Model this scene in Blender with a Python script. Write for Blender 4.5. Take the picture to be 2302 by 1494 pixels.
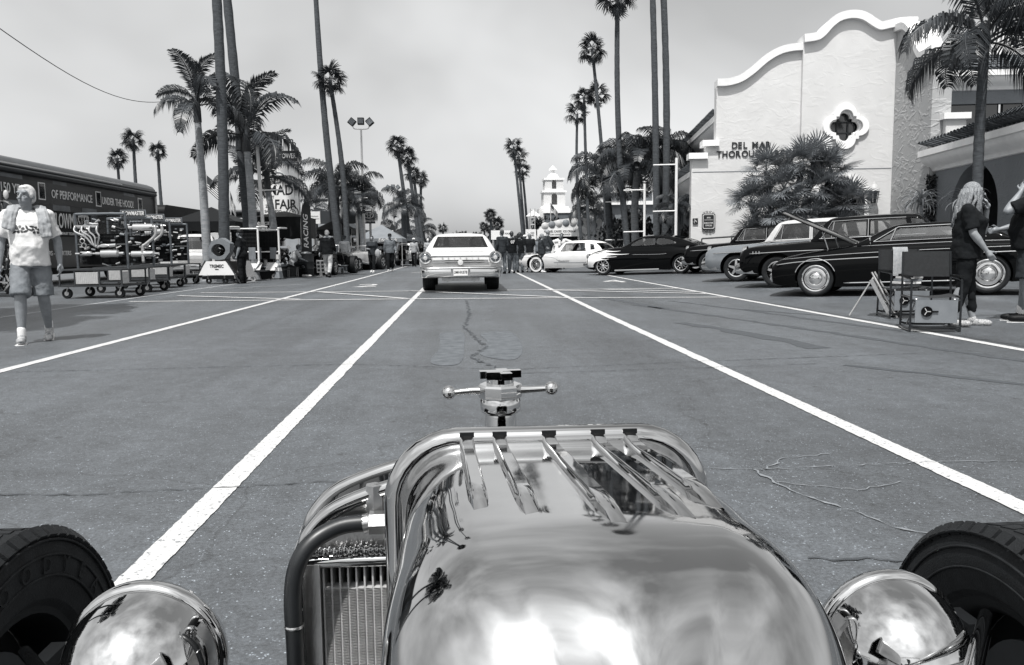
import bpy, bmesh, math, random
import numpy as np
from mathutils import Vector, Matrix
for o in list(bpy.data.objects): bpy.data.objects.remove(o)
S = bpy.context.scene
C = S.collection
PI = math.pi
def R(d): return math.radians(d)
# ------------------------------------------------------------ camera
cam = bpy.data.objects.new('camera', bpy.data.cameras.new('camera'))
C.objects.link(cam); S.camera = cam
_r, _u, _f = Vector((0.99807, -0.06122, -0.01044)), Vector((0.0167, 0.10259, 0.99458)), Vector((0.05982, 0.99284, -0.10342))
_m = Matrix((_r, _u, -_f)).transposed().to_4x4(); _m.translation = (0, 0, 1.0)
cam.matrix_world = _m
cam.data.sensor_width = 36; cam.data.lens = 28.15; cam.data.clip_start = 0.02; cam.data.clip_end = 3000
# ------------------------------------------------------------ sky, sun, exposure
SUN = Vector((-0.17, -0.40, 0.90)).normalized()
W = bpy.data.worlds.new('World'); S.world = W; W.use_nodes = True
nt = W.node_tree; nt.nodes.clear()
def N(t, **k):
    n = nt.nodes.new(t)
    for a, b in k.items(): setattr(n, a, b)
    return n
wo = N('ShaderNodeOutputWorld'); bg = N('ShaderNodeBackground')
sk = N('ShaderNodeTexSky', sky_type='NISHITA', sun_disc=False)
sk.sun_elevation = math.asin(SUN.z); sk.sun_rotation = math.atan2(SUN.x, SUN.y); sk.dust_density = 3.0; sk.air_density = 1.0
bw = N('ShaderNodeRGBToBW')
tc = N('ShaderNodeTexCoord'); sep = N('ShaderNodeSeparateXYZ')
nz = N('ShaderNodeTexNoise'); nz.inputs['Scale'].default_value = 2.0; nz.inputs['Detail'].default_value = 4; nz.inputs['Roughness'].default_value = 0.5; nz.inputs['Distortion'].default_value = 0.15
mp = N('ShaderNodeMapping'); mp.inputs['Scale'].default_value = (1.0, 1.0, 1.5); mp.inputs['Location'].default_value = (0.35, 0.2, 0.1)
rmp = N('ShaderNodeMapRange'); rmp.inputs['From Min'].default_value = 0.36; rmp.inputs['From Max'].default_value = 0.66
rmp.inputs['To Min'].default_value = -0.42; rmp.inputs['To Max'].default_value = 0.5
mul = N('ShaderNodeMath', operation='MULTIPLY')
mixv = N('ShaderNodeMath', operation='MULTIPLY_ADD'); mixv.inputs[1].default_value = 0.8; mixv.inputs[2].default_value = 1.8
comb = N('ShaderNodeCombineColor')
L = nt.links.new
L(sk.outputs[0], bw.inputs[0]); L(bw.outputs[0], mixv.inputs[0])
L(tc.outputs['Generated'], mp.inputs[0]); L(mp.outputs[0], nz.inputs['Vector']); L(nz.outputs['Fac'], rmp.inputs['Value'])
hz = N('ShaderNodeMapRange'); hz.inputs['From Min'].default_value = 0.0; hz.inputs['From Max'].default_value = 0.75; hz.inputs['To Min'].default_value = 0.25; hz.inputs['To Max'].default_value = 1.0
cl_ = N('ShaderNodeMath', operation='MULTIPLY_ADD'); cl_.inputs[2].default_value = 1.0                    # cloud relief fades into the horizon haze
L(tc.outputs['Generated'], sep.inputs[0]); L(sep.outputs[2], hz.inputs['Value']); L(rmp.outputs[0], cl_.inputs[0]); L(hz.outputs[0], cl_.inputs[1])
L(mixv.outputs[0], mul.inputs[0]); L(cl_.outputs[0], mul.inputs[1])
for i, k in enumerate((0.99, 1.0, 1.005)):
    mm = N('ShaderNodeMath', operation='MULTIPLY'); mm.inputs[1].default_value = k
    L(mul.outputs[0], mm.inputs[0]); L(mm.outputs[0], comb.inputs[i])
L(comb.outputs[0], bg.inputs[0]); bg.inputs[1].default_value = 0.15
L(bg.outputs[0], wo.inputs[0])
sun = bpy.data.objects.new('sun', bpy.data.lights.new('sun', 'SUN')); C.objects.link(sun)
sun.data.energy = 4.8; sun.data.angle = R(0.6); sun.data.color = (1.0, 0.985, 0.96)
sun.rotation_euler = (-SUN).to_track_quat('-Z', 'Y').to_euler(); sun.location = (-5, -8, 30)
vs = S.view_settings; vs.view_transform = 'Standard'; vs.look = 'None'; vs.exposure = 0.22; vs.gamma = 1.0; vs.use_curve_mapping = False
S.render.engine = 'CYCLES'
# ------------------------------------------------------------ materials
MATS = {}
def g3(v):
    t = max(0.0, 1-v/0.4); return (v*(1-0.12*t), v, v*(1+0.13*t), 1)
def mat(name, v=0.5, rough=0.6, metal=0.0, var=0.12, scale=6.0, bump=0.0, bscale=40.0, spec=0.5, coat=0.0, streak=None, v2=None, trans=0.0, tscale=None):
    """procedural grey material: base value varied by noise, optional relief"""
    if name in MATS: return MATS[name]
    m = bpy.data.materials.new(name); m.use_nodes = True; MATS[name] = m
    t = m.node_tree; b = t.nodes['Principled BSDF']; l = t.links.new
    def n(k): return t.nodes.new(k)
    co = n('ShaderNodeTexCoord'); mpg = n('ShaderNodeMapping'); l(co.outputs['Object'], mpg.inputs[0])
    if streak: mpg.inputs['Scale'].default_value = streak
    nz = n('ShaderNodeTexNoise'); nz.inputs['Scale'].default_value = scale; nz.inputs['Detail'].default_value = 5; nz.inputs['Roughness'].default_value = 0.6
    l(mpg.outputs[0], nz.inputs['Vector'])
    cr = n('ShaderNodeValToRGB'); l(nz.outputs['Fac'], cr.inputs[0])
    a, c = (v*(1-var), v*(1+var)) if v2 is None else (v, v2)
    cr.color_ramp.elements[0].position = 0.32; cr.color_ramp.elements[1].position = 0.68
    cr.color_ramp.elements[0].color = g3(a); cr.color_ramp.elements[1].color = g3(c)
    l(cr.outputs[0], b.inputs['Base Color'])
    b.inputs['Roughness'].default_value = rough; b.inputs['Metallic'].default_value = metal
    b.inputs['Specular IOR Level'].default_value = spec; b.inputs['Coat Weight'].default_value = coat; b.inputs['Coat Roughness'].default_value = 0.03
    if bump:
        nb = n('ShaderNodeTexNoise'); nb.inputs['Scale'].default_value = bscale; nb.inputs['Detail'].default_value = 4
        l(co.outputs['Object'], nb.inputs['Vector'])
        bp = n('ShaderNodeBump'); bp.inputs['Strength'].default_value = bump; bp.inputs['Distance'].default_value = 0.02
        l(nb.outputs['Fac'], bp.inputs['Height']); l(bp.outputs[0], b.inputs['Normal'])
    if trans:
        out = t.nodes['Material Output']; tr = n('ShaderNodeBsdfTranslucent'); mx = n('ShaderNodeMixShader'); mx.inputs[0].default_value = trans
        l(cr.outputs[0], tr.inputs[0]); l(b.outputs[0], mx.inputs[1]); l(tr.outputs[0], mx.inputs[2]); l(mx.outputs[0], out.inputs[0])
    return m
def glass(name, tint=0.5, fac=0.55):
    if name in MATS: return MATS[name]
    m = bpy.data.materials.new(name); m.use_nodes = True; MATS[name] = m
    t = m.node_tree; t.nodes.clear(); l = t.links.new
    out = t.nodes.new('ShaderNodeOutputMaterial'); tr = t.nodes.new('ShaderNodeBsdfTransparent'); gl = t.nodes.new('ShaderNodeBsdfGlossy')
    tr.inputs[0].default_value = g3(tint); gl.inputs['Roughness'].default_value = 0.02; gl.inputs[0].default_value = (0.95, 0.95, 0.95, 1)
    lf = t.nodes.new('ShaderNodeLayerWeight'); lf.inputs[0].default_value = 0.5; pw = t.nodes.new('ShaderNodeMath'); pw.operation = 'POWER'; pw.inputs[1].default_value = 4.5; l(lf.outputs['Facing'], pw.inputs[0]); lw = t.nodes.new('ShaderNodeMath'); lw.operation = 'MULTIPLY_ADD'; lw.inputs[1].default_value = 0.9; lw.inputs[2].default_value = 0.07; l(pw.outputs[0], lw.inputs[0])
    mx = t.nodes.new('ShaderNodeMixShader'); l(lw.outputs[0], mx.inputs[0]); l(tr.outputs[0], mx.inputs[1]); l(gl.outputs[0], mx.inputs[2]); l(mx.outputs[0], out.inputs[0])
    return m
chrome = mat('chrome', 0.62, 0.04, 1.0, 0.03, 3)
polish = mat('polished_aluminium', 0.5, 0.045, 1.0, 0.05, 14)
alu = mat('brushed_aluminium', 0.55, 0.28, 1.0, 0.1, 30, 0.05, 200)
def smudge(m, lo, hi, sc=9, wave=0.0):
    t = m.node_tree; b = t.nodes['Principled BSDF']; l = t.links.new; co = t.nodes.new('ShaderNodeTexCoord')
    z = t.nodes.new('ShaderNodeTexNoise'); z.inputs['Scale'].default_value = sc; z.inputs['Detail'].default_value = 8; z.inputs['Roughness'].default_value = 0.75; l(co.outputs['Object'], z.inputs['Vector'])
    r = t.nodes.new('ShaderNodeMapRange'); l(z.outputs['Fac'], r.inputs[0])
    for i, v in enumerate((0.45, 0.75, lo, hi)): r.inputs[i+1].default_value = v
    l(r.outputs[0], b.inputs['Roughness'])
    if wave:
        w = t.nodes.new('ShaderNodeTexNoise'); w.inputs['Scale'].default_value = 14; w.inputs['Detail'].default_value = 1; l(co.outputs['Object'], w.inputs['Vector'])
        bp = t.nodes.new('ShaderNodeBump'); bp.inputs['Strength'].default_value = wave; bp.inputs['Distance'].default_value = 0.004; l(w.outputs['Fac'], bp.inputs['Height']); l(bp.outputs[0], b.inputs['Normal'])
smudge(polish, 0.03, 0.16, 9, 0.12); smudge(chrome, 0.025, 0.12, 14)
steel = mat('steel', 0.35, 0.35, 0.9, 0.2, 20)
galv = mat('galvanised_steel', 0.5, 0.4, 0.6, 0.12, 12)
rubber = mat('tyre_rubber', 0.010, 0.7, 0, 0.35, 30, 0.15, 300, spec=0.25)
black = mat('black_paint', 0.002, 0.04, 0, 0.1, 4, spec=0.12)
blackm = mat('black_matt', 0.006, 0.55, 0, 0.3, 12, spec=0.15)
dark = mat('dark_grey', 0.022, 0.6, 0, 0.2, 12)
midg = mat('mid_grey', 0.16, 0.6, 0, 0.15, 8)
lightg = mat('light_grey', 0.42, 0.6, 0, 0.1, 8)
white = mat('white_paint', 0.66, 0.45, 0, 0.04, 5)
whitec = mat('white_car_paint', 0.52, 0.14, 0, 0.06, 3, spec=0.5)
greyc = mat('grey_car_paint', 0.14, 0.12, 0, 0.05, 3, coat=0.8)
silverc = mat('silver_car_paint', 0.42, 0.15, 0.3, 0.05, 3, coat=0.8)
red = mat('tail_lamp_lens', 0.09, 0.12, 0, 0.2, 40, spec=0.8)
skin = mat('skin', 0.19, 0.5, 0, 0.12, 18, 0.05, 80)
skin_l = mat('skin_light', 0.24, 0.5, 0, 0.1, 18, 0.05, 80)
cloth_w = mat('white_cotton', 0.58, 0.85, 0, 0.05, 6, 0.35, 9, spec=0.12)
cloth_g = mat('grey_cotton', 0.12, 0.9, 0, 0.12, 9, 0.35, 12, spec=0.12)
cloth_lg = mat('light_grey_cotton', 0.3, 0.9, 0, 0.1, 9, 0.35, 12, spec=0.12)
cloth_d = mat('dark_cotton', 0.03, 0.9, 0, 0.15, 9, 0.3, 12, spec=0.12)
cloth_k = mat('black_cotton', 0.009, 0.9, 0, 0.2, 9, 0.3, 12, spec=0.12)
denim = mat('denim', 0.085, 0.9, 0, 0.35, 7, 0.3, 14, spec=0.12)
denim_l = mat('pale_denim', 0.38, 0.9, 0, 0.2, 7, 0.3, 14, spec=0.12)
khaki = mat('khaki_cotton', 0.17, 0.9, 0, 0.18, 9, 0.6, 10, spec=0.12)
hair_w = mat('white_hair', 0.52, 0.6, 0, 0.12, 60, 0.4, 120)
hair_d = mat('dark_hair', 0.03, 0.5, 0, 0.3, 60, 0.4, 120)
hair_b = mat('fair_hair', 0.2, 0.45, 0, 0.45, 26, 0.7, 90, streak=(3, 3, 0.4))
cglass = glass('car_glass', 0.55); dglass = glass('dark_glass', 0.16)
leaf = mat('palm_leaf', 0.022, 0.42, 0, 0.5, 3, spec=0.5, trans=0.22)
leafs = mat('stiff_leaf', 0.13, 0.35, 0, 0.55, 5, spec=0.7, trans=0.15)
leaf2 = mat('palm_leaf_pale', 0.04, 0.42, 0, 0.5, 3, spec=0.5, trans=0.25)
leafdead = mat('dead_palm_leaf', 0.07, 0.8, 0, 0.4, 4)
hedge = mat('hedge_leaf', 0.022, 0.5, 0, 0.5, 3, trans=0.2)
bark = mat('palm_bark', 0.05, 0.9, 0, 0.4, 5, 0.8, 9, streak=(1, 1, 6))
barkl = mat('pale_palm_bark', 0.24, 0.85, 0, 0.25, 5, 0.5, 9, streak=(1, 1, 5))
ink = mat('black_print', 0.012, 0.5, 0, 0.1, 10)
paper = mat('white_print', 0.68, 0.5, 0, 0.03, 10)
# stucco with trowelled relief
def stucco(name, v, scale=2.2, strength=0.6, dist=0.05):
    m = mat(name, v, 0.88, 0, 0.05, 1.2)
    t = m.node_tree; b = t.nodes['Principled BSDF']; l = t.links.new
    co = t.nodes.new('ShaderNodeTexCoord'); mpg = t.nodes.new('ShaderNodeMapping'); mpg.inputs['Scale'].default_value = (1, 1, 1.9); mpg.inputs['Rotation'].default_value = (0.2, 0.35, 0)
    l(co.outputs['Object'], mpg.inputs[0])
    a = t.nodes.new('ShaderNodeTexNoise'); a.inputs['Scale'].default_value = scale; a.inputs['Detail'].default_value = 3; a.inputs['Roughness'].default_value = 0.45; a.inputs['Distortion'].default_value = 1.4
    l(mpg.outputs[0], a.inputs['Vector'])
    r = t.nodes.new('ShaderNodeValToRGB'); r.color_ramp.elements[0].position = 0.5; r.color_ramp.elements[1].position = 0.62
    l(a.outputs['Fac'], r.inputs[0])
    f = t.nodes.new('ShaderNodeTexNoise'); f.inputs['Scale'].default_value = 60; l(co.outputs['Object'], f.inputs['Vector'])
    ad = t.nodes.new('ShaderNodeMath'); ad.operation = 'MULTIPLY_ADD'; ad.inputs[1].default_value = 0.12; l(f.outputs['Fac'], ad.inputs[0]); l(r.outputs[0], ad.inputs[2])
    bp = t.nodes.new('ShaderNodeBump'); bp.inputs['Strength'].default_value = strength; bp.inputs['Distance'].default_value = dist
    l(ad.outputs[0], bp.inputs['Height']); l(bp.outputs[0], b.inputs['Normal'])
    return m
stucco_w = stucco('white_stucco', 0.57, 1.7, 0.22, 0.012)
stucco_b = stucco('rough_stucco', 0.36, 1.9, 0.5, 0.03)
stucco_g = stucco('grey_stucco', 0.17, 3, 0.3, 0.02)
trim = mat('cast_stone_trim', 0.78, 0.7, 0, 0.05, 4, 0.1, 30)
clay = mat('clay_tile', 0.09, 0.8, 0, 0.4, 5, 0.2, 30)
# ------------------------------------------------------------ mesh helpers
class MB:
    def __init__(s): s.v = []; s.f = []
    def add(s, v, f):
        o = len(s.v); s.v += [tuple(map(float, p)) for p in v]; s.f += [tuple(i+o for i in q) for q in f]; return s
    def box(s, c, d, rz=0.0, mtx=None):
        x, y, z = d[0]/2, d[1]/2, d[2]/2
        v = [Vector((a, b, e)) for e in (-z, z) for a, b in ((-x, -y), (x, -y), (x, y), (-x, y))]
        M = mtx if mtx is not None else Matrix.Rotation(rz, 3, 'Z')
        v = [M @ p + Vector(c) for p in v]
        return s.add(v, [(3,2,1,0), (4,5,6,7), (0,1,5,4), (1,2,6,5), (2,3,7,6), (3,0,4,7)])
    def bar(s, p, q, w, h=None):
        """rectangular bar from p to q, width w across, height h"""
        p, q = Vector(p), Vector(q); d = q-p; ln = d.length; h = h or w
        M = d.to_track_quat('Y', 'Z').to_matrix()
        return s.box((p+q)/2, (w, ln, h), mtx=M)
    def tube(s, pts, r, n=8, closed=False, cap=True):
        P = [Vector(p) for p in pts]; k = len(P)
        rs = r if isinstance(r, (list, tuple)) else [r]*k
        V = []; F = []; up = None
        for i, p in enumerate(P):
            a = P[(i-1) % k] if (i or closed) else P[0]; b = P[(i+1) % k] if (i < k-1 or closed) else P[-1]
            d = (b-a).normalized() if (b-a).length > 1e-9 else Vector((0, 0, 1))
            if up is None: up = Vector((0, 0, 1)) if abs(d.z) < 0.9 else Vector((1, 0, 0))
            x = d.cross(up); x = x.normalized() if x.length > 1e-6 else d.orthogonal().normalized()
            up = x.cross(d).normalized()
            for j in range(n):
                t = 2*PI*j/n; V.append(p+(x*math.cos(t)+up*math.sin(t))*rs[i])
        m = k if closed else k-1
        for i in range(m):
            i2 = (i+1) % k
            for j in range(n): F.append((i*n+j, i*n+(j+1) % n, i2*n+(j+1) % n, i2*n+j))
        if cap and not closed: F += [tuple(range(n))[::-1], tuple((k-1)*n+j for j in range(n))]
        return s.add(V, F)
    def cyl(s, p, q, r, r2=None, n=14): return s.tube([p, q], [r, r if r2 is None else r2], n)
    def lathe(s, prof, o=(0, 0, 0), ax='Z', n=24, closed=False):
        """prof: (radius, height) along axis ax"""
        V = []; F = []; k = len(prof)
        for r, h in prof:
            for j in range(n):
                t = 2*PI*j/n; a, b = r*math.cos(t), r*math.sin(t)
                V.append({'Z': (a, b, h), 'Y': (a, h, b), 'X': (h, a, b)}[ax])
        V = [(p[0]+o[0], p[1]+o[1], p[2]+o[2]) for p in V]
        for i in range(k if closed else k-1):
            i2 = (i+1) % k
            for j in range(n): F.append((i*n+j, i*n+(j+1) % n, i2*n+(j+1) % n, i2*n+j))
        return s.add(V, F)
    def sph(s, c, r, n=16, m=10, mtx=None):
        r = (r, r, r) if not isinstance(r, (list, tuple)) else r
        V = []; F = []
        for i in range(m+1):
            a = PI*i/m
            for j in range(n):
                t = 2*PI*j/n; V.append(Vector((r[0]*math.sin(a)*math.cos(t), r[1]*math.sin(a)*math.sin(t), r[2]*math.cos(a))))
        if mtx is not None: V = [mtx @ p for p in V]
        V = [p+Vector(c) for p in V]
        for i in range(m):
            for j in range(n): F.append((i*n+j, (i+1)*n+j, (i+1)*n+(j+1) % n, i*n+(j+1) % n))
        return s.add(V, F)
    def cap(s, p, q, r, r2, n=12):
        """tapered capsule (closed)"""
        p, q = Vector(p), Vector(q); d = q-p; ln = d.length
        if ln < 1e-6: return s.sph(p, max(r, r2), n, 8)
        M = d.to_track_quat('Z', 'Y').to_matrix(); prof = []
        for i in range(5): a = PI/2*i/4; prof.append((max(1e-4, r*math.sin(a)), -r*math.cos(a)))
        for i in range(5): a = PI/2*i/4; prof.append((max(1e-4, r2*math.cos(a)), ln+r2*math.sin(a)))
        V = []; F = []
        for rr, h in prof:
            for j in range(n): t = 2*PI*j/n; V.append(M @ Vector((rr*math.cos(t), rr*math.sin(t), h))+p)
        for i in range(len(prof)-1):
            for j in range(n): F.append((i*n+j, i*n+(j+1) % n, (i+1)*n+(j+1) % n, (i+1)*n+j))
        F += [tuple(range(n))[::-1], tuple((len(prof)-1)*n+j for j in range(n))]
        return s.add(V, F)
    def grid(s, A, cu=False, cv=False):
        A = [[Vector(p) for p in row] for row in A]; n, m = len(A), len(A[0]); F = []
        for i in range(n if cu else n-1):
            for j in range(m if cv else m-1):
                a, b = (i+1) % n, (j+1) % m; F.append((i*m+j, a*m+j, a*m+b, i*m+b))
        return s.add([p for row in A for p in row], F)
    def poly(s, pts): return s.add(pts, [tuple(range(len(pts)))])
    def prism(s, pts, vec):
        """closed extrusion of a planar polygon along vec"""
        n = len(pts); v = Vector(vec); P = [Vector(p) for p in pts]
        return s.add(P+[p+v for p in P], [tuple(range(n))[::-1], tuple(range(n, 2*n))]+[(i, (i+1) % n, n+(i+1) % n, n+i) for i in range(n)])
    def xf(s, M):
        s.v = [tuple(M @ Vector(p)) for p in s.v]; return s
    def mesh(s, name, smooth=40):
        me = bpy.data.meshes.new(name); me.from_pydata(s.v, [], s.f); me.update()
        if smooth:
            me.shade_smooth()
            if smooth < 179: me.set_sharp_from_angle(angle=R(smooth))
        return me
def link(name, data, m=None, parent=None, loc=None, rot=None, sc=None):
    o = bpy.data.objects.new(name, data); C.objects.link(o)
    if m is not None and data is not None and len(data.materials) == 0: data.materials.append(m)
    if parent is not None: o.parent = parent
    if loc is not None: o.location = loc
    if rot is not None: o.rotation_euler = rot
    if sc is not None: o.scale = sc if isinstance(sc, (tuple, list)) else (sc, sc, sc)
    return o
def obj(name, mb, m, parent=None, smooth=40, loc=None, rot=None, sc=None, fix=True):
    me = mb.mesh(name, smooth)
    if fix:
        b = bmesh.new(); b.from_mesh(me); bmesh.ops.recalc_face_normals(b, faces=b.faces); b.to_mesh(me); b.free()
        if smooth: me.shade_smooth(); (me.set_sharp_from_angle(angle=R(smooth)) if smooth < 179 else None)
    return link(name, me, m, parent, loc, rot, sc)
def thing(name, label, cat, loc=(0, 0, 0), rz=0.0, group=None):
    o = link(name, None, None, None, loc, (0, 0, rz)); o['label'] = label; o['category'] = cat
    if group: o['group'] = group
    return o
def tag(o, label, cat, group=None):
    o['label'] = label; o['category'] = cat
    if group: o['group'] = group
    return o
def struct(name, mb, m, smooth=30, kind='structure', **k):
    o = obj(name, mb, m, smooth=smooth, **k); o['kind'] = kind; return o
PEND = []; CUT = []
def cutter(mb, m):
    o = obj('cutter', mb, m, smooth=0); CUT.append(o); return o
def boolean(o, c, op='DIFFERENCE'):
    md = o.modifiers.new('b', 'BOOLEAN'); md.object = c; md.operation = op; md.solver = 'EXACT'
    try: md.material_mode = 'TRANSFER'
    except Exception: pass
    if o not in PEND: PEND.append(o)
def slab(outer, holes=(), th=0.1, smooth=30):
    """2-D outline with holes -> thick plate in its local xy plane, returns MB"""
    cu = bpy.data.curves.new('s', 'CURVE'); cu.dimensions = '2D'; cu.fill_mode = 'BOTH'; cu.extrude = th/2
    for ring in [outer]+list(holes):
        sp = cu.splines.new('POLY'); sp.points.add(len(ring)-1)
        for p, q in zip(sp.points, ring): p.co = (q[0], q[1], 0, 1)
        sp.use_cyclic_u = True
    o = bpy.data.objects.new('s', cu); me = bpy.data.meshes.new_from_object(o)
    mb = MB().add([v.co[:] for v in me.vertices], [tuple(p.vertices) for p in me.polygons])
    bpy.data.objects.remove(o); bpy.data.curves.remove(cu); bpy.data.meshes.remove(me)
    return mb
def text(name, s, m, parent, loc, rot, size, ext=0.004, sx=1.0, align='CENTER', off=0.0, shear=0.0):
    cu = bpy.data.curves.new('t', 'FONT'); cu.body = s; cu.size = size; cu.extrude = ext; cu.align_x = align; cu.align_y = 'CENTER'; cu.offset = off; cu.shear = shear
    cu.resolution_u = 3
    o = bpy.data.objects.new('t', cu); me = bpy.data.meshes.new_from_object(o); me.name = name
    bpy.data.objects.remove(o); bpy.data.curves.remove(cu)
    return link(name, me, m, parent, loc, rot, (sx, 1, 1))
def arc(cx, cy, r, a0, a1, n, ry=None):
    ry = r if ry is None else ry
    return [(cx+r*math.cos(R(a0+(a1-a0)*i/n)), cy+ry*math.sin(R(a0+(a1-a0)*i/n))) for i in range(n+1)]
def cr(pts, k=6, closed=False):
    """catmull-rom through points"""
    P = [Vector(p) for p in pts]; n = len(P); out = []
    for i in range(n if closed else n-1):
        a = P[(i-1) % n] if (i or closed) else P[0]; b = P[i]; c = P[(i+1) % n]; d = P[(i+2) % n] if (i+2 < n or closed) else P[-1]
        for j in range(k):
            t = j/k; out.append(0.5*((2*b)+(c-a)*t+(2*a-5*b+4*c-d)*t*t+(-a+3*b-3*c+d)*t**3))
    if not closed: out.append(P[-1])
    return out
def interp(x, xs, ys):
    return float(np.interp(x, xs, ys))
def sm(x, xs, ys):
    """monotone cubic-ish interpolation"""
    xs = np.array(xs, float); ys = np.array(ys, float); i = int(np.clip(np.searchsorted(xs, x)-1, 0, len(xs)-2))
    d = np.diff(ys)/np.diff(xs); m = np.zeros(len(xs)); m[0] = d[0]; m[-1] = d[-1]
    for k in range(1, len(xs)-1): m[k] = 0 if d[k-1]*d[k] <= 0 else 2*d[k-1]*d[k]/(d[k-1]+d[k])
    h = xs[i+1]-xs[i]; t = (min(max(x, xs[0]), xs[-1])-xs[i])/h
    return float((2*t**3-3*t*t+1)*ys[i]+(t**3-2*t*t+t)*h*m[i]+(-2*t**3+3*t*t)*ys[i+1]+(t**3-t*t)*h*m[i+1])
# ============================================================ GROUND
def asphalt():
    m = bpy.data.materials.new('asphalt'); m.use_nodes = True; t = m.node_tree; b = t.nodes['Principled BSDF']; l = t.links.new
    def n(k, **kw):
        x = t.nodes.new(k)
        for a, v in kw.items(): setattr(x, a, v)
        return x
    co = n('ShaderNodeTexCoord')
    def noise(sc, det=4, rough=0.6, stretch=None, dist=0.0, loc=None):
        mp = n('ShaderNodeMapping'); l(co.outputs['Object'], mp.inputs[0])
        if stretch: mp.inputs['Scale'].default_value = stretch
        if loc: mp.inputs['Location'].default_value = loc
        z = n('ShaderNodeTexNoise'); z.inputs['Scale'].default_value = sc; z.inputs['Detail'].default_value = det; z.inputs['Roughness'].default_value = rough; z.inputs['Distortion'].default_value = dist
        l(mp.outputs[0], z.inputs['Vector']); return z.outputs['Fac']
    def rng(x, a, b_, c, d):
        r = n('ShaderNodeMapRange'); l(x, r.inputs[0])
        for i, v in enumerate((a, b_, c, d)): r.inputs[i+1].default_value = v
        return r.outputs[0]
    def mul(x, y):
        r = n('ShaderNodeMath', operation='MULTIPLY'); l(x, r.inputs[0]); l(y, r.inputs[1]); return r.outputs[0]
    big = rng(noise(0.45, 5, 0.6), 0.3, 0.7, 0.74, 1.26)
    mid = rng(noise(5.0, 6, 0.7), 0.3, 0.7, 0.76, 1.24)
    fine = rng(noise(60, 4, 0.75), 0.3, 0.7, 0.5, 1.5)
    track = rng(noise(0.9, 4, 0.55, (1.6, 0.09, 1), 0.6), 0.38, 0.6, 0.8, 1.1)
    grit = rng(noise(17, 5, 0.75), 0.32, 0.68, 0.8, 1.2)
    v = mul(mul(mul(big, mid), grit), mul(fine, track))
    # pale aggregate chips
    vo = n('ShaderNodeTexVoronoi'); vo.inputs['Scale'].default_value = 75; l(co.outputs['Object'], vo.inputs['Vector'])
    chip = rng(vo.outputs['Distance'], 0.12, 0.26, 1.0, 0.0)
    gate = rng(noise(23, 2, 0.5), 0.5, 0.6, 0.0, 1.0)
    chips = mul(chip, gate)
    # dark pits and gum spots
    vo2 = n('ShaderNodeTexVoronoi'); vo2.inputs['Scale'].default_value = 3.2; l(co.outputs['Object'], vo2.inputs['Vector'])
    spot = rng(vo2.outputs['Distance'], 0.05, 0.085, 0.45, 1.0)
    v = mul(v, spot)
    # hairline crazing
    mp = n('ShaderNodeMapping'); l(co.outputs['Object'], mp.inputs[0])
    wv = n('ShaderNodeTexNoise'); wv.inputs['Scale'].default_value = 1.7; wv.inputs['Detail'].default_value = 5; l(co.outputs['Object'], wv.inputs['Vector'])
    va = n('ShaderNodeVectorMath', operation='MULTIPLY_ADD'); va.inputs[1].default_value = (0.9, 0.9, 0.9); l(wv.outputs['Color'], va.inputs[0]); l(mp.outputs[0], va.inputs[2])
    vo3 = n('ShaderNodeTexVoronoi', feature='DISTANCE_TO_EDGE'); vo3.inputs['Scale'].default_value = 0.42; l(va.outputs[0], vo3.inputs['Vector'])
    crack = rng(vo3.outputs['Distance'], 0.0, 0.006, 0.62, 1.0)
    v = mul(v, crack)
    base = n('ShaderNodeMath', operation='MULTIPLY_ADD'); l(v, base.inputs[0]); base.inputs[1].default_value = 0.064
    cm = n('ShaderNodeMath', operation='MULTIPLY'); l(chips, cm.inputs[0]); cm.inputs[1].default_value = 0.3; l(cm.outputs[0], base.inputs[2])
    cc = n('ShaderNodeCombineColor')
    for i, k in enumerate((0.9, 1.0, 1.11)):
        mm = n('ShaderNodeMath', operation='MULTIPLY'); mm.inputs[1].default_value = k; l(base.outputs[0], mm.inputs[0]); l(mm.outputs[0], cc.inputs[i])
    l(cc.outputs[0], b.inputs['Base Color']); b.inputs['Roughness'].default_value = 0.52; b.inputs['Specular IOR Level'].default_value = 1.0
    bp = n('ShaderNodeBump'); bp.inputs['Strength'].default_value = 0.5; bp.inputs['Distance'].default_value = 0.006
    l(fine, bp.inputs['Height']); l(bp.outputs[0], b.inputs['Normal'])
    return m
def worn(name, v, wear=0.5):
    m = mat(name, v, 0.75, 0, 0.06, 20)
    t = m.node_tree; l = t.links.new; b = t.nodes['Principled BSDF']
    co = t.nodes.new('ShaderNodeTexCoord'); z = t.nodes.new('ShaderNodeTexNoise'); z.inputs['Scale'].default_value = 42; z.inputs['Detail'].default_value = 6; z.inputs['Roughness'].default_value = 0.75
    l(co.outputs['Object'], z.inputs['Vector'])
    r = t.nodes.new('ShaderNodeValToRGB'); r.color_ramp.elements[0].position = wear; r.color_ramp.elements[1].position = wear+0.07
    r.color_ramp.elements[0].color = g3(v); r.color_ramp.elements[1].color = g3(0.11)
    l(z.outputs['Fac'], r.inputs[0]); l(r.outputs[0], b.inputs['Base Color'])
    return m
asph = asphalt(); paint = worn('road_paint', 0.44, 0.56); paint2 = worn('worn_road_paint', 0.32, 0.5)
g = MB().grid([[(x, y, 0) for y in (-150, -20, 0, 10, 25, 60, 150, 900)] for x in (-600, -60, -12, -3, 3, 12, 60, 600)])
struct('road', g, asph, 0)
rnd = random.Random(5)
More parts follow.
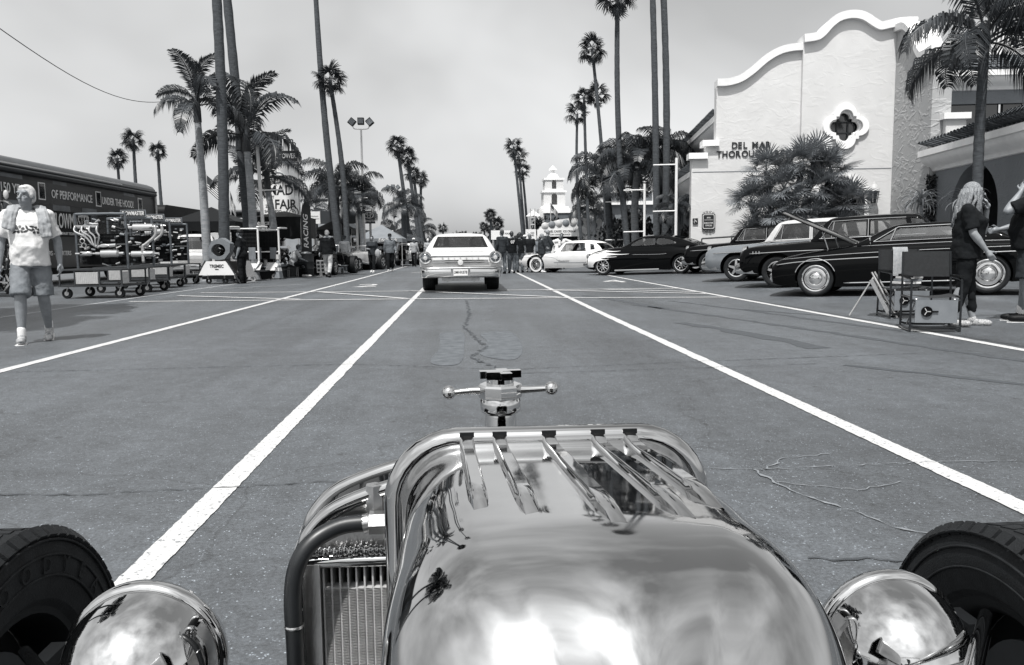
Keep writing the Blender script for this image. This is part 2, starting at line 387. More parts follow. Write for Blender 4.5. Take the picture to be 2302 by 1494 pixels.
def ribbon(pts, w, z=0.004, jag=0.0, step=0.15, rag=None):
    """flat irregular strip along a path"""
    P = [Vector((p[0], p[1], 0)) for p in pts]; out = []
    for a, b in zip(P, P[1:]):
        k = max(1, int((b-a).length/step))
        out += [a+(b-a)*i/k for i in range(k)]
    out.append(P[-1]); A = []
    for i, p in enumerate(out):
        d = (out[min(i+1, len(out)-1)]-out[max(i-1, 0)]).normalized(); nrm = Vector((-d.y, d.x, 0))
        p = p+nrm*rnd.uniform(-jag, jag); r1 = rag if rag is not None else w*0.05
        A.append([p+nrm*(w/2+rnd.uniform(-r1, r1))+Vector((0, 0, z)), p-nrm*(w/2+rnd.uniform(-r1, r1))+Vector((0, 0, z))])
    return MB().grid(A)
def marking(name, pts, w, m=None, **k):
    o = obj(name, ribbon(pts, w, **k), m or paint, smooth=0, fix=False); o['kind'] = 'structure'; return o
marking('lane_line', [(-1.02, -3), (-1.03, 6)], 0.105, step=0.03, rag=0.003)
marking('lane_line', [(-1.03, 6), (-1.035, 20), (-1.0, 70)], 0.105)
marking('lane_line', [(2.10, -3), (2.12, 7)], 0.105, step=0.03, rag=0.003)
marking('lane_line', [(2.12, 7), (2.13, 12), (2.3, 36), (2.4, 70)], 0.11)
marking('lane_line', [(-4.12, -3), (-3.98, 8), (-3.72, 28), (-3.4, 70)], 0.115)
marking('lane_line', [(5.2, -3), (5.28, 8), (5.32, 26.5), (5.4, 32)], 0.115)
marking('parking_line', [(-7.4, 9), (-7.35, 20), (-7.0, 33), (-6.7, 60)], 0.11, paint2)
marking('crossing_line', [(-6.9, 17.0), (-1, 16.55), (2.1, 16.2), (5.3, 15.65)], 0.15, z=0.008)
marking('crossing_line', [(-6.5, 20.3), (-1.06, 19.75), (2.2, 19.5), (5.35, 19.35)], 0.15, z=0.008)
for a, b in (((-6.6, 19.0), (-3.4, 16.9)), ((-3.6, 20.0), (-1.2, 16.7)), ((-1.3, 19.8), (2.0, 16.4)), ((1.9, 19.4), (5.2, 16.9)), ((3.3, 19.4), (5.35, 17.6))):
    marking('crossing_line', [a, b], 0.14, z=0.012)
marking('parking_line', [(-6.6, 22.5), (-4.9, 24.6)], 0.11, paint2, z=0.006)
marking('parking_line', [(-5.0, 34), (-4.4, 36.2)], 0.11, paint2, z=0.006)
marking('stop_line', [(-2.3, 36), (-1.05, 36)], 0.3, z=0.006)
for s, x, y in (('2', -2.75, 23.2), ('4', 4.55, 24.0)):
    o = text('lane_number', s, paint, None, (x, y, 0.006), (0, 0, 0), 1.0, 0.0005); o.scale = (1.5, 2.6, 1); o['kind'] = 'structure'
# seams and repaired cracks
pale = mat('crack_filler', 0.17, 0.9, 0, 0.3, 20); tar = mat('tar_seam', 0.045, 0.7, 0, 0.3, 20)
def crack(pts, w, m, jag=0.02, z=0.005): 
    o = obj('crack', ribbon([(x+rnd.uniform(-.01, .01), y+rnd.uniform(-.01, .01)) for x, y in pts], w, z, jag*0.6, 0.035, w*0.8), m, smooth=0, fix=False); o['kind'] = 'structure'
    return o
crack([(0.75, 3.62), (1.05, 3.5), (1.33, 3.44), (2.2, 3.5), (3.2, 3.4)], 0.0045, pale)
crack([(1.33, 3.44), (1.5, 3.62), (1.75, 3.68)], 0.005, pale)
crack([(1.3, 3.45), (1.32, 3.2), (1.36, 3.05), (1.46, 2.86), (1.5, 2.72), (1.6, 2.6)], 0.011, pale)
crack([(1.32, 3.25), (1.6, 3.12), (1.85, 3.2)], 0.004, pale)
crack([(1.6, 2.6), (1.8, 2.5), (2.4, 2.35)], 0.0045, pale)
crack([(1.1, 2.42), (1.5, 2.38), (2.6, 2.5)], 0.009, tar)
crack([(-4.5, 3.6), (-1.6, 3.35), (-0.4, 3.45)], 0.007, tar)
crack([(-4, 7.0), (-1, 7.1), (0.4, 6.6), (2, 6.85), (4.2, 7.1)], 0.009, tar)
crack([(0.2, 6.35), (1.6, 6.45), (3.0, 6.6)], 0.008, tar)
crack([(0.05, 15.9), (0.1, 12.5), (0.02, 10.2), (0.22, 8.2), (0.05, 7.4), (0.3, 6.7)], 0.022, mat('faint_seam', 0.058, .8, 0, .3, 20), 0.05)
def stain(pts, m, z):
    o = obj('stain', MB().poly([(x, y, z) for x, y in [tuple(p[:2]) for p in cr([(a, b, 0) for a, b in pts], 5, True)]]), m, smooth=0); o['kind'] = 'structure'; return o
patch = mat('pale_patch', 0.088, 0.9, 0, 0.3, 9)
stain([(-0.28, 9.6), (-0.02, 9.7), (0.0, 8.2), (-0.05, 7.0), (-0.3, 7.1), (-0.25, 8.3)], patch, 0.0030)
stain([(0.2, 9.5), (0.55, 9.7), (0.6, 8.2), (0.45, 7.2), (0.15, 7.6), (0.25, 8.6)], patch, 0.0030)
skid = mat('tyre_mark', 0.05, 0.8, 0, 0.25, 14)
for a, b, w in (((3.0, 14), (4.9, 6.0), 0.12), ((3.9, 14.8), (5.1, 9.0), 0.1), ((2.9, 10.5), (3.5, 7.6), 0.2), ((4.5, 12.5), (6.8, 7.8), 0.1), ((3.2, 6.5), (4.6, 4.4), 0.1), ((2.6, 17), (3.3, 13.0), 0.16)):
    o = obj('tyre_mark', ribbon([a, ((a[0]*2+b[0])/3+0.06, (a[1]*2+b[1])/3), b], w, 0.0025, 0.02, 0.2, w*0.3), skid, smooth=0, fix=False); o['kind'] = 'structure'
# ============================================================ HOT ROD (the camera looks over its engine)
HR = thing('hot_rod', 'open hot rod with polished intake scoop, bullet headlights and bare front tyres, nearest the viewer', 'hot rod', (0.07, 1.09, 0))
HO = (-0.07, -1.09, 0)
def hp(name, mb, m, parent=None, smooth=40, **k):
    return obj(name, mb, m, parent or HR, smooth, loc=HO if parent is None else None, **k)
# --- intake scoop
def scoop_sec(d, n=40, grow=0.0):
    """section at distance d behind the lip, list of points left-bottom over top to right-bottom"""
    xc = 0.084+0.004*d; y = 0.80-d
    w = sm(d, (0, 0.03, 0.08, 0.30, 0.36, 0.41, 0.45, 0.49), (0.155, 0.143, 0.139, 0.140, 0.138, 0.126, 0.104, 0.062))+grow
    zt = sm(d, (0, 0.03, 0.10, 0.26, 0.32, 0.355, 0.385, 0.415, 0.445, 0.47, 0.49), (0.808, 0.803, 0.808, 0.819, 0.824, 0.820, 0.807, 0.784, 0.748, 0.70, 0.64))+grow
    crown = interp(d, (0, 0.1, 0.33, 0.42), (0.0, 0.002, 0.006, 0.016))
    rc = interp(d, (0, 0.2, 0.36, 0.45), (0.062, 0.058, 0.075, 0.09)); zb = 0.60
    P = []
    for i in range(5): P.append((xc-w, y, zb+(zt-rc-zb)*i/5))
    for i in range(9):
        a = R(180-90*i/8); P.append((xc-w+rc+rc*math.cos(a), y, zt-rc+rc*math.sin(a)))
    for i in range(1, 12):
        t = i/12; P.append((xc-w+rc+(2*w-2*rc)*t, y, zt+crown*math.sin(PI*t)))
    for i in range(9):
        a = R(90-90*i/8); P.append((xc+w-rc+rc*math.cos(a), y, zt-rc+rc*math.sin(a)))
    for i in range(4, -1, -1): P.append((xc+w, y, zb+(zt-rc-zb)*i/5))
    return P
ds = [0, 0.012, 0.025, 0.04, 0.06, 0.09, 0.13, 0.18, 0.23, 0.27, 0.30, 0.325, 0.345, 0.365, 0.385, 0.40, 0.415, 0.43, 0.445, 0.46, 0.47, 0.48, 0.49]
A = [scoop_sec(d) for d in ds]
mb = MB().grid(A)
sc = hp('intake_scoop', mb, polish, smooth=180)
sc.modifiers.new('s', 'SUBSURF').render_levels = 2; sc.modifiers['s'].levels = 2; PEND.append(sc)
hp('scoop_lip', MB().tube([(p[0], p[1]+0.004, p[2]-0.002) for p in scoop_sec(0, grow=0.0)], 0.0135, 14), polish, sc, 180)
hp('scoop_throat', MB().grid([[(p[0], 0.80, p[2]) for p in scoop_sec(0, grow=-0.012)], [(p[0], 0.5, min(p[2], 0.76)) for p in scoop_sec(0.1, grow=-0.04)]]), blackm, sc)
for off, d1 in ((-0.083, 0.25), (-0.05, 0.28), (0, 0.315), (0.05, 0.295), (0.083, 0.255)):
    A = []; n_ = 16
    for i in range(n_+1):
        d = 0.004+d1*i/n_; xc = 0.084+0.035*d; x = xc+off
        sec = scoop_sec(d); zs = float(np.interp(x, [p[0] for p in sec[5:33]], [p[2] for p in sec[5:33]]))
        f = i/n_; h = 0.0075*(1 if f < 0.8 else 1-((f-0.8)/0.2)**2)-0.0006; w = 0.0062*(1 if f < 0.93 else 0.8); y = 0.80-d
        A.append([(x-w-0.0022, y, zs-0.003), (x-w, y, zs+h*0.8), (x-w*0.72, y, zs+h), (x+w*0.72, y, zs+h), (x+w, y, zs+h*0.8), (x+w+0.0022, y, zs-0.003)])
    r_ = hp('scoop_rib', MB().grid(A), polish, sc, 38)
    p0 = A[0][2]; hp('rib_socket', MB().box((p0[0]+0.0045, 0.7935, p0[2]-0.001), (0.0145, 0.003, 0.007)), blackm, r_)
# --- throttle body, blower and engine under the scoop
hp('throttle_body', MB().box((0.09, 0.50, 0.56), (0.22, 0.3, 0.09)).box((0.09, 0.5, 0.50), (0.25, 0.34, 0.05)), alu)
hp('engine_block', MB().box((0.09, 0.5, 0.34), (0.34, 0.6, 0.28)).box((0.09, 0.5, 0.47), (0.24, 0.5, 0.05)), dark)
for s in (-1, 1):
    hp('valve_cover', MB().box((0.09+s*0.19, 0.48, 0.42), (0.1, 0.5, 0.09), mtx=Matrix.Rotation(s*0.6, 3, 'Y')), polish)
    hp('exhaust_header', MB().tube(cr([(0.09+s*0.24, 0.65, 0.34), (0.09+s*0.34, 0.62, 0.3), (0.09+s*0.38, 0.4, 0.24), (0.09+s*0.4, -0.2, 0.22)], 5), 0.026, 10), chrome)
    hp('frame_rail', MB().bar((0.07+s*0.3, -1.6, 0.2), (0.07+s*0.24, 1.12, 0.24), 0.055, 0.1), black)
# --- radiator
RX = 0.068; hw = 0.262
rad = hp('radiator', MB().box((RX-hw-0.018, 1.07, 0.40), (0.03, 0.06, 0.37)).box((RX+hw+0.018, 1.07, 0.40), (0.03, 0.06, 0.37)).box((RX, 1.07, 0.205), (2*hw+0.09, 0.07, 0.03)), alu)
zt = 0.586
hp('lower_tank_bar', MB().cyl((RX-hw-0.035, 1.05, zt), (RX+hw+0.035, 1.05, zt), 0.009), polish, rad)
bead = [(RX-hw-0.03+i*0.0068, 1.046+0.002*math.sin(i*1.7), zt+0.016+0.0015*math.sin(i*2.3)) for i in range(int((2*hw+0.06)/0.0068))]
mb = MB()
for i, p in enumerate(bead): mb.sph(p, (0.0058, 0.007, 0.0075), 8, 5)
o = hp('weld_bead', mb, polish, rad); o['kind'] = 'stuff'
prof = cr([(RX-hw-0.03, 0, 0.592), (RX-hw-0.014, 0, 0.628), (RX-hw+0.022, 0, 0.660), (RX-0.165, 0, 0.687), (RX-0.08, 0, 0.703), (RX, 0, 0.708), (RX+0.08, 0, 0.703), (RX+0.165, 0, 0.687), (RX+hw-0.022, 0, 0.660), (RX+hw+0.014, 0, 0.628), (RX+hw+0.03, 0, 0.592)], 5)
hp('top_tank', MB().prism([(p[0]*0.985+RX*0.015, 1.055, p[2]-0.012) for p in prof], (0, 0.055, 0)), alu, rad, 30)
hp('tank_bead', MB().tube([(p[0], 1.052, p[2]) for p in prof], 0.0105, 12), polish, rad, 180)
hp('shell_rim', MB().tube([(p[0]-0.004, 1.125, p[2]+0.004) for p in prof], 0.012, 12), polish, rad, 180)
hp('shell', MB().grid([[(p[0]-0.002, 1.05, p[2]+0.004) for p in prof], [(p[0]-0.004, 1.125, p[2]+0.008) for p in prof]]), black, rad, 60)
nt_ = 49; tubeme = MB().box((0, 0, 0), (0.0022, 0.05, 0.375)).mesh('core_tube', 0)
for i in range(nt_):
    link('core_tube', tubeme, lightg, rad, (RX-hw+2*hw*i/(nt_-1), 1.075, 0.395))
mb = MB(); fw = 2*hw/(nt_-1); rows = 74
for i in range(nt_-1):
    x0 = RX-hw+fw*i+0.0012; x1 = x0+fw-0.0024; pts = []
    for r in range(rows):
        z = 0.215+0.335*r/rows; zz = 0.335/rows
        pts += [(x0, z), (x1, z+zz*0.15), (x1, z+zz*0.5), (x0, z+zz*0.65)]
    mb.grid([[(x, 1.047, z), (x, 1.07, z)] for x, z in pts])
o = hp('cooling_fins', mb, mat('bare_fin', 0.5, 0.4, 0.3, 0.15, 40), rad, 0, fix=False); o['kind'] = 'stuff'
hp('core_back', MB().box((RX, 1.095, 0.395), (2*hw, 0.004, 0.37)), blackm, rad)
hp('mounting_flange', MB().box((RX-hw-0.027, 1.035, 0.50), (0.006, 0.012, 0.14)), polish, rad)
hp('hose_fitting', MB().cyl((-0.095, 1.03, 0.645), (-0.128, 1.03, 0.645), 0.0155, n=6).cyl((-0.128, 1.03, 0.645), (-0.136, 1.03, 0.644), 0.0125).cyl((-0.10, 1.04, 0.645), (-0.10, 1.04, 0.61), 0.012).cyl((-0.123, 1.05, 0.655), (-0.123, 1.05, 0.69), 0.012, n=6), alu, rad)
hp('coolant_hose', MB().tube(cr([(-0.13, 1.03, 0.645), (-0.165, 1.025, 0.643), (-0.197, 1.01, 0.630), (-0.216, 1.0, 0.605), (-0.224, 1.0, 0.565), (-0.224, 1.0, 0.51), (-0.219, 1.0, 0.40), (-0.16, 0.9, 0.28)], 6), 0.0115, 12), mat('black_hose', 0.012, 0.4, 0, 0.2, 30), rad, 180)
hp('cable_tie', MB().lathe([(0.0118, -0.002), (0.0128, 0), (0.0118, 0.002)], (-0.224, 1.0, 0.522), 'Z', 14), alu, rad)
# --- radiator cap with T handle
cx, cy = 0.049, 1.10
cap_ = hp('radiator_cap', MB().lathe([(0.0, 0.715), (0.0235, 0.715), (0.0225, 0.765), (0.0215, 0.772), (0.0275, 0.776), (0.0285, 0.779), (0.0285, 0.792), (0.026, 0.796), (0.0, 0.796)], (cx, cy, 0), 'Z', 36), chrome)
hp('handle_hub', MB().lathe([(0.0, 0.795), (0.0295, 0.795), (0.0305, 0.798), (0.0305, 0.811), (0.029, 0.814), (0.0, 0.814)], (cx, cy, 0), 'Z', 8), chrome, cap_, 20)
hp('cap_neck', MB().lathe([(0.0, 0.813), (0.019, 0.813), (0.019, 0.822), (0.0, 0.822)], (cx, cy, 0), 'Z', 24), chrome, cap_)
hp('wing_nut', MB().box((cx-0.008, cy-0.006, 0.8275), (0.022, 0.022, 0.0105)).box((cx, cy, 0.828), (0.0575, 0.014, 0.010), 0.12).box((cx+0.005, cy-0.002, 0.8275), (0.016, 0.05, 0.0095), 0.12), chrome, cap_, 0)
for s, zz in ((-1, 0.803), (1, 0.806)):
    bar_ = hp('handle_bar', MB().tube([(cx+s*0.028, cy, 0.805), (cx+s*0.04, cy, 0.805), (cx+s*0.064, cy, zz)], [0.0058, 0.0048, 0.0042], 12), chrome, cap_)
    hp('handle_ball', MB().sph((cx+s*0.0715, cy, zz), 0.0098, 24, 16), chrome, bar_, 180)
# --- headlights
def headlight(x, z, y, s):
    h = hp('headlight', MB().lathe([(0.0002, -0.115), (0.02, -0.113), (0.042, -0.104), (0.062, -0.088), (0.078, -0.066), (0.088, -0.04), (0.093, -0.012), (0.094, 0.0)], (x, y, z), 'Y', 56), chrome, smooth=180)
    h.rotation_euler = (0, 0, 0)
    hp('bezel', MB().lathe([(0.094, -0.004), (0.099, -0.002), (0.1015, 0.006), (0.1, 0.016), (0.092, 0.02), (0.088, 0.018)], (x, y, z), 'Y', 56), chrome, h, 180)
    hp('lens', MB().lathe([(0.09, 0.017), (0.06, 0.026), (0.0002, 0.03)], (x, y, z), 'Y', 40), lightg, h, 180)
    hp('stand', MB().tube(cr([(x, y-0.03, z-0.09), (x, y, z-0.14), (0.07+s*0.29, y+0.08, 0.24)], 5), 0.013, 10), chrome, h)
headlight(-0.409, 0.488, 0.99, -1); headlight(0.561, 0.468, 0.99, 1)
# --- front tyres
def tyre_profile(rad, w, rim, groove=0.006):
    h = w/2
    pr = [(rim, -h*0.78), (rim+0.012, -h*0.9), (rim+(rad-rim)*0.45, -h*1.02), (rad*0.93, -h*0.99), (rad*0.965, -h*0.93), (rad*0.985, -h*0.84)]
    n = 5
    for i in range(n):
        a = -h*0.78+(2*h*0.78)*i/n; b = -h*0.78+(2*h*0.78)*(i+1)/n; e = 0.0035
        pr += [(rad*(1-0.012*abs(a/h)**2), a+e), (rad*(1-0.012*abs(b/h)**2), b-e)]
        if i < n-1: pr += [(rad-groove, b-e+0.001), (rad-groove, b+e-0.001)]
    pr += [(rad*0.985, h*0.84), (rad*0.965, h*0.93), (rad*0.93, h*0.99), (rad+(rim-rad)*0.55, h*1.02), (rim+0.012, h*0.9), (rim, h*0.78)]
    return pr
def front_wheel(x, s, y):
    R0, w = (0.305 if s < 0 else 0.298), 0.195
    t = hp('front_tyre', MB().lathe(tyre_profile(R0, w, 0.19), (x, y, R0-0.004), 'X', 96), rubber, smooth=25)
    blk = MB()
    for k in range(66):
        a = 2*PI*k/66
        for e in (-1, 1):
            M = Matrix.Rotation(a, 3, 'X')
            c = M @ Vector((e*w*0.455, 0, R0*0.975))
            blk.box((x+c.x, y+c.y, R0-0.004+c.z), (0.02, 0.021, 0.014), mtx=M @ Matrix.Rotation(e*0.75, 3, 'Y'))
    for k in range(66):
        a = 2*PI*(k+0.5)/66; M = Matrix.Rotation(a, 3, 'X')
        for q in (-0.048, -0.016, 0.016, 0.048):
            c = M @ Vector((q, 0, R0-0.0028)); blk.box((x+c.x, y+c.y, R0-0.004+c.z), (0.026, 0.022, 0.006), mtx=M @ Matrix.Rotation(0.25, 3, 'Z'))
    o = hp('tread_block', blk, rubber, t, 0); o['kind'] = 'stuff'
    for rr in (0.232, 0.262, 0.284): hp('sidewall_ring', MB().tube([(x-s*w*0.505, y+rr*math.cos(2*PI*i/72), R0+rr*math.sin(2*PI*i/72)) for i in range(72)], 0.0022, 6, closed=True), rubber, t, 180)
    for i, ch in enumerate('GOODYEAR' if s < 0 else ''):
        a = R(116-13*i) if s < 0 else R(64+13*i); rr = 0.247
        p = (x-s*(w*0.5+0.004), y+rr*math.cos(a), R0+rr*math.sin(a))
        M = Matrix.Rotation(a-PI/2, 4, 'X') @ Matrix.Rotation(PI/2, 4, 'Z') @ Matrix.Rotation(PI/2, 4, 'X') if s < 0 else Matrix.Rotation(a-PI/2, 4, 'X') @ Matrix.Rotation(-PI/2, 4, 'Z') @ Matrix.Rotation(PI/2, 4, 'X')
        o = text('sidewall_letter', ch, rubber, t, p, M.to_euler(), 0.034, 0.0006)
    rim_ = hp('wheel_rim', MB().lathe([(0.19, w*0.4), (0.178, w*0.4), (0.17, w*0.3), (0.165, -w*0.3), (0.178, -w*0.4), (0.192, -w*0.4)], (x, y, R0), 'X', 48), blackm, t, 60)
    hp('wheel_disc', MB().lathe([(0.167, 0.0), (0.11, s*0.02), (0.06, s*0.03), (0.0002, s*0.035)], (x, y, R0), 'X', 40), blackm, rim_)
    hp('brake_disc', MB().lathe([(0.0002, -s*0.02), (0.125, -s*0.02), (0.125, -s*0.032), (0.0002, -s*0.032)], (x, y, R0), 'X', 40), dark, rim_)
    hp('brake_caliper', MB().box((x-s*0.03, y-0.09, R0+0.06), (0.06, 0.07, 0.12)), blackm, rim_)
    hp('spindle', MB().cyl((x-s*0.02, y, R0), (x-s*0.13, y, R0-0.03), 0.022).box((x-s*0.1, y, R0-0.02), (0.04, 0.06, 0.16)), blackm, t)
front_wheel(-0.716, -1, 1.115); front_wheel(0.845, 1, 1.045)
hp('front_axle', MB().tube(cr([(-0.58, 1.09, 0.27), (-0.35, 1.09, 0.24), (0.07, 1.09, 0.2), (0.49, 1.09, 0.24), (0.72, 1.09, 0.27)], 5), 0.026, 12), chrome)
for s in (-1, 1):
    for dz in (0.0, -0.035):
        hp('radius_rod', MB().tube([(0.07+s*0.63, 1.0, 0.50+dz*0.7), (0.07+s*0.515, 0.85, 0.53+dz), (0.07+s*0.40, 0.70, 0.55+dz*1.4)], 0.0085, 12), chrome)
    hp('rod_bracket', MB().box((0.07+s*0.60, 1.0, 0.40), (0.02, 0.05, 0.2)), blackm)
    hp('shock_absorber', MB().cyl((0.07+s*0.50, 1.08, 0.26), (0.07+s*0.36, 1.06, 0.34), 0.022), blackm)
# --- body tub around the driver, behind the lens
hp('cowl', MB().grid([[(0.07+0.38*math.cos(R(a))*sx, y, zb+zh*math.sin(R(a))) for a in range(0, 181, 12)] for y, sx, zb, zh in ((0.12, 0.95, 0.38, 0.27), (-0.1, 1.1, 0.36, 0.36), (-0.32, 1.25, 0.36, 0.42))]), black, smooth=60)
for s in (-1, 1):
    hp('body_side', MB().grid([[(0.07+s*w, y, z) for z, w in ((0.25, 0.42), (0.45, 0.48), (0.66, 0.5), (0.76, 0.48))] for y in (-0.32, -0.7, -1.1, -1.5)]), black, smooth=60)
    hp('windshield_post', MB().cyl((0.07+s*0.46, -0.30, 0.74), (0.07+s*0.44, -0.38, 1.12), 0.012), chrome)
hp('windshield_frame', MB().tube(cr([(-0.37, -0.38, 1.12), (-0.33, -0.385, 1.15), (0.07, -0.39, 1.16), (0.47, -0.385, 1.15), (0.51, -0.38, 1.12)], 5), 0.012), chrome)
hp('seat', MB().box((0.07, -1.25, 0.62), (0.85, 0.18, 0.5)).box((0.07, -0.95, 0.42), (0.85, 0.55, 0.16)), blackm)
for s in (-1, 1):
    rt = hp('rear_tyre', MB().lathe(tyre_profile(0.37, 0.32, 0.2), (0.07+s*0.78, -1.75, 0.366), 'X', 72), rubber, smooth=25)
    hp('rear_rim', MB().lathe([(0.2, s*0.14), (0.18, s*0.13), (0.17, s*0.05), (0.06, s*0.07), (0.0002, s*0.09)], (0.07+s*0.78, -1.75, 0.366), 'X', 40), chrome, rt)
# ============================================================ PALMS AND PLANTS
prnd = random.Random(11)
def fan_frond(seed, segs=22, droop=0.5, pet=0.48, spread=125, wid=0.028, fold=0.25, sag=0.25):
    """unit-length fan leaf along +x from the crown's heart"""
    q = random.Random(seed); mb = MB()
    c = [Vector((pet*t, 0, 0.10*math.sin(PI*t*0.6)-sag*0.25*t*t)) for t in (0, .35, .7, 1)]
    mb.tube(c, [0.012, 0.009, 0.007, 0.006], 4, cap=False)
    e = c[-1]; bl = 1-pet
    for i in range(segs):
        a = R(-spread+2*spread*i/(segs-1)+q.uniform(-3, 3)); ln = bl*(1-0.28*(abs(a)/R(spread))**2)*q.uniform(0.9, 1.06)
        d = Vector((math.cos(a), math.sin(a), -fold*abs(math.sin(a)))); n = Vector((-math.sin(a), math.cos(a), 0))
        w = wid*(1.0 if abs(a) < 2 else 0.8)
        p0 = e; p1 = e+d*ln*0.5+Vector((0, 0, -0.04*droop)); p2 = e+d*ln*0.8+Vector((0, 0, -0.14*droop*q.uniform(.6, 1.4))); p3 = e+d*ln*(1-0.1*droop)+Vector((0, 0, -0.30*droop*q.uniform(.6, 1.5)))
        k = len(mb.v); v = [p0-n*0.004, p0+n*0.004, p1-n*w, p1+n*w, p2-n*w*0.7, p2+n*w*0.7, p3]
        mb.add(v, [(0, 1, 3, 2), (2, 3, 5, 4), (4, 5, 6)])
    return mb.mesh('frond', 0)
def feather_frond(seed, rise=0.5, drop=0.9, n=34, leaf_l=0.33, hang=0.7, wid=0.011):
    """unit-length feather leaf arching out along +x"""
    q = random.Random(seed); mb = MB(); pts = []
    p = Vector((0, 0, 0)); ang = rise*1.45; k = 18
    for i in range(k+1):
        pts.append(p.copy()); ang -= (drop+rise)*1.5/k*(0.5+i/k); p = p+Vector((math.cos(ang), 0, math.sin(ang)))/k
    mb.tube(pts, [0.013*(1-i/k)+0.0025 for i in range(k+1)], 4, cap=False)
    for i in range(n):
        t = 0.16+0.82*(i+0.5)/n; f = t*k; j = min(int(f), k-1); b = pts[j].lerp(pts[j+1], f-j); d = (pts[j+1]-pts[j]).normalized()
        ll = leaf_l*(math.sin(PI*(0.12+0.8*t)))*q.uniform(.85, 1.12)
        for s in (-1, 1):
            o = (d*0.55+Vector((0, s*0.85, q.uniform(-.05, .25)))).normalized(); m = b+o*ll*0.5; e = b+o*ll*(1-0.3*hang)+Vector((0, 0, -ll*hang*q.uniform(.6, 1.1)))
            w = d*wid; mb.add([b-w*0.5, b+w*0.5, m+w, m-w, e], [(0, 1, 2, 3), (3, 2, 4)])
    return mb.mesh('frond', 0)
FAN = [fan_frond(s, 22, dr, 0.46) for s, dr in ((1, 0.3), (2, 0.7), (3, 1.2), (4, 0.5))]
FANDEAD = [fan_frond(s, 14, 1.6, 0.4, 90) for s in (7, 8)]
STIFF = [fan_frond(s, 19, 0.15, 0.42, 112, 0.019, 0.05, 0.1) for s in (21, 22, 23)]
FEA = [feather_frond(31, 0.85, 0.55, 46), feather_frond(32, 0.6, 0.9, 46), feather_frond(33, 0.35, 1.1, 46), feather_frond(34, 0.75, 1.0, 46)]
KING = [feather_frond(41, 0.95, 0.25, 40, 0.24, 0.25, 0.013), feather_frond(42, 0.7, 0.75, 40, 0.25, 0.55, 0.013), feather_frond(43, 0.4, 0.9, 40, 0.26, 0.8, 0.013)]
for me in FAN: me.materials.append(leaf)
for me in FANDEAD: me.materials.append(leafdead)
for me in FEA+KING: me.materials.append(leaf2)
for me in STIFF: me.materials.append(leafs)
def trunk_mesh(base, top, r0, r1, flare=1.5, rings=40, n=12, bulge=None):
    b, t = Vector(base), Vector(top); pts = []; rs = []
    bend = Vector((prnd.uniform(-.2, .2), prnd.uniform(-.2, .2), 0))
    for i in range(rings+1):
        f = i/rings; pts.append(b.lerp(t, f)+bend*math.sin(PI*f)); r = r0+(r1-r0)*f
        if f < 0.08: r *= 1+(flare-1)*(1-f/0.08)**2
        rs.append(r*(1+0.05*(i % 2)+prnd.uniform(-.025, .025)))
    return MB().tube(pts, rs, n)
def palm(name, label, base, top, r0, r1, kind, R_, nf, group, bk=None, lean=None, seed=0, skirt=0, lo=-35, hi=80):
    q = random.Random(seed*7+3); bz = Vector(base)
    th = thing(name, label, 'palm tree', base, q.uniform(0, 6.28), group); rz = th.rotation_euler.z
    M = Matrix.Rotation(-rz, 3, 'Z'); tp = M @ (Vector(top)-bz)
    obj('trunk', trunk_mesh((0, 0, 0), tp, r0, r1), bk or bark, th, 60)
    if kind == 'king':
        obj('crown_shaft', MB().tube([tp-Vector((0, 0, .1)), tp+Vector((0, 0, .35)), tp+Vector((0, 0, .8))], [r1*1.25, r1*1.15, r1*0.5], 12), leaf2, th, 60); tp = tp+Vector((0, 0, .65))
    lib = {'fan': FAN, 'fea': FEA, 'king': KING, 'stiff': STIFF}[kind]
    for i in range(nf):
        az = i*2.39996+q.uniform(-.25, .25); f = (i+0.5)/nf; el = R(hi+(lo-hi)*f**0.8+q.uniform(-9, 9))
        if kind == 'fan' or kind == 'stiff': me = lib[q.randrange(len(lib))]; s = R_*q.uniform(.85, 1.1)
        else:
            me = lib[min(len(lib)-1, int(f*len(lib)))]; s = R_*q.uniform(.85, 1.12); el = R((40-62*f if kind == 'king' else 18-42*f)+q.uniform(-8, 8))
        link('frond', me, None, th, tp+Vector((0, 0, -0.12*f*R_)), Matrix.Rotation(az, 4, 'Z').to_3x3().to_4x4().__matmul__(Matrix.Rotation(-el, 4, 'Y')).__matmul__(Matrix.Rotation(q.uniform(-.5, .5), 4, 'X')).to_euler(), s)
    for i in range(skirt):
        az = q.uniform(0, 6.28); el = R(q.uniform(-88, -60))
        link('dead_frond', FANDEAD[i % 2], None, th, tp+Vector((0, 0, -0.25*R_)), (Matrix.Rotation(az, 4, 'Z') @ Matrix.Rotation(-el, 4, 'Y')).to_euler(), R_*q.uniform(.6, .85))
    return th
TALL = 'tall fan palms along the street'; FEAT = 'feather palms along the street'
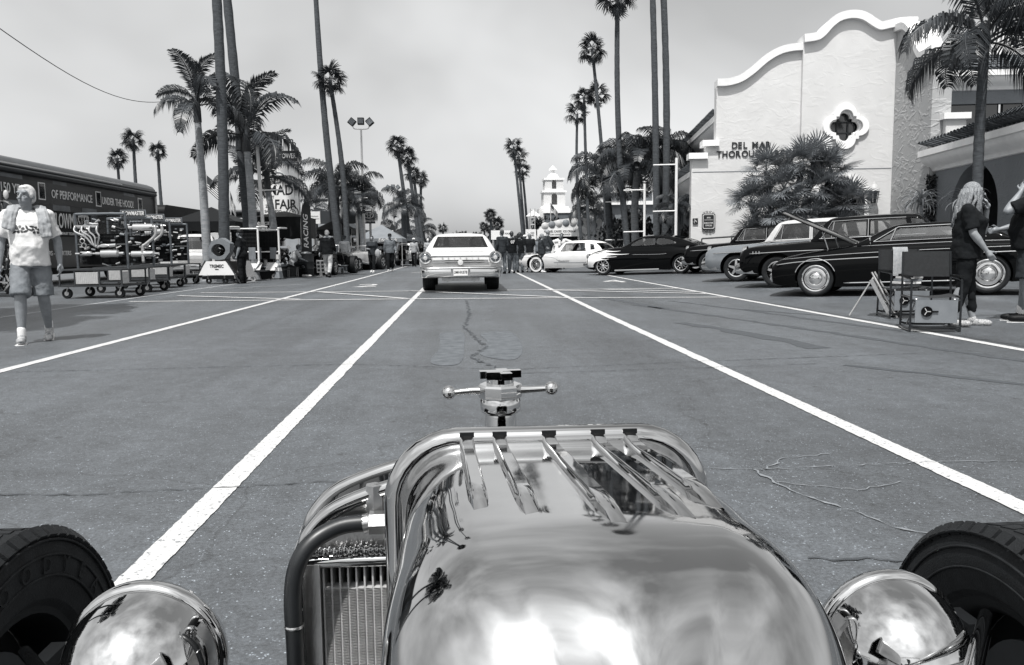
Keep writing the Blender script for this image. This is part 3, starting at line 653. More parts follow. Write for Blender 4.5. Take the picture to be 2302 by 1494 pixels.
# left side of the street
palm('king_palm', 'pale-trunked king palm leaning left beside the striped flag, leftmost of the roadside palms', (-9.0, 29, 0), (-9.1, 29, 5.6), 0.16, 0.11, 'king', 2.1, 12, FEAT, barkl, seed=1)
palm('tall_palm', 'thick dark palm trunk rising out of frame just right of the pale king palm', (-8.15, 28, 0), (-8.1, 28, 14.5), 0.18, 0.14, 'fan', 1.5, 26, TALL, bark, seed=2, skirt=5)
palm('tall_palm', 'second dark palm trunk rising out of frame behind the feathery king palms', (-8.15, 32, 0), (-9.0, 32, 16.0), 0.19, 0.14, 'fan', 1.5, 26, TALL, bark, seed=3, skirt=5)
palm('king_palm', 'bushy king palm with a long frond arching right above the clock tower banner', (-7.65, 30, 0), (-7.72, 30, 4.7), 0.17, 0.12, 'king', 2.7, 12, FEAT, barkl, seed=4)
palm('king_palm', 'short king palm half hidden behind the thick dark trunks', (-8.6, 34, 0), (-8.9, 34, 3.4), 0.14, 0.1, 'king', 1.8, 8, FEAT, bark, seed=5)
palm('king_palm', 'king palm with pale trunk standing in front of the clock tower banner', (-7.65, 33, 0), (-7.75, 33, 3.5), 0.19, 0.11, 'king', 2.3, 9, FEAT, barkl, seed=6)
palm('queen_palm', 'slim trunk palm between king palms and flag pole', (-8.05, 31, 0), (-8.3, 31.2, 4.9), 0.16, 0.12, 'king', 1.9, 8, FEAT, bark, seed=61)
palm('fan_palm', 'tall fan palm with crown left of its taller twin behind the dark-jacketed walker', (-5.95, 42, 0), (-6.55, 42, 9.6), 0.17, 0.10, 'fan', 1.05, 17, TALL, bark, seed=7, skirt=2)
palm('fan_palm', 'taller twin palm leaning left and leaving the frame at the top', (-6.25, 42, 0), (-7.15, 42, 15.5), 0.2, 0.11, 'fan', 1.2, 17, TALL, bark, seed=8, skirt=2)
palm('queen_palm', 'broad feathery queen palm left of the twin leaning fan palms', (-7.0, 44, 0), (-6.75, 44, 4.5), 0.2, 0.15, 'fea', 2.5, 15, FEAT, bark, seed=9)
palm('queen_palm', 'feathery queen palm beside the tall floodlight mast', (-5.85, 46, 0), (-6.0, 46, 4.3), 0.19, 0.13, 'fea', 2.3, 13, FEAT, bark, seed=10)
palm('queen_palm', 'slender queen palm with pale trunk in front of the floodlight mast', (-5.35, 43, 0), (-5.5, 43, 3.4), 0.13, 0.1, 'fea', 1.7, 8, FEAT, barkl, seed=64)
palm('queen_palm', 'small young palm above the billboard, left of the feathery crowns', (-7.5, 48, 0), (-7.7, 48, 3.4), 0.14, 0.1, 'king', 1.7, 8, FEAT, barkl, seed=11)
palm('queen_palm', 'little palm crown peeping out behind the feather banners', (-9.3, 52, 0), (-9.3, 52, 3.6), 0.15, 0.1, 'fea', 1.4, 9, FEAT, bark, seed=12)
for i, (x, y, z) in enumerate(((-36.9, 90, 11.2), (-31.2, 80, 11.8), (-30.8, 85, 11.4))):
    palm('fan_palm', ('leftmost', 'tallest and middle', 'rightmost')[i]+' of the three small palms above the trailer roof', (x+0.4, y, 0), (x, y, z), 0.2, 0.13, 'fan', (1.3, 1.35, 1.15)[i], 17, 'palms far behind the trailer', bark, seed=13+i, skirt=3)
for i, (x, y, z) in enumerate(((-4.8, 62, 8.9), (-4.35, 66, 8.5), (-4.4, 75, 8.0), (-4.05, 82, 8.1))):
    palm('fan_palm', ('tallest and leftmost', 'second', 'third', 'rightmost')[i]+' of the four fan palms left of the white sedan', (x+(0.9, 1.0, .9, .5)[i], y, 0), (x, y, z), 0.19, 0.11, 'fan', (1.0, 1.0, 1.05, 1.05)[i], 17, TALL, bark, seed=20+i, skirt=5)
palm('queen_palm', 'dark feathery palm among the four tall fan palms', (-4.2, 60, 0), (-4.3, 60, 4.3), 0.22, 0.16, 'fea', 2.2, 16, FEAT, bark, seed=24)
palm('queen_palm', 'low feathery palm behind the tent at the foot of the tall palms', (-5.3, 64, 0), (-5.3, 64, 2.4), 0.2, 0.15, 'fea', 1.9, 12, FEAT, bark, seed=25)
palm('queen_palm', 'low feathery palm just left of the white sedan roof', (-4.2, 80, 0), (-4.2, 80, 3.0), 0.2, 0.15, 'fea', 2.2, 12, FEAT, bark, seed=26)
# centre
for i, (x, y, z) in enumerate(((4.85, 75, 10.4), (5.5, 78, 9.9), (6.0, 80, 8.7))):
    palm('fan_palm', ('leftmost and tallest', 'middle', 'rightmost and lowest')[i]+' crown of the close palm group right of the white sedan', (5.85+0.35*i, y, 0), (x, y, z), 0.15, 0.1, 'fan', 1.1, 14, TALL, bark, seed=30+i, skirt=5)
palm('fan_palm', 'small lone palm above the crowd right of the white sedan roof', (4.6, 110, 0), (3.8, 110, 5.7), 0.22, 0.15, 'fan', 1.1, 24, 'distant palms', bark, seed=34, skirt=4)
palm('fan_palm', 'shorter palm just right of the small lone palm', (5.1, 115, 0), (5.05, 115, 4.7), 0.22, 0.18, 'fan', 1.2, 24, 'distant palms', bark, seed=35, skirt=4)
for i, (x, y, z) in enumerate(((-3.9, 160, 5.3), (4.3, 160, 5.4), (5.4, 160, 5.1))):
    palm('fan_palm', ('tiny palm above the left corner of the white sedan roof', 'tiny left palm of the pair above the right of the sedan roof', 'tiny right palm of the pair above the right of the sedan roof')[i], (x, y, 0), (x, y, z), 0.2, 0.16, 'fan', 1.3, 20, 'distant palms', bark, seed=36+i)
# right side
palm('fan_palm', 'tall fan palm with its whole crown high above the other right-hand crowns', (8.4, 46, 0), (7.45, 46, 12.1), 0.12, 0.08, 'fan', 1.0, 18, TALL, bark, seed=40, skirt=2)
palm('fan_palm', 'fan palm with crown below the highest right-hand one, left of two at that height', (8.3, 52, 0), (7.9, 52, 10.6), 0.12, 0.08, 'fan', 0.95, 15, TALL, bark, seed=41, skirt=3)
palm('fan_palm', 'fan palm with crown below the highest right-hand one, right of two at that height', (9.0, 50, 0), (8.4, 50, 10.4), 0.12, 0.08, 'fan', 0.95, 15, TALL, bark, seed=42, skirt=3)
palm('fan_palm', 'thin bent fan palm with the lowest ragged crown of the right-hand group', (8.2, 54, 0), (7.75, 54, 9.9), 0.12, 0.075, 'fan', 0.95, 11, TALL, bark, seed=43, skirt=1)
palm('fan_palm', 'thick dark fan palm with its crown cut by the top of the frame', (7.55, 36, 0), (6.95, 36, 12.0), 0.15, 0.1, 'fan', 1.05, 18, TALL, bark, seed=44, skirt=5)
palm('tall_palm', 'left trunk of the close pair rising out of frame beside the arcade', (8.05, 33, 0), (7.65, 33, 14.5), 0.14, 0.11, 'fan', 1.4, 24, TALL, bark, seed=45, skirt=4)
palm('tall_palm', 'right trunk of the close pair rising out of frame beside the arcade', (8.45, 33.3, 0), (8.05, 33.3, 15.2), 0.15, 0.115, 'fan', 1.4, 24, TALL, bark, seed=46, skirt=4)
palm('queen_palm', 'dense queen palm between the thick dark trunk and the close pair', (8.15, 37, 0), (8.1, 37, 4.7), 0.2, 0.15, 'fea', 2.7, 24, FEAT, barkl, seed=47)
palm('queen_palm', 'dense queen palm left of the thick dark trunk', (7.6, 40, 0), (7.2, 40, 4.6), 0.2, 0.15, 'fea', 2.4, 20, FEAT, bark, seed=48)
palm('queen_palm', 'queen palm with fronds showing behind the close pair of trunks', (9.2, 38, 0), (9.4, 38, 5.4), 0.2, 0.15, 'fea', 2.3, 18, FEAT, bark, seed=49)
palm('queen_palm', 'queen palm in front of the dark hall beside the white tower', (9.35, 56, 0), (9.2, 56, 3.7), 0.22, 0.16, 'fea', 2.2, 18, FEAT, barkl, seed=50)
palm('queen_palm', 'queen palm crown showing over the upper eave of the arcade', (12.4, 41, 0), (12.4, 41, 5.6), 0.2, 0.15, 'fea', 2.0, 16, FEAT, bark, seed=51)
palm('queen_palm', 'farther queen palm crown at the top end of the upper eave', (15.2, 46, 0), (15.2, 46, 7.2), 0.2, 0.15, 'fea', 1.9, 14, FEAT, bark, seed=52)
palm('sago_palm', 'low stiff-leaved palm at the foot of the close pair of trunks', (8.5, 31.6, 0), (8.5, 31.6, 2.5), 0.2, 0.16, 'fea', 1.1, 22, 'low plants by the arcade', bark, seed=53)
palm('queen_palm', 'queen palm with hanging fronds in front of the upper windows at the right edge', (13.95, 21, 0), (13.85, 21, 6.5), 0.145, 0.115, 'fea', 2.6, 17, FEAT, bark, seed=57)
# palms left of the frame that shade the road
for i, (x, y, z) in enumerate(((-9.2, 8.2, 9.0), (-9.4, 10.8, 8.0))):
    palm('queen_palm', ('nearer', 'farther')[i]+' of two palms beyond the left edge of the view, shading the road', (x, y, 0), (x, y, z), 0.2, 0.15, 'fea', 2.8, 24, 'palms beyond the left edge', bark, seed=54+i)
# clump of stiff fan palms before the facade
cl = thing('fan_palm_clump', 'clump of stiff-leaved fan palms with several trunks before the white facade', 'palm tree', (11.35, 27.4, 0))
q = random.Random(77)
for x, y, z, s, k in ((-1.35, 0.1, 2.5, 1.1, 24), (-0.35, -0.3, 2.9, 1.15, 26), (0.45, 0.1, 3.75, 1.15, 26), (1.4, 0, 3.5, 1.15, 26), (-0.75, 0.3, 3.6, 1.05, 24), (1.8, -0.5, 2.4, 1.1, 24), (0.6, -0.7, 1.9, 1.1, 22), (-1.3, -0.4, 1.45, 1.0, 20), (1.0, 0.4, 4.0, 1.0, 20), (1.5, -0.6, 1.5, 1.0, 18), (-0.4, -0.7, 1.7, 1.1, 22), (-1.0, -0.6, 2.1, 1.0, 18), (0.9, -0.5, 2.9, 1.05, 22), (0.0, -0.6, 2.3, 1.0, 20)):
    obj('trunk', trunk_mesh((x*0.35, y*0.4, 0), (x, y, z), 0.13, 0.1, 1.2, 14, 10), bark if q.random() < .6 else barkl, cl, 0)
    for i in range(k):
        az = i*2.39996+q.uniform(-.3, .3); el = R(82-120*((i+.5)/k)+q.uniform(-10, 10))
        link('frond', STIFF[i % 3], None, cl, (x, y, z), (Matrix.Rotation(az, 4, 'Z') @ Matrix.Rotation(-el, 4, 'Y') @ Matrix.Rotation(q.uniform(-.6, .6), 4, 'X')).to_euler(), s*q.uniform(.85, 1.15))
# strap-leaved pot plants by the arcade
strap = mat('strap_leaf', 0.2, 0.45, 0, 0.4, 4, trans=0.2)
def strap_leaf(seed):
    q = random.Random(seed); p = Vector((0, 0, 0)); an = 1.25; A = []
    for i in range(9):
        w = 0.028*math.sin(PI*(0.15+0.82*i/8)); A.append([p+Vector((0, -w, 0)), p+Vector((0, 0, -w*0.4)), p+Vector((0, w, 0))]); p = p+Vector((math.cos(an), 0, math.sin(an)))*0.11; an -= 0.36*(0.6+0.12*i)
    return MB().grid(A).mesh('leaf', 60)
SL = [strap_leaf(1), strap_leaf(2)]
for me in SL: me.materials.append(strap)
def dracaena(label, x, y, h, n, s):
    t = thing('dracaena', label, 'plant', (x, y, 0), 0, 'strap-leaved plants by the arcade')
    obj('trunk', trunk_mesh((0, 0, 0), (0.03, 0, h), 0.09, 0.05, 1.3, 12, 8), barkl, t)
    for i in range(n):
        az = i*2.4+prnd.uniform(-.3, .3); el = R(60-75*(i/n))
        link('leaf', SL[i % 2], None, t, (0.03, 0, h), (Matrix.Rotation(az, 4, 'Z') @ Matrix.Rotation(-el+0.6, 4, 'Y')).to_euler(), s*prnd.uniform(.8, 1.15))
dracaena('strap-leaved plant against the rough buttress wall', 14.6, 25.0, 2.25, 60, 1.0)
dracaena('strap-leaved plant on a bare stem behind the woman in black', 13.5, 21.0, 2.05, 34, 0.95)
# ============================================================ RIGHT-HAND BUILDING
BL = thing('spanish_style_building', 'white stucco building with curved parapet, clover-shaped window, arcades and tiled roofs', 'building', (9.65, 30.4, 0), R(-8))
XZ = Matrix(((1, 0, 0), (0, 0, -1), (0, 1, 0))).to_4x4()       # slab xy -> local xz, thickness along y
def wall(name, outer, holes, th, y, m, parent=None, smooth=30):
    """upright plate whose front face looks to -y, front at y"""
    mb = slab(outer, holes, th); mb.xf(Matrix.Translation((0, y+th/2, 0)) @ XZ)
    return obj(name, mb, m, parent or BL, smooth)
def sidewall(name, outer, holes, th, x, m, parent=None, smooth=30):
    """upright plate in the yz plane whose face looks to -x; outline given as (y, z)"""
    mb = slab(outer, holes, th); M = Matrix(((0, 0, -1, x+th/2), (1, 0, 0, 0), (0, 1, 0, 0), (0, 0, 0, 1)))
    mb.xf(M); return obj(name, mb, m, parent or BL, smooth)
def sweep_top(name, pts, th, over, depth, y, m, parent=None, z_up=0.0):
    """coping that follows a top edge given as (x,z) points"""
    A = []
    P = [Vector((p[0], 0, p[1])) for p in pts]
    for i, p in enumerate(P):
        d = (P[min(i+1, len(P)-1)]-P[max(i-1, 0)]).normalized(); n = Vector((-d.z, 0, d.x))
        lo, hi = p-n*0.02, p+n*th
        A.append([(lo.x, y-over, lo.z), (hi.x, y-over-0.02, hi.z), (hi.x, y+depth, hi.z), (lo.x, y+depth, lo.z)])
    mb = MB().grid(A, cv=True); k = len(mb.v)
    mb.f += [(0, 1, 2, 3), (k-1, k-2, k-3, k-4)]
    return obj(name, mb, m, parent or BL, 30)
def archhole(cx, hw, spring, z0, k=16, ry=None):
    return [(cx-hw, z0), (cx+hw, z0)]+arc(cx, spring, hw, 0, 180, k, ry)
left_top = [(0.02, 7.05), (0.45, 7.06), (0.95, 7.2), (1.4, 7.5), (1.85, 7.88), (2.3, 8.14), (2.75, 8.25), (3.2, 8.27)]
left_top = [(p.x, p.y) for p in cr([(a, b, 0) for a, b in left_top], 4)]
low = [(-0.88, -0.2), (-0.88, 4.35), (-0.35, 4.35), (-0.35, 4.82), (0.02, 4.82)]
wall('facade_wing', low+left_top+[(3.2, -0.2)], [], 0.5, 0.12, stucco_w)
cen = [(3.12, 8.5), (3.6, 8.56), (3.85, 8.72), (4.1, 9.0), (4.4, 9.22), (4.78, 9.3), (5.15, 9.24), (5.5, 9.02), (5.8, 8.86), (6.1, 8.9), (6.55, 8.98), (7.1, 8.98)]
cen = [(p.x, p.y) for p in cr([(a, b, 0) for a, b in cen], 4)]
def quatre(cx, cz, h, r, o):
    P = []
    for s in range(4):
        M = Matrix.Rotation(-PI/2*s, 2)
        seq = [(-h, h)]+[(o*0+x, y) for x, y in arc(0, h, r, 180, 0, 12, r*o)]+[(h, h)]
        for a in seq: v = M @ Vector(a); P.append((cx+v.x, cz+v.y))
    out = []
    for p in P:
        if not out or (abs(p[0]-out[-1][0])+abs(p[1]-out[-1][1])) > 1e-4: out.append(p)
    if (abs(out[0][0]-out[-1][0])+abs(out[0][1]-out[-1][1])) < 1e-4: out.pop()
    return out
WX, WZ = 4.72, 5.42
DX = 4.6
wall('facade_centre', [(3.12, -0.2)]+[(6.45, -0.2), (6.45, 9.0)]+[p for p in cen[::-1] if p[0] < 6.4], [quatre(WX, WZ, 0.36, 0.25, 1.0), archhole(DX, 0.88, 2.45, 0.0)], 0.7, -0.1, stucco_w)
sweep_top('coping', left_top, 0.24, 0.16, 0.6, 0.12, trim)
sweep_top('coping', [p for p in cen], 0.26, 0.18, 0.75, -0.1, trim)
for a, b, z in ((-1.0, -0.3, 4.35), (-0.5, 0.12, 4.82)):
    obj('coping_step', MB().box(((a+b)/2, 0.33, z+0.11), (b-a, 0.75, 0.22)), trim, BL, 0)
obj('score_line', MB().box((1.15, 0.117, 3.86), (4.0, 0.012, 0.025)).box((4.78, -0.103, 3.86), (3.3, 0.012, 0.025)), midg, BL, 0)
# clover window
wf = wall('window_frame', quatre(WX, WZ, 0.47, 0.36, 1.0), [quatre(WX, WZ, 0.36, 0.25, 1.0)], 0.14, -0.2, trim)
wall('inner_moulding', quatre(WX, WZ, 0.43, 0.32, 1.0), [quatre(WX, WZ, 0.31, 0.21, 1.0)], 0.2, -0.02, trim, wf)
wall('pane', [(WX-0.7, WZ-0.7), (WX+0.7, WZ-0.7), (WX+0.7, WZ+0.7), (WX-0.7, WZ+0.7)], [], 0.02, 0.3, mat('window_pane', 0.012, 0.05, 0, 0.1, 4, spec=0.9), wf)
for s in (-1, 1):
    obj('mullion', MB().box((WX+s*0.2, 0.27, WZ), (0.05, 0.05, 1.3)), dark, wf, 0); obj('mullion', MB().box((WX, 0.268, WZ+s*0.2), (1.3, 0.05, 0.05)), dark, wf, 0)
# door arch
wall('door_surround', [(DX-1.2, 2.45)]+arc(DX, 2.45, 1.2, 180, 0, 22)+[(DX+0.88, 2.45)]+arc(DX, 2.45, 0.88, 0, 180, 22), [], 0.14, -0.2, trim)
for s in (-1, 1):
    p = obj('door_pilaster', MB().box((DX+s*1.06, -0.13, 1.2), (0.36, 0.16, 2.4)), trim, BL, 0)
    obj('capital', MB().box((DX+s*1.06, -0.15, 2.42), (0.46, 0.24, 0.1)).box((DX+s*1.06, -0.15, 2.33), (0.4, 0.2, 0.08)), trim, p, 0)
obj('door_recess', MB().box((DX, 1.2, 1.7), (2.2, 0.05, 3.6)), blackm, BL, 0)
dr = obj('door', MB().box((DX, 0.7, 1.3), (1.76, 0.06, 2.6)), dark, BL, 0)
obj('door_glass', MB().box((DX-0.4, 0.665, 1.4), (0.6, 0.02, 1.9)).box((DX+0.4, 0.665, 1.4), (0.6, 0.02, 1.9)), MATS['window_pane'], dr, 0)
for s, x, z in (('DEL MAR', 0.60, 4.82), ('THOROUGHBRED', 0.05, 4.5)):
    xx = x
    for ch in s:
        if ch != ' ': text('letter', ch, ink, BL, (xx, 0.105, z), (PI/2, 0, 0), 0.33, 0.02, 0.95, 'LEFT', 0.008)
        xx += 0.9*{' ': 0.16, 'M': .31, 'O': .29, 'H': .27, 'D': .26, 'G': .28, 'U': .26, 'T': .22, 'L': .2, 'E': .22}.get(ch, 0.25)
# buttress with curved coping
bt = [(-3.3, 7.3), (-2.75, 7.28), (-2.35, 7.35), (-1.9, 7.75), (-1.4, 8.35), (-0.9, 8.68), (-0.3, 8.78), (0.2, 8.78)]
bt = [(p.x, p.y) for p in cr([(a, b, 0) for a, b in bt], 5)]
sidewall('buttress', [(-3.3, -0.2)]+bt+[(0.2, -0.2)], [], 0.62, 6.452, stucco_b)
A = []
for i, (y, z) in enumerate(bt):
    p0 = Vector(bt[max(i-1, 0)]); p1 = Vector(bt[min(i+1, len(bt)-1)]); d = (p1-p0).normalized(); n = Vector((-d.y, d.x))
    hi = Vector((y, z))+n*0.22; e = -0.14 if i == 0 else 0
    A.append([(6.32, y+e, z-0.02), (6.30, hi.x+e, hi.y), (7.24, hi.x+e, hi.y), (7.22, y+e, z-0.02)])
mb = MB().grid(A, cv=True); k = len(mb.v); mb.f += [(0, 1, 2, 3), (k-1, k-2, k-3, k-4)]
obj('buttress_coping', mb, trim, BL, 30)
for a, b, z, zb in ((6.75, 7.55, 5.1, 4.5), (6.95, 7.7, 4.45, 3.0)):
    obj('step_block', MB().box(((a+b)/2, -3.25, (z+zb)/2), (b-a-0.16, 0.56, z-zb)), stucco_w, BL, 0)
    obj('coping_step', MB().box(((a+b)/2, -3.25, z+0.1), (b-a+0.06, 0.76, 0.2)), trim, BL, 0)
# upper wing with strip windows and tiled roof
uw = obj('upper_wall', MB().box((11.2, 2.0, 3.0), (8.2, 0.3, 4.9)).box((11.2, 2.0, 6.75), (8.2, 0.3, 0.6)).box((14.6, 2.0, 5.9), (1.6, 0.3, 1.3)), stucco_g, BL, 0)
for a, b in ((7.15, 8.0), (8.1, 11.2), (11.3, 12.1), (12.2, 13.7)):
    f = obj('window', MB().box(((a+b)/2, 2.06, 5.95), (b-a, 0.06, 1.1)), blackm, BL, 0)
    obj('pane', MB().box(((a+b)/2, 2.02, 5.95), (b-a-0.12, 0.02, 0.98)), MATS['window_pane'], f, 0)
def cornice(name, p0, p1, z, out, m=trim, s=1.0, parent=None):
    """moulded cornice from p0 to p1 (plan), projecting along out"""
    prof = [(0, 0), (0.06, 0.02), (0.1, 0.1), (0.16, 0.16), (0.30, 0.24), (0.40, 0.36), (0.44, 0.46), (0.52, 0.48), (0.52, 0.68), (0, 0.68)]
    o = Vector((out[0], out[1], 0)); A = []
    for p in (p0, p1): A.append([Vector((p[0], p[1], z))+o*a*s+Vector((0, 0, b*s)) for a, b in prof])
    mb = MB().grid(A, cv=True); n = len(prof); mb.f += [tuple(range(n)), tuple(range(n, 2*n))[::-1]]
    return obj(name, mb, m, parent or BL, 30)
cornice('cornice', (7.1, 1.85), (15.4, 1.85), 6.95, (0, -1))
tile = MB().grid([[(0.10*math.cos(R(a))*w, y, 0.075*math.sin(R(a))*w+z) for a in range(0, 181, 30)] for y, w, z in ((0, 1.05, 0.03), (0.46, 0.9, 0.0))])
tile.grid([[(0.10*math.cos(R(a)), 0, 0.075*math.sin(R(a))+0.03) for a in range(0, 181, 30)], [(0.085*math.cos(R(a)), 0, 0.06*math.sin(R(a))+0.03) for a in range(0, 181, 30)]])
tileme = tile.mesh('roof_tile', 40); tileme.materials.append(clay)
def tiled_roof(name, o, ux, uy, nx, ny, dx, dy, base_m=clay, parent=None):
    """roof plane from corner o; ux along the eave, uy up the slope"""
    ux, uy = Vector(ux).normalized(), Vector(uy).normalized(); uz = ux.cross(uy)
    if uz.z < 0: uz = -uz
    Mr = Matrix((ux, uy, uz)).transposed().to_euler(); o = Vector(o)
    P = [o, o+ux*nx*dx, o+ux*nx*dx+uy*ny*dy, o+uy*ny*dy]
    rf = obj(name, MB().prism([p-uz*0.07 for p in P], uz*0.06), base_m, parent or BL, 0)
    for i in range(nx):
        for j in range(ny):
            link('roof_tile', tileme, None, rf, o+ux*(i+.5)*dx+uy*j*dy+uz*(0.0+prnd.uniform(0, .012)), Mr)
    return rf
tiled_roof('upper_roof', (7.15, 1.5, 7.70), (1, 0, 0), (0, 1, 0.42), 27, 6, 0.235, 0.42)
obj('ridge_cap', MB().box((10.4, 3.78, 8.72), (6.6, 0.3, 0.16)), trim, BL, 0)
obj('roof_house', MB().box((14.0, 5.5, 9.2), (4.0, 2.0, 0.9)), white, BL, 0)
# right arcade wing
ah = archhole(-6.05, 1.45, 1.95, 0.0, 20)
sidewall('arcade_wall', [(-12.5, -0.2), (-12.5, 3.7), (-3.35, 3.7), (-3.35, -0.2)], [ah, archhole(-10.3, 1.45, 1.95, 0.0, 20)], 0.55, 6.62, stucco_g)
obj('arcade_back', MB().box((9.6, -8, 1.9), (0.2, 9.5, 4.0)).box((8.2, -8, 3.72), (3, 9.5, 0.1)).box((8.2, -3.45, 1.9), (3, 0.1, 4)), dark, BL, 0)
cornice('eave', (6.62, -3.2), (6.62, -12.5), 3.42, (-1, 0), trim, 1.0)
tiled_roof('arcade_roof', (6.55, -12.5, 4.2), (0, 1, 0), (1, 0, 0.36), 40, 8, 0.235, 0.42)
obj('planter_wall', MB().box((5.9, -5.2, 0.65), (0.5, 2.6, 1.3)), stucco_g, BL, 0)
obj('planter_cap', MB().box((5.9, -5.2, 1.36), (0.64, 2.74, 0.12)), trim, BL, 0)
q = random.Random(9); iv = MB()
for i in range(900):
    a, b, z = q.uniform(6.3, 6.66), q.uniform(-3.62, -3.3), q.uniform(0.4, 3.3); M = Matrix.Rotation(q.uniform(0, 6), 3, 'Z') @ Matrix.Rotation(q.uniform(-1, 1), 3, 'X')
    iv.add([M @ Vector(p)*q.uniform(.6, 1.2)+Vector((a, b, z)) for p in ((-.05, 0, 0), (0, 0, -.05), (.05, 0, 0), (0, 0.01, .06))], [(0, 1, 2, 3)])
iv = obj('ivy', iv.xf(Matrix.Translation((9.65, 30.4, 0)) @ Matrix.Rotation(R(-8), 4, 'Z')), hedge, None, 0, fix=False); iv['kind'] = 'stuff'; tag(iv, 'ivy climbing the corner between the buttress and the shaded arcade', 'ivy')
# left arcade wing, running away from the facade
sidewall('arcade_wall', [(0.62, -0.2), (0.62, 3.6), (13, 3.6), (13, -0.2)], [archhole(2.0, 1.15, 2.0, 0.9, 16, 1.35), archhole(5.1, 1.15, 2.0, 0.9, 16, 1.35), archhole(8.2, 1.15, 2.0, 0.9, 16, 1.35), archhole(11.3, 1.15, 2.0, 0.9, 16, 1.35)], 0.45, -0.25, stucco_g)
for y in (0.75, 3.55, 6.65, 9.75): obj('pier_cap', MB().box((-0.12, y, 0.96), (0.75, 0.75, 0.14)), trim, BL, 0)
obj('arcade_back', MB().box((2.4, 6.8, 1.9), (0.2, 12.2, 4.0)), midg, BL, 0)
cornice('eave', (-0.25, 0.63), (-0.25, 13.2), 3.32, (-1, 0), trim, 1.0)
tiled_roof('arcade_roof', (-0.45, 0.63, 4.08), (0, 1, 0), (1, 0, 0.3), 52, 3, 0.235, 0.42)
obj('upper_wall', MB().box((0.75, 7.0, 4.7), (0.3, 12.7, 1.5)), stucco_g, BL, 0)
cornice('upper_eave', (0.6, 0.63), (0.6, 14.5), 5.3, (-1, 0), trim, 1.1)
tiled_roof('upper_roof', (0.4, 0.63, 6.12), (0, 1, 0), (1, 0, 0.3), 58, 2, 0.235, 0.42)
def bpt(a, b, z):
    v = Matrix.Rotation(R(-8), 3, 'Z') @ Vector((a, b, 0)); return (9.65+v.x, 30.4+v.y, z)
# wall lantern
ln = thing('wall_lantern', 'white iron wall lantern beside the arched door', 'lamp', bpt(5.72, -0.42, 2.5), R(-8))
obj('lantern_base', MB().lathe([(0.001, 0), (0.1, 0.02), (0.12, 0.06)], n=6), lightg, ln, 20)
obj('lantern_glass', MB().lathe([(0.12, 0.06), (0.19, 0.5)], n=6), dglass, ln, 20)
for k in range(6):
    a = k*PI/3; obj('lantern_bar', MB().bar((0.122*math.cos(a), 0.122*math.sin(a), 0.06), (0.192*math.cos(a), 0.192*math.sin(a), 0.5), 0.022), lightg, ln, 0)
obj('lantern_roof', MB().lathe([(0.22, 0.5), (0.2, 0.54), (0.12, 0.68), (0.1, 0.72), (0.06, 0.74), (0.03, 0.82), (0.001, 0.86)], n=12), lightg, ln, 30)
obj('wall_bracket', MB().tube([(0, 0.0, 0.05), (0, 0.15, -0.05), (0, 0.3, 0.1)], 0.025), lightg, ln)
# hanging sign on the facade
sg = thing('office_sign', 'black scrolled wall sign reading EXECUTIVE OFFICES', 'sign', bpt(-0.22, 0.07, 1.98), R(-8))
def rrect(w, h, r, k=4):
    P = []
    for cx, cy, a in ((w/2-r, h/2-r, 0), (-w/2+r, h/2-r, 90), (-w/2+r, -h/2+r, 180), (w/2-r, -h/2+r, 270)): P += arc(cx, cy, r, a, a+90, k)
    return P
def board(name, w, h, r, th, m, parent, y=0.0, holes=()):
    mb = slab(rrect(w, h, r), holes, th); mb.xf(Matrix.Translation((0, y, 0)) @ XZ); return obj(name, mb, m, parent, 30)
board('plate', 0.5, 0.6, 0.05, 0.04, ink, sg)
board('border', 0.44, 0.54, 0.05, 0.012, paper, sg, -0.024, [rrect(0.40, 0.50, 0.045)])
for s, z, h in (('EXECUTIVE', -0.06, 0.085), ('OFFICES', -0.155, 0.085), ('dmtc', 0.15, 0.09)):
    text('lettering', s, paper, sg, (0, -0.024, z), (PI/2, 0, 0), h, 0.003, 0.8, off=0.001, shear=0.3 if s == 'dmtc' else 0)
obj('rule', MB().box((0, -0.022, 0.06), (0.34, 0.006, 0.012)), paper, sg, 0)
for s in (-1, 1):
    for e in (-1, 1):
        obj('scroll', MB().tube([(s*(0.06+0.05*math.cos(t)*(1-t/9)), 0, e*(0.36+0.045*math.sin(t)*(1-t/9))) for t in [i*0.5 for i in range(14)]], 0.011, 6), ink, sg)
        obj('scroll', MB().tube([(s*(0.17+0.04*math.cos(t)*(1-t/9)), 0, e*(0.33+0.035*math.sin(t)*(1-t/9))) for t in [i*0.5 for i in range(12)]], 0.009, 6), ink, sg)
ac = thing('access_sign', 'small square wheelchair sign on the facade left of the office sign', 'sign', bpt(-0.72, 0.08, 2.0), R(-8))
board('plate', 0.2, 0.22, 0.02, 0.02, ink, ac)
obj('wheelchair_symbol', MB().tube([(0.045*math.cos(t), -0.014, -0.03+0.045*math.sin(t)) for t in [i*0.45 for i in range(11)]], 0.008, 5).tube([(-0.02, -0.014, 0.06), (-0.015, -0.014, 0.0), (0.04, -0.014, 0.0), (0.06, -0.014, -0.05)], 0.009, 5).sph((-0.02, -0.014, 0.075), 0.014, 8, 6), paper, ac)
# ramp railing in front of the facade
rl = thing('ramp_railing', 'dark double handrail climbing beside the white facade', 'railing', bpt(-0.6, -0.8, 0), R(-8))
for z in (0.98, 1.32): obj('rail', MB().tube([(0, 0, z), (2.2, 0, z+0.12), (5.2, 0, z+0.55)], 0.03, 8), dark, rl)
for x, z in ((0, 1.32), (1.1, 1.38), (2.2, 1.44), (3.7, 1.65), (5.2, 1.87)): obj('post', MB().cyl((x, 0, 0), (x, 0, z), 0.025), dark, rl)
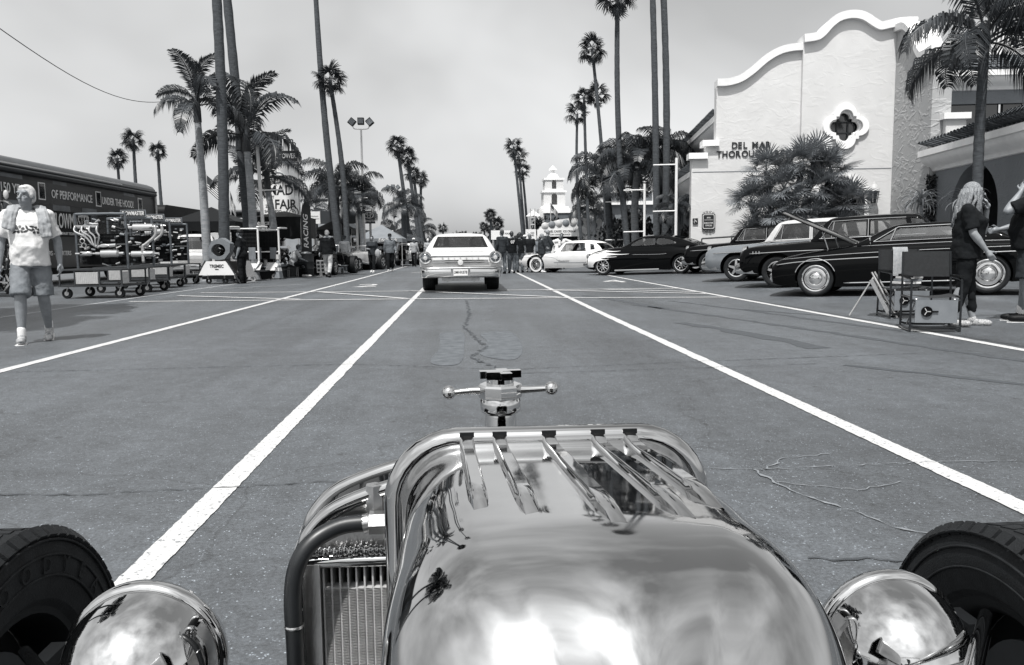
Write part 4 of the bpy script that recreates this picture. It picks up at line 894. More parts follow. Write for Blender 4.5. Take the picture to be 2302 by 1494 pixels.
# shrubs
def leafmass(name, label, c, rad, n, size, m, seed, cat='shrub', group=None, stuff=False):
    q = random.Random(seed); mb = MB(); bumps = [(Vector((q.gauss(0, .5), q.gauss(0, .5), q.uniform(-.4, .6))), q.uniform(.3, .6)) for _ in range(9)]
    for i in range(n):
        b, r = bumps[i % 9]; d = Vector((q.gauss(0, 1), q.gauss(0, 1), q.gauss(0, 1))).normalized()*r*q.uniform(.55, 1.05)+b
        p = Vector((c[0]+d.x*rad[0], c[1]+d.y*rad[1], max(0.03, c[2]+d.z*rad[2])))
        M = Matrix.Rotation(q.uniform(0, 6.3), 3, 'Z') @ Matrix.Rotation(q.uniform(-1.3, 1.3), 3, 'X'); s = size*q.uniform(.6, 1.3)
        mb.add([M @ Vector(v)*s+p for v in ((-.5, 0, 0), (0, -.9, 0.1), (.5, 0, 0), (0, .9, -.1))], [(0, 1, 2, 3)])
    if stuff: o = obj(name, mb, m, None, 0, fix=False); o['kind'] = 'stuff'; tag(o, label, cat, group); return o
    t = thing(name, label, cat, (c[0], c[1], 0), 0, group); mb.v = [(x-c[0], y-c[1], z) for x, y, z in mb.v]
    obj('crown', mb, m, t, 0, fix=False)
    tr = MB()
    for k in range(4): tr.tube([(0.05*k, 0, 0), (q.uniform(-.3, .3)*rad[0], q.uniform(-.3, .3)*rad[1], c[2])], [0.07*rad[2]**.5, 0.02], 6)
    obj('trunk', tr, bark, t); return t
leafmass('shrub', 'small dark shrub between the door lantern and the buttress', bpt(6.1, -0.6, 1.5), (0.35, 0.3, 0.35), 160, 0.09, hedge, 3)
SHB = 'bushes at the foot of the palms'
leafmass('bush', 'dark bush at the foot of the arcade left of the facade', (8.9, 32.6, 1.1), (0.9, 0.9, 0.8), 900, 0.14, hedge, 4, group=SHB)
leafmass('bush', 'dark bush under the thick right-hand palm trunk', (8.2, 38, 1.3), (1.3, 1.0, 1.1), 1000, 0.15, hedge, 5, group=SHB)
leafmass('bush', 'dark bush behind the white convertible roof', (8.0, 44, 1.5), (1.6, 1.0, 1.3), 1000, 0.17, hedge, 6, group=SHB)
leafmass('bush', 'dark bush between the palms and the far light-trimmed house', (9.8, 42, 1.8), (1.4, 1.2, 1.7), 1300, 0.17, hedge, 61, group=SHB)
# slim white frames (banner posts) along the right kerb
for i, (x, y, h, lbl) in enumerate(((7.55, 37.2, 3.4, 'left'), (7.75, 34.0, 3.7, 'middle'), (8.2, 30.6, 4.4, 'right'))):
    b = thing('banner_post', lbl+' of the three slim white banner posts by the right-hand palms', 'banner post', (x, y, 0), 0, 'slim banner posts'); b_ = b
    obj('post', MB().cyl((0, 0, 0), (0, 0, h), 0.055), white, b)
    for z in (h-0.25, h-2.0): obj('arm', MB().cyl((0, 0, z), (-0.9, 0, z-0.02), 0.028), white, b)
for i, (x, y, lbl) in enumerate(((8.95, 60, 'left'), (9.5, 60, 'right'))):
    b = thing('banner_post', lbl+' of two distant white banner posts over the food stand', 'banner post', (x, y, 0), 0, 'slim banner posts')
    obj('post', MB().cyl((0, 0, 0), (0, 0, 4.4+.6*i), 0.06), white, b); obj('arm', MB().cyl((0, 0, 3.9), (-0.8, 0, 3.9), 0.03), white, b)
# ============================================================ FAR BUILDINGS, CENTRE AND RIGHT
TW = thing('bell_tower', 'white stepped bell tower with arched openings and small pyramid cap', 'tower', (9.05, 80, 0))
def tier(name, w, z0, z1, arch=None):
    if arch:
        mb = slab([(-w, z0), (-w*0.97, z1), (w*0.97, z1), (w, z0)], [archhole(0, arch, z0+0.35+(z1-z0)*0.45, z0+0.15, 10)], 0.25); mb.xf(Matrix.Translation((0, -w+0.12, 0)) @ XZ)
        mb.box((0, 0.0, (z0+z1)/2), (2*w-0.05, 0.1, z1-z0)).box((-w+0.1, 0.1, (z0+z1)/2), (0.2, 2*w-0.2, z1-z0)).box((w-0.1, 0.1, (z0+z1)/2), (0.2, 2*w-0.2, z1-z0))
    else: mb = MB().box((0, 0, (z0+z1)/2), (2*w, 2*w, z1-z0))
    return obj(name, mb, stucco_w, TW, 20)
tier('base', 1.5, 0, 4.95); tier('lower_stage', 1.08, 5.15, 6.5, 0.28); tier('upper_stage', 0.92, 6.7, 7.75, 0.22)
for w, z in ((1.35, 4.95), (1.2, 6.5), (1.02, 7.72)): obj('ledge', MB().box((0, 0, z+0.08), (2*w, 2*w, 0.18)), trim, TW, 0)
obj('dome', MB().lathe([(0.62*math.cos(R(a)), 7.88+0.55*math.sin(R(a))) for a in range(0, 91, 15)], n=20), trim, TW)
obj('cupola', MB().box((0, 0, 8.55), (0.3, 0.3, 0.4)), trim, TW, 0)
obj('cap', MB().lathe([(0.42, 8.72), (0.4, 8.78), (0.001, 9.2)], n=4), trim, TW, 0)
tr = thing('corner_turret', 'small white turret with pyramid roof left of the bell tower', 'tower', (7.0, 79, 0))
obj('wall', MB().box((0, 0, 2.1), (0.95, 0.95, 4.2)), stucco_w, tr, 0); obj('roof', MB().lathe([(0.75, 4.2), (0.001, 4.8)], n=4), trim, tr, 0)
hl = thing('exhibit_hall', 'long dark flat-roofed hall with pale roof edge under the bell tower', 'building', (12.8, 79.5, 0))
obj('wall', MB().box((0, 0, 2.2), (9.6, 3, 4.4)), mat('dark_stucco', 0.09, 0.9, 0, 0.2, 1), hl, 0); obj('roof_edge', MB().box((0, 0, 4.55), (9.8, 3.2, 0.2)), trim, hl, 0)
for k, (x, s) in enumerate(((-3.0, 1.5), (-0.9, 1.3), (1.2, 1.4), (3.2, 1.2))):
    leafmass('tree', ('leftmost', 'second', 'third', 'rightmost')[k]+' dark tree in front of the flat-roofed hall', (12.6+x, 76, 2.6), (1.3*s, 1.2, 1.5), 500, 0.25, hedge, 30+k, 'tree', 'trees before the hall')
hs = thing('trimmed_house', 'low house with white stepped roof edge beyond the palms', 'building', (13.6, 58, 0))
obj('wall', MB().box((0, 0, 2.0), (6.5, 5, 4.0)), stucco_g, hs, 0); obj('roof_edge', MB().box((0, -0.1, 4.1), (6.9, 5.4, 0.25)).box((-1.6, -0.1, 5.0), (3, 4, 0.25)), trim, hs, 0); obj('upper_wall', MB().box((-1.6, 0, 4.5), (2.7, 3.6, 0.9)), stucco_g, hs, 0)
# food stand
fs = thing('food_stand', 'white food stand with scalloped curved top and FUNNEL CAKES sign', 'food stand', (7.6, 58, 0))
obj('counter', MB().box((0, 0, 0.65), (4.6, 1.8, 1.3)).box((1.5, 0, 1.9), (1.7, 1.7, 1.4)), white, fs, 0)
obj('opening', MB().box((-0.8, -0.7, 1.55), (2.8, 0.3, 0.7)), blackm, fs, 0)
top = [(-2.2, 2.35), (2.3, 2.35), (2.3, 3.0), (2.15, 3.15), (2.0, 3.02), (1.2, 3.14), (0.2, 3.16), (-0.8, 3.05), (-1.6, 2.82), (-2.1, 2.55)]
mb = slab(top, [], 0.15); mb.xf(Matrix.Translation((0, -0.95, 0)) @ XZ); obj('curved_top', mb, white, fs, 0)
for i in range(8):
    obj('scallop', MB().lathe([(0.26, 0), (0.2, -0.05), (0.001, -0.07)], (-1.75+i*0.5, -1.03, 2.62+0.2*math.sin(PI*i/7)), 'Y', 12), (lightg, midg)[i % 2], fs)
sb = obj('sign_board', MB().box((-0.8, -1.02, 2.12), (3.0, 0.06, 0.5)), paper, fs, 0)
text('lettering', 'FUNNEL CAKES  ICE CREAM', ink, sb, (-0.7, -1.055, 2.22), (PI/2, 0, 0), 0.2, 0.004, 0.9, off=0.004)
text('lettering', 'CORN DOGS  LEMONADE', ink, sb, (-0.7, -1.055, 2.0), (PI/2, 0, 0), 0.14, 0.004, 0.9, off=0.002)
obj('menu_board', MB().box((-2.75, -0.9, 2.02), (0.75, 0.06, 0.75)), paper, fs, 0)
text('lettering', 'SNACKS\nDRINKS', ink, fs, (-2.75, -0.94, 2.05), (PI/2, 0, 0), 0.16, 0.004, 0.8)
def us_flag(name, label, loc, pole_h, w, h, droop, seed, rz=0):
    t = thing(name, label, 'flag', loc, rz, 'striped flags')
    obj('pole', MB().cyl((0, 0, 0), (0, 0, pole_h), 0.035), galv, t)
    def pt(u, v):
        a = droop; x = u*w*math.cos(a)+0.03; z = pole_h-0.05-v*h-u*w*math.sin(a); return (x, 0.10*math.sin(u*7+v)*u, z)
    fl = obj('cloth', MB().grid([[pt(u/12, v/13) for v in range(14)] for u in range(13)]), paper, t, 60, fix=False)
    for k in range(0, 13, 2):
        u0 = 0.42 if k < 7 else 0
        for e in (-1, 1): obj('stripe', MB().grid([[Vector(pt(u0+(1-u0)*i/10, v))+Vector((0, e*0.004, 0)) for v in (k/13, (k+1)/13)] for i in range(11)]), dark, fl, 60, fix=False)
    for e in (-1, 1): obj('canton', MB().grid([[Vector(pt(0.42*i/6, v/6*7/13))+Vector((0, e*0.006, 0)) for v in range(7)] for i in range(7)]), dark, fl, 60, fix=False)
    return t
us_flag('flag', 'small striped flag flying in front of the bell tower hall', (6.6, 60, 0), 4.4, 0.8, 0.5, 0.9, 1)
lt = thing('ladder_sign_frame', 'narrow ladder-like frame standing left of the food stand', 'frame', (5.25, 60, 0))
for x in (-0.16, 0.16): obj('rail', MB().cyl((x, 0, 0), (x, 0, 4.0), 0.035), galv, lt)
for k in range(7): obj('rung', MB().cyl((-0.16, 0, 0.6+k*0.55), (0.16, 0, 0.6+k*0.55), 0.025), galv, lt)
leafmass('tree', 'dark tree beside the ladder-like frame', (6.0, 66, 2.2), (1.3, 1.0, 1.6), 900, 0.2, hedge, 40, 'tree', 'far trees')
leafmass('tree', 'far rounded tree above the middle of the white sedan roof', (-0.6, 190, 3.3), (3.2, 2.5, 2.3), 700, 0.5, hedge, 41, 'tree', 'far trees')
leafmass('tree', 'far rounded tree above the right of the white sedan roof', (2.9, 190, 3.2), (2.6, 2.5, 2.2), 600, 0.5, hedge, 42, 'tree', 'far trees')
ws = thing('roadside_board', 'white board standing behind the crowd right of the sedan', 'sign', (2.95, 62, 0))
obj('board', MB().box((0, 0, 2.1), (1.5, 0.06, 0.7)), paper, ws, 0); text('lettering', 'DEL MAR', ink, ws, (0.3, -0.04, 2.2), (PI/2, 0, 0), 0.2, 0.004)
for x in (-0.6, 0.6): obj('post', MB().cyl((x, 0.02, 0), (x, 0.02, 1.75), 0.04), galv, ws)
# low far line of trees closing the street
fw = leafmass('far_trees', 'line of far dark trees closing the street at the horizon', (0, 330, 2.0), (150, 8, 5), 14000, 1.0, hedge, 44, 'trees', stuff=True)
# ============================================================ PARKING APRON (rises gently towards the building)
def lot_z(x): return interp(x, (5.45, 9.0, 12, 60), (0.003, 0.13, 0.15, 0.15))
g = MB().grid([[(x, y, lot_z(x)+(-0.001 if y in (-30, 60) else 0)) for y in (-30, 0, 10, 20, 30, 40, 60)] for x in (5.45, 6.2, 7, 8, 9, 12, 20, 60)])
struct('parking_apron', g, asph, 60)
# ============================================================ CARS (local +x = nose, +y = left, origin under the front axle)
class Car:
    def __init__(s, name, label, cat, loc, rz, body, paint_m, pitch=0.0, group=None):
        s.t = thing(name, label, cat, loc, 0, group)
        s.t.rotation_euler = (Matrix.Rotation(rz, 3, 'Z') @ Matrix.Rotation(pitch, 3, 'Y')).to_euler()
        s.st = sorted(body); s.p = paint_m; s.xs = [b[0] for b in s.st]
    def row(s, x): return [sm(x, s.xs, [b[k] for b in s.st]) for k in range(1, 8)]
    def half(s, x, k=4):
        zt, zs, ws, wm, zm, wb, zb = s.row(x)
        P = [(0, 0, zt), (ws*0.55, 0, zt-(zt-zs)*0.22), (ws, 0, zs), (wm, 0, zm), (wm*0.985, 0, (zm*0.45+zb*0.55)), (wb, 0, zb)]
        C_ = cr(P, k); return [(p.x, p.z) for p in C_]+[(wb*0.5, zb), (0, zb)]
    def surf(s, x, z):
        h = s.half(x); best = 0.0
        for (a, za), (b, zb) in zip(h, h[1:]):
            if (za-z)*(zb-z) <= 0 and abs(za-zb) > 1e-6:
                t = (z-za)/(zb-za); best = max(best, a+(b-a)*t)
        return best
    def body(s, wheels, ra, n=46, depth=0.34, skirt=()):
        A = []
        for i in range(n+1):
            f = i/n; x = s.xs[0]+(s.xs[-1]-s.xs[0])*(0.5-0.5*math.cos(PI*f)); h = s.half(x)
            A.append([(x, y, z) for y, z in h]+[(x, -y, z) for y, z in h[-2:0:-1]])
        mb = MB().grid(A, cv=True); m = len(A[0]); k = len(mb.v)
        mb.f += [tuple(range(m)), tuple(range(k-m, k))[::-1]]
        b = obj('body', mb, s.p, s.t, 180); b['ang'] = 42; s.b = b
        for wx, wz in wheels:
            if wx in skirt: continue
            wm = s.row(wx)[3]
            for e in (-1, 1):
                c = cutter(MB().cyl((wx, e*(wm-depth), wz), (wx, e*(wm+0.3), wz), ra, n=36), blackm)
                c.parent = s.t; boolean(b, c)
        return b
    def patch(s, name, xs, zlo, zhi, m, parent=None, nz=4, off=0.004, sides=(1, -1)):
        for e in sides:
            A = []
            for i, x in enumerate(xs):
                lo = zlo(x) if callable(zlo) else zlo[i]; hi = zhi(x) if callable(zhi) else zhi[i]
                A.append([(x, e*(s.surf(x, lo+(hi-lo)*j/nz)+off), lo+(hi-lo)*j/nz) for j in range(nz+1)])
            obj(name, MB().grid(A), m, parent or s.b, 180, fix=False)
    def strip(s, name, pts, r, m=None, sides=(1, -1), flat=0.4):
        """trim strip on the flank through (x,z) points"""
        for e in sides:
            P = cr([(x, 0, z) for x, z in pts], 8) if len(pts) > 2 else [Vector((pts[0][0]+(pts[1][0]-pts[0][0])*i/14, 0, pts[0][1]+(pts[1][1]-pts[0][1])*i/14)) for i in range(15)]
            obj(name, MB().tube([(p.x, e*(s.surf(p.x, p.z)+r*flat*0.5), p.z) for p in P], r, 8), m or chrome, s.b, 180)
    def cabsec(s, c, x, off, k=5):
        zb = c['belt']-0.06; h = sm(x, c['hx'], c['hz'])-off
        h = max(h, zb+0.015); zr = c['hz_max']
        def w(z): return c['wb']+(c['wr']-c['wb'])*max(0, min(1, (z-c['belt'])/(zr-c['belt'])))-off
        rc = min(c.get('rc', 0.09), (h-zb)*0.6)
        P = [(w(zb), zb), (w((zb+h-rc)/2), (zb+h-rc)/2)]
        wt = w(h)
        for i in range(k+1):
            a = R(90*i/k); P.append((wt-rc+rc*math.cos(a)+(w(h-rc)-wt)*(1-i/k), h-rc+rc*math.sin(a)))
        for t in (0.6, 0.3): P.append(((wt-rc)*t, h+c.get('crown', 0.03)*(1-t*t)*min(1, (h-zb)/0.3)))
        P.append((0, h+c.get('crown', 0.03)*min(1, (h-zb)/0.3)))
        return P
    def cabmb(s, c, off, n=34, close=True, drop=0.0):
        x0, x1 = c['hx'][0]+off*1.2, c['hx'][-1]-off*1.2; A = []
        for i in range(n+1):
            x = x0+(x1-x0)*i/n; P = s.cabsec(c, x, off)
            if drop: P = [(P[0][0], P[0][1]-drop)]+P
            A.append([(x, y, z) for y, z in P]+[(x, -y, z) for y, z in P[-2::-1]])
        mb = MB().grid(A, cv=close); m = len(A[0]); k = len(mb.v)
        mb.f += [tuple(range(m)), tuple(range(k-m, k))[::-1]] if close else []
        return mb
    def cab(s, c, side, ws, rw, roof_m=None, glass_m=None, seats=True, open_side=False):
        """side: list of (x,z) window outlines, ws / rw: (y,z) outlines of front and rear glass (half, mirrored)"""
        c['hz_max'] = max(c['hz'])
        o = obj('roof', s.cabmb(c, 0), roof_m or s.p, s.t, 180); o['ang'] = 50
        cc = cutter(s.cabmb(c, 0.035, drop=0.3), blackm); cc.parent = s.t; boolean(o, cc)
        mid = (c['hx'][0]+c['hx'][-1])/2
        for P in side:
            P = [(p.x, p.z) for p in cr([(x, 0, z) for x, z in P], 4, True)] if c.get('round') else P
            ct = cutter(MB().prism([(x, -1.3, z) for x, z in P], (0, 2.6, 0)), s.p); ct.parent = s.t; boolean(o, ct)
        for H, xa, xb in ((ws, mid, c['hx'][-1]+0.4), (rw, c['hx'][0]-0.4, mid)):
            if not H: continue
            P = [(y, z) for y, z in H]+[(-y, z) for y, z in H[::-1]]
            ct = cutter(MB().prism([(xa, y, z) for y, z in P], (xb-xa, 0, 0)), s.p); ct.parent = s.t; boolean(o, ct)
        gm = s.cabmb(c, 0.016, close=False); fr, rr, sl, sr = MB(), MB(), MB(), MB()
        for f in gm.f:
            P = [Vector(gm.v[i]) for i in f]; cen = sum(P, Vector())/len(P); nrm = (P[1]-P[0]).cross(P[2]-P[0]).normalized() if len(P) > 2 else Vector((0, 0, 1))
            top = sm(cen.x, c['hx'], c['hz']); z_side = abs(nrm.y) > 0.75
            d = (sl if cen.y > 0 else sr) if z_side else (fr if cen.x > mid else rr)
            if not z_side and abs(nrm.x) < 0.2: continue
            d.add(P, [tuple(range(len(P)))])
        gm_ = glass_m or cglass
        obj('windscreen', fr, gm_, o, 180, fix=False); obj('rear_window', rr, gm_, o, 180, fix=False)
        if not open_side: obj('side_window', sl, gm_, o, 180, fix=False); obj('side_window', sr, gm_, o, 180, fix=False)
        if seats:
            L_ = c['hx'][-1]-c['hx'][0]; b = c['belt']
            for x in (c['hx'][-1]-L_*0.45, c['hx'][-1]-L_*0.78): obj('seat', MB().box((x, 0, b-0.12), (0.18, 1.25, 0.4), mtx=Matrix.Rotation(-0.2, 3, 'Y')).box((x+0.3, 0, b-0.35), (0.6, 1.25, 0.2)), dark, s.t, 0)
            sx = c['hx'][-1]-L_*0.27
            obj('steering_wheel', MB().tube([(sx+0.08*math.sin(t), 0.36+0.19*math.cos(t), b-0.02+0.17*math.sin(t)) for t in [i*PI/10 for i in range(20)]], 0.012, 6, closed=True).bar((sx, 0.19, b-0.02), (sx, 0.55, b-0.02), 0.02).cyl((sx, 0.36, b-0.02), (sx+0.4, 0.36, b-0.2), 0.02), lightg, s.t)
        s.cabspec = c; s.roof = o
        return o
    def wheel(s, x, y, r, w, style, zc=None, rim=None):
        zc = r if zc is None else zc; e = 1 if y > 0 else -1; rim = rim or r*0.6
        t = obj('wheel', MB().lathe(tyre_profile(r, w, rim, 0.008), (x, y, zc), 'Y', 44), rubber, s.t, 25)
        fy = y+e*w*0.42
        if style == 'white': obj('whitewall', MB().lathe([(r*0.9, e*w*0.515), (r*0.68, e*w*0.53)], (x, y, zc), 'Y', 40), white, t)
        rm = obj('rim', MB().lathe([(rim*1.04, e*w*0.42), (rim*0.98, e*w*0.46), (rim*0.9, e*w*0.42), (rim*0.86, e*w*0.1), (0.001, e*w*0.08)], (x, y, zc), 'Y', 40), chrome if style != 'dark' else dark, t)
        if style == 'moon':
            obj('hub_cap', MB().lathe([(rim*0.8, e*w*0.30), (rim*0.72, e*w*0.36), (rim*0.5, e*w*0.33), (rim*0.46, e*w*0.42), (rim*0.3, e*w*0.52), (rim*0.15, e*w*0.57), (0.001, e*w*0.58)], (x, y, zc), 'Y', 36), chrome, rm, 60)
        elif style == 'spoke':
            for k in range(5):
                a = 2*PI*k/5+0.3; d = Vector((math.cos(a), 0, math.sin(a))); n = Vector((-math.sin(a), 0, math.cos(a)))
                p0, p1 = Vector((x, fy-e*0.01, zc))+d*rim*0.12, Vector((x, fy-e*0.03, zc))+d*rim*0.9
                obj('spoke', MB().prism([p0-n*rim*0.16, p0+n*rim*0.16, p1+n*rim*0.10, p1-n*rim*0.10], (0, e*0.03, 0)), alu, rm, 20)
            obj('dish', MB().lathe([(rim*0.86, e*w*0.11), (0.001, e*w*0.11)], (x, y, zc), 'Y', 24), blackm, rm)
            obj('hub_cap', MB().lathe([(rim*0.2, e*w*0.42), (rim*0.17, e*w*0.5), (0.001, e*w*0.52)], (x, y, zc), 'Y', 16), chrome, rm)
        else:
            for k in range(10 if style == 'wide' else 16):
                a = 2*PI*k/(10 if style == 'wide' else 16); d = Vector((math.cos(a), 0, math.sin(a)))
                obj('spoke', MB().tube([Vector((x, fy-e*0.03, zc))+d*rim*0.2, Vector((x, fy-e*0.045, zc))+d*rim*0.86], [rim*0.09, rim*0.05] if style == 'wide' else rim*0.035, 6), chrome, rm)
            obj('dish', MB().lathe([(rim*0.86, e*w*0.11), (0.001, e*w*0.11)], (x, y, zc), 'Y', 24), blackm, rm)
            obj('hub_cap', MB().lathe([(rim*0.32, e*w*0.36), (rim*0.26, e*w*0.46), (rim*0.1, e*w*0.52), (0.001, e*w*0.53)], (x, y, zc), 'Y', 20), chrome, rm)
        return t
    def bumper(s, x, hw_, z, h, wrap=0.35, bow=0.1, face=1, name='bumper', depth=0.1, m=None):
        """face=1 front, -1 rear"""
        A = []; n = 20
        prof = [(0, -0.5), (0.7, -0.42), (1, -0.15), (0.92, 0.05), (1, 0.25), (0.7, 0.45), (0, 0.5)]
        for i in range(n+1):
            f = -1+2*i/n; a = abs(f); y = hw_*f*(1-0.04*a); xx = x-face*(bow*f*f+(max(0, a-0.86)/0.14)**2*wrap)
            if a > 0.86: y = hw_*math.copysign(0.86+0.14*math.sin((a-0.86)/0.14*PI/2), f)*0.97
            A.append([(xx+face*px*depth, y, z+pz*h) for px, pz in prof])
        mb = MB().grid(A); return obj(name, mb, m or chrome, s.t, 60)
    def lamp(s, x, y, z, r, face=1, lens=None, name='headlight', hood=0.05, ring=None, tilt=0):
        b = obj(name, MB().lathe([(r*1.25, -0.06*face), (r*1.25, 0.02*face), (r*1.1, 0.045*face), (r*0.98, 0.03*face), (r*0.95, 0.0)], (x, y, z), 'X', 28), ring or chrome, s.t, 60)
        obj('lens', MB().lathe([(r*0.97, 0.005*face), (r*0.6, 0.03*face), (0.001, 0.04*face)], (x, y, z), 'X', 24), lens or lightg, b, 180); return b
    def mirror(s, x, y, z):
        obj('door_mirror', MB().sph((x, y, z+0.08), (0.02, 0.06, 0.045), 10, 8).cyl((x, y-0.02, z), (x, y, z+0.06), 0.01), chrome, s.t)
    def underside(s, x0, x1, w, z):
        obj('underbody', MB().box(((x0+x1)/2, 0, z), (x1-x0, 2*w, 0.16)), blackm, s.t, 0)
def lot(x, y): return (x, y, lot_z(x))
AZ = R(146); PIT = R(2.1)
# ---------------------------------------------------------------- white sedan ahead (seen from behind)
gx = Car('sedan', 'white two-door sedan with round tail lamps driving ahead in the middle lane', 'car', (-0.055, 23.35, 0), R(90), [
    (-4.36, .80, .79, .55, .84, .70, .86, .42), (-4.33, .87, .855, .80, .90, .72, .90, .36), (-4.2, .945, .92, .90, .965, .72, .93, .34), (-3.9, .97, .94, .92, .985, .72, .94, .33), (-3.05, .99, .95, .92, .995, .72, .95, .32), (-2.2, 1.0, .95, .92, 1.0, .70, .95, .28),
    (-0.9, 1.0, .94, .92, 1.0, .70, .95, .25), (-0.2, .96, .92, .90, .99, .70, .95, .26), (0.5, .92, .90, .88, .98, .70, .93, .30), (0.85, .88, .86, .82, .94, .68, .90, .34), (0.95, .8, .78, .75, .88, .66, .85, .38)], whitec)
gx.body(((0, .36), (-3.05, .37)), .42)
gx.cab(dict(belt=1.0, hx=(-3.42, -3.2, -2.75, -2.1, -1.5, -1.3, -0.62), hz=(.99, 1.14, 1.37, 1.41, 1.41, 1.395, 1.0), wb=.86, wr=.62, rc=.1, crown=.025),
       [[(-1.0, 1.04), (-1.42, 1.33), (-2.1, 1.35), (-2.25, 1.04)], [(-2.33, 1.04), (-2.2, 1.35), (-2.5, 1.34), (-2.75, 1.06)]],
       [(.55, 1.345), (.68, 1.05)], [(.57, 1.335), (.69, 1.055)])
for y in (.80, -.80):
    gx.wheel(-3.05, y, .36, .30, 'wide'); gx.wheel(0, y*.98, .35, .22, 'wide')
gx.bumper(-4.42, .985, .465, .22, .30, .06, -1, 'rear_bumper', .09)
gx.bumper(-4.44, .99, .585, .05, .22, .06, -1, 'bumper_upper_lip', .08)
gx.bumper(1.0, .97, .5, .2, .3, .1, 1, 'front_bumper')
for y in (.82, -.82):
    p = obj('fender_pod', MB().lathe([(.115, .5), (.135, .25), (.15, .02), (.15, -.06)], (-4.33, y, .815), 'X', 32), whitec, gx.t, 60)
    tl = obj('tail_lamp', MB().lathe([(.15, -.06), (.152, -.09), (.135, -.11), (.105, -.10), (.1, -.06)], (-4.33, y, .815), 'X', 32), chrome, gx.t, 60)
    obj('lens', MB().lathe([(.104, -.08), (.075, -.105), (.05, -.11)], (-4.33, y, .815), 'X', 28), red, tl)
    obj('reversing_lens', MB().lathe([(.05, -.105), (.045, -.125), (.001, -.13)], (-4.33, y, .815), 'X', 20), lightg, tl)
    for k in range(4): a = k*PI/2; obj('lens_bar', MB().bar((-4.437, y+.045*math.cos(a), .815+.045*math.sin(a)), (-4.425, y+.098*math.cos(a), .815+.098*math.sin(a)), .016), chrome, tl, 0)
obj('trim_bar', MB().box((-4.375, 0, .755), (.03, 1.3, .022)), chrome, gx.b, 0); obj('trim_bar', MB().box((-4.375, 0, .70), (.03, 1.36, .016)), chrome, gx.b, 0)
obj('deck_edge', MB().box((-4.355, 0, .858), (.02, 1.5, .012)), midg, gx.b, 0)
obj('fuel_cap', MB().lathe([(.001, -.05), (.06, -.045), (.072, -.02), (.072, .02)], (-4.36, 0, .70), 'X', 20), whitec, gx.b)
for i, ch in enumerate('GALAXIE'): text('trunk_letter', ch, steel, gx.b, (-4.372, .42-.14*i, .805), (PI/2, 0, -PI/2), .05, .004, off=.001)
pl = obj('licence_plate', MB().box((-4.53, 0, .475), (.012, .33, .15)), paper, gx.t, 0)
text('plate_number', '3MHK878', ink, pl, (-4.538, 0, .475), (PI/2, 0, -PI/2), .095, .002, .78, off=.001)
for y in (.2, -.2): obj('bumper_guard', MB().box((-4.52, y, .475), (.05, .05, .2)), chrome, gx.t, 30)
obj('rear_axle', MB().cyl((-3.05, -.7, .36), (-3.05, .7, .36), .05).sph((-3.05, 0, .36), .14), blackm, gx.t)
obj('fuel_tank', MB().box((-3.9, 0, .33), (.6, .9, .14)), steel, gx.t, 20)
for y in (.32, -.32): obj('exhaust_pipe', MB().cyl((-4.3, y, .27), (-1.5, y, .25), .035), steel, gx.t)
for x, y, m_, r_ in ((-1.5, .38, hair_d, .115), (-1.5, -.34, hair_w, .1)):
    pr = thing('person', 'driver with dark hair seen through the sedan rear window' if y > 0 else 'grey-haired passenger seen through the sedan rear window', 'person', (-.055-y, 23.35+x, 0))
    obj('body', MB().cap((0, 0, .75), (0, 0, 1.0), .17, .14).cap((0, 0, 1.05), (0, 0, 1.1), .05, .05).sph((0, 0, 1.2), (.078, .095, .115)), skin, pr, 180); obj('shirt', MB().cap((0, -.01, .7), (0, -.01, 1.0), .2, .15), cloth_d, pr, 180); obj('hair', MB().sph((0, -.015, 1.215), (.088, .098, .115)), m_, pr, 180)
# ---------------------------------------------------------------- near black two-door with raised bonnet
ca = Car('two_door_car', 'low black two-door car with raised bonnet nearest the folding chairs', 'car', (7.12, 15.45, lot_z(7.12)), AZ, [
    (-4.15, .72, .70, .7, .80, .6, .75, .30), (-4.05, .86, .83, .82, .90, .62, .82, .24), (-3.3, .93, .87, .85, .93, .62, .86, .2), (-2.3, .95, .89, .86, .94, .62, .88, .16), (-.85, .94, .88, .86, .94, .62, .88, .16),
    (-.3, .90, .84, .84, .93, .60, .87, .17), (.35, .80, .77, .82, .92, .58, .85, .19), (.68, .70, .685, .80, .90, .56, .82, .22), (.80, .62, .61, .74, .86, .52, .78, .26)], black, PIT)
ca.body(((0, .33), (-2.8, .34)), .365)
ca.cab(dict(belt=.95, hx=(-3.15, -2.9, -2.5, -2.0, -1.5, -1.35, -.72), hz=(.94, 1.1, 1.235, 1.27, 1.27, 1.25, .95), wb=.80, wr=.60, rc=.08, crown=.02),
       [[(-1.04, .985), (-1.42, 1.2), (-2.35, 1.2), (-2.58, 1.12), (-2.72, .985)]], [(.55, 1.2), (.66, .99)], [(.52, 1.2), (.63, 1.0)])
for y in (.79, -.79): ca.wheel(0, y, .33, .2, 'moon', rim=.245); ca.wheel(-2.8, y, .335, .21, 'moon', rim=.245)
ca.strip('chrome_strip', [(.7, .61), (0, .665), (-2, .70), (-4.0, .70)], .010); ca.strip('chrome_strip', [(.6, .71), (-.5, .765), (-2, .79), (-4.0, .79)], .006); ca.strip('rocker_trim', [(-.5, .235), (-2.3, .235)], .012)
ca.strip('belt_trim', [(-.8, .90), (-2.6, .905), (-3.9, .86)], .006)
for e in (1, -1): obj('window_trim', MB().tube([(x, e*(.80+(.60-.80)*(z-.95)/.32+.006), z) for x, z in ((-1.0, .97), (-1.4, 1.215), (-2.37, 1.215), (-2.62, 1.13), (-2.77, .975), (-1.0, .97))], .009, 6).tube([(x, e*(.80+(.60-.80)*(z-.95)/.32+.004), z) for x, z in ((-1.28, .975), (-1.36, 1.2))], .010, 6), chrome, ca.roof)
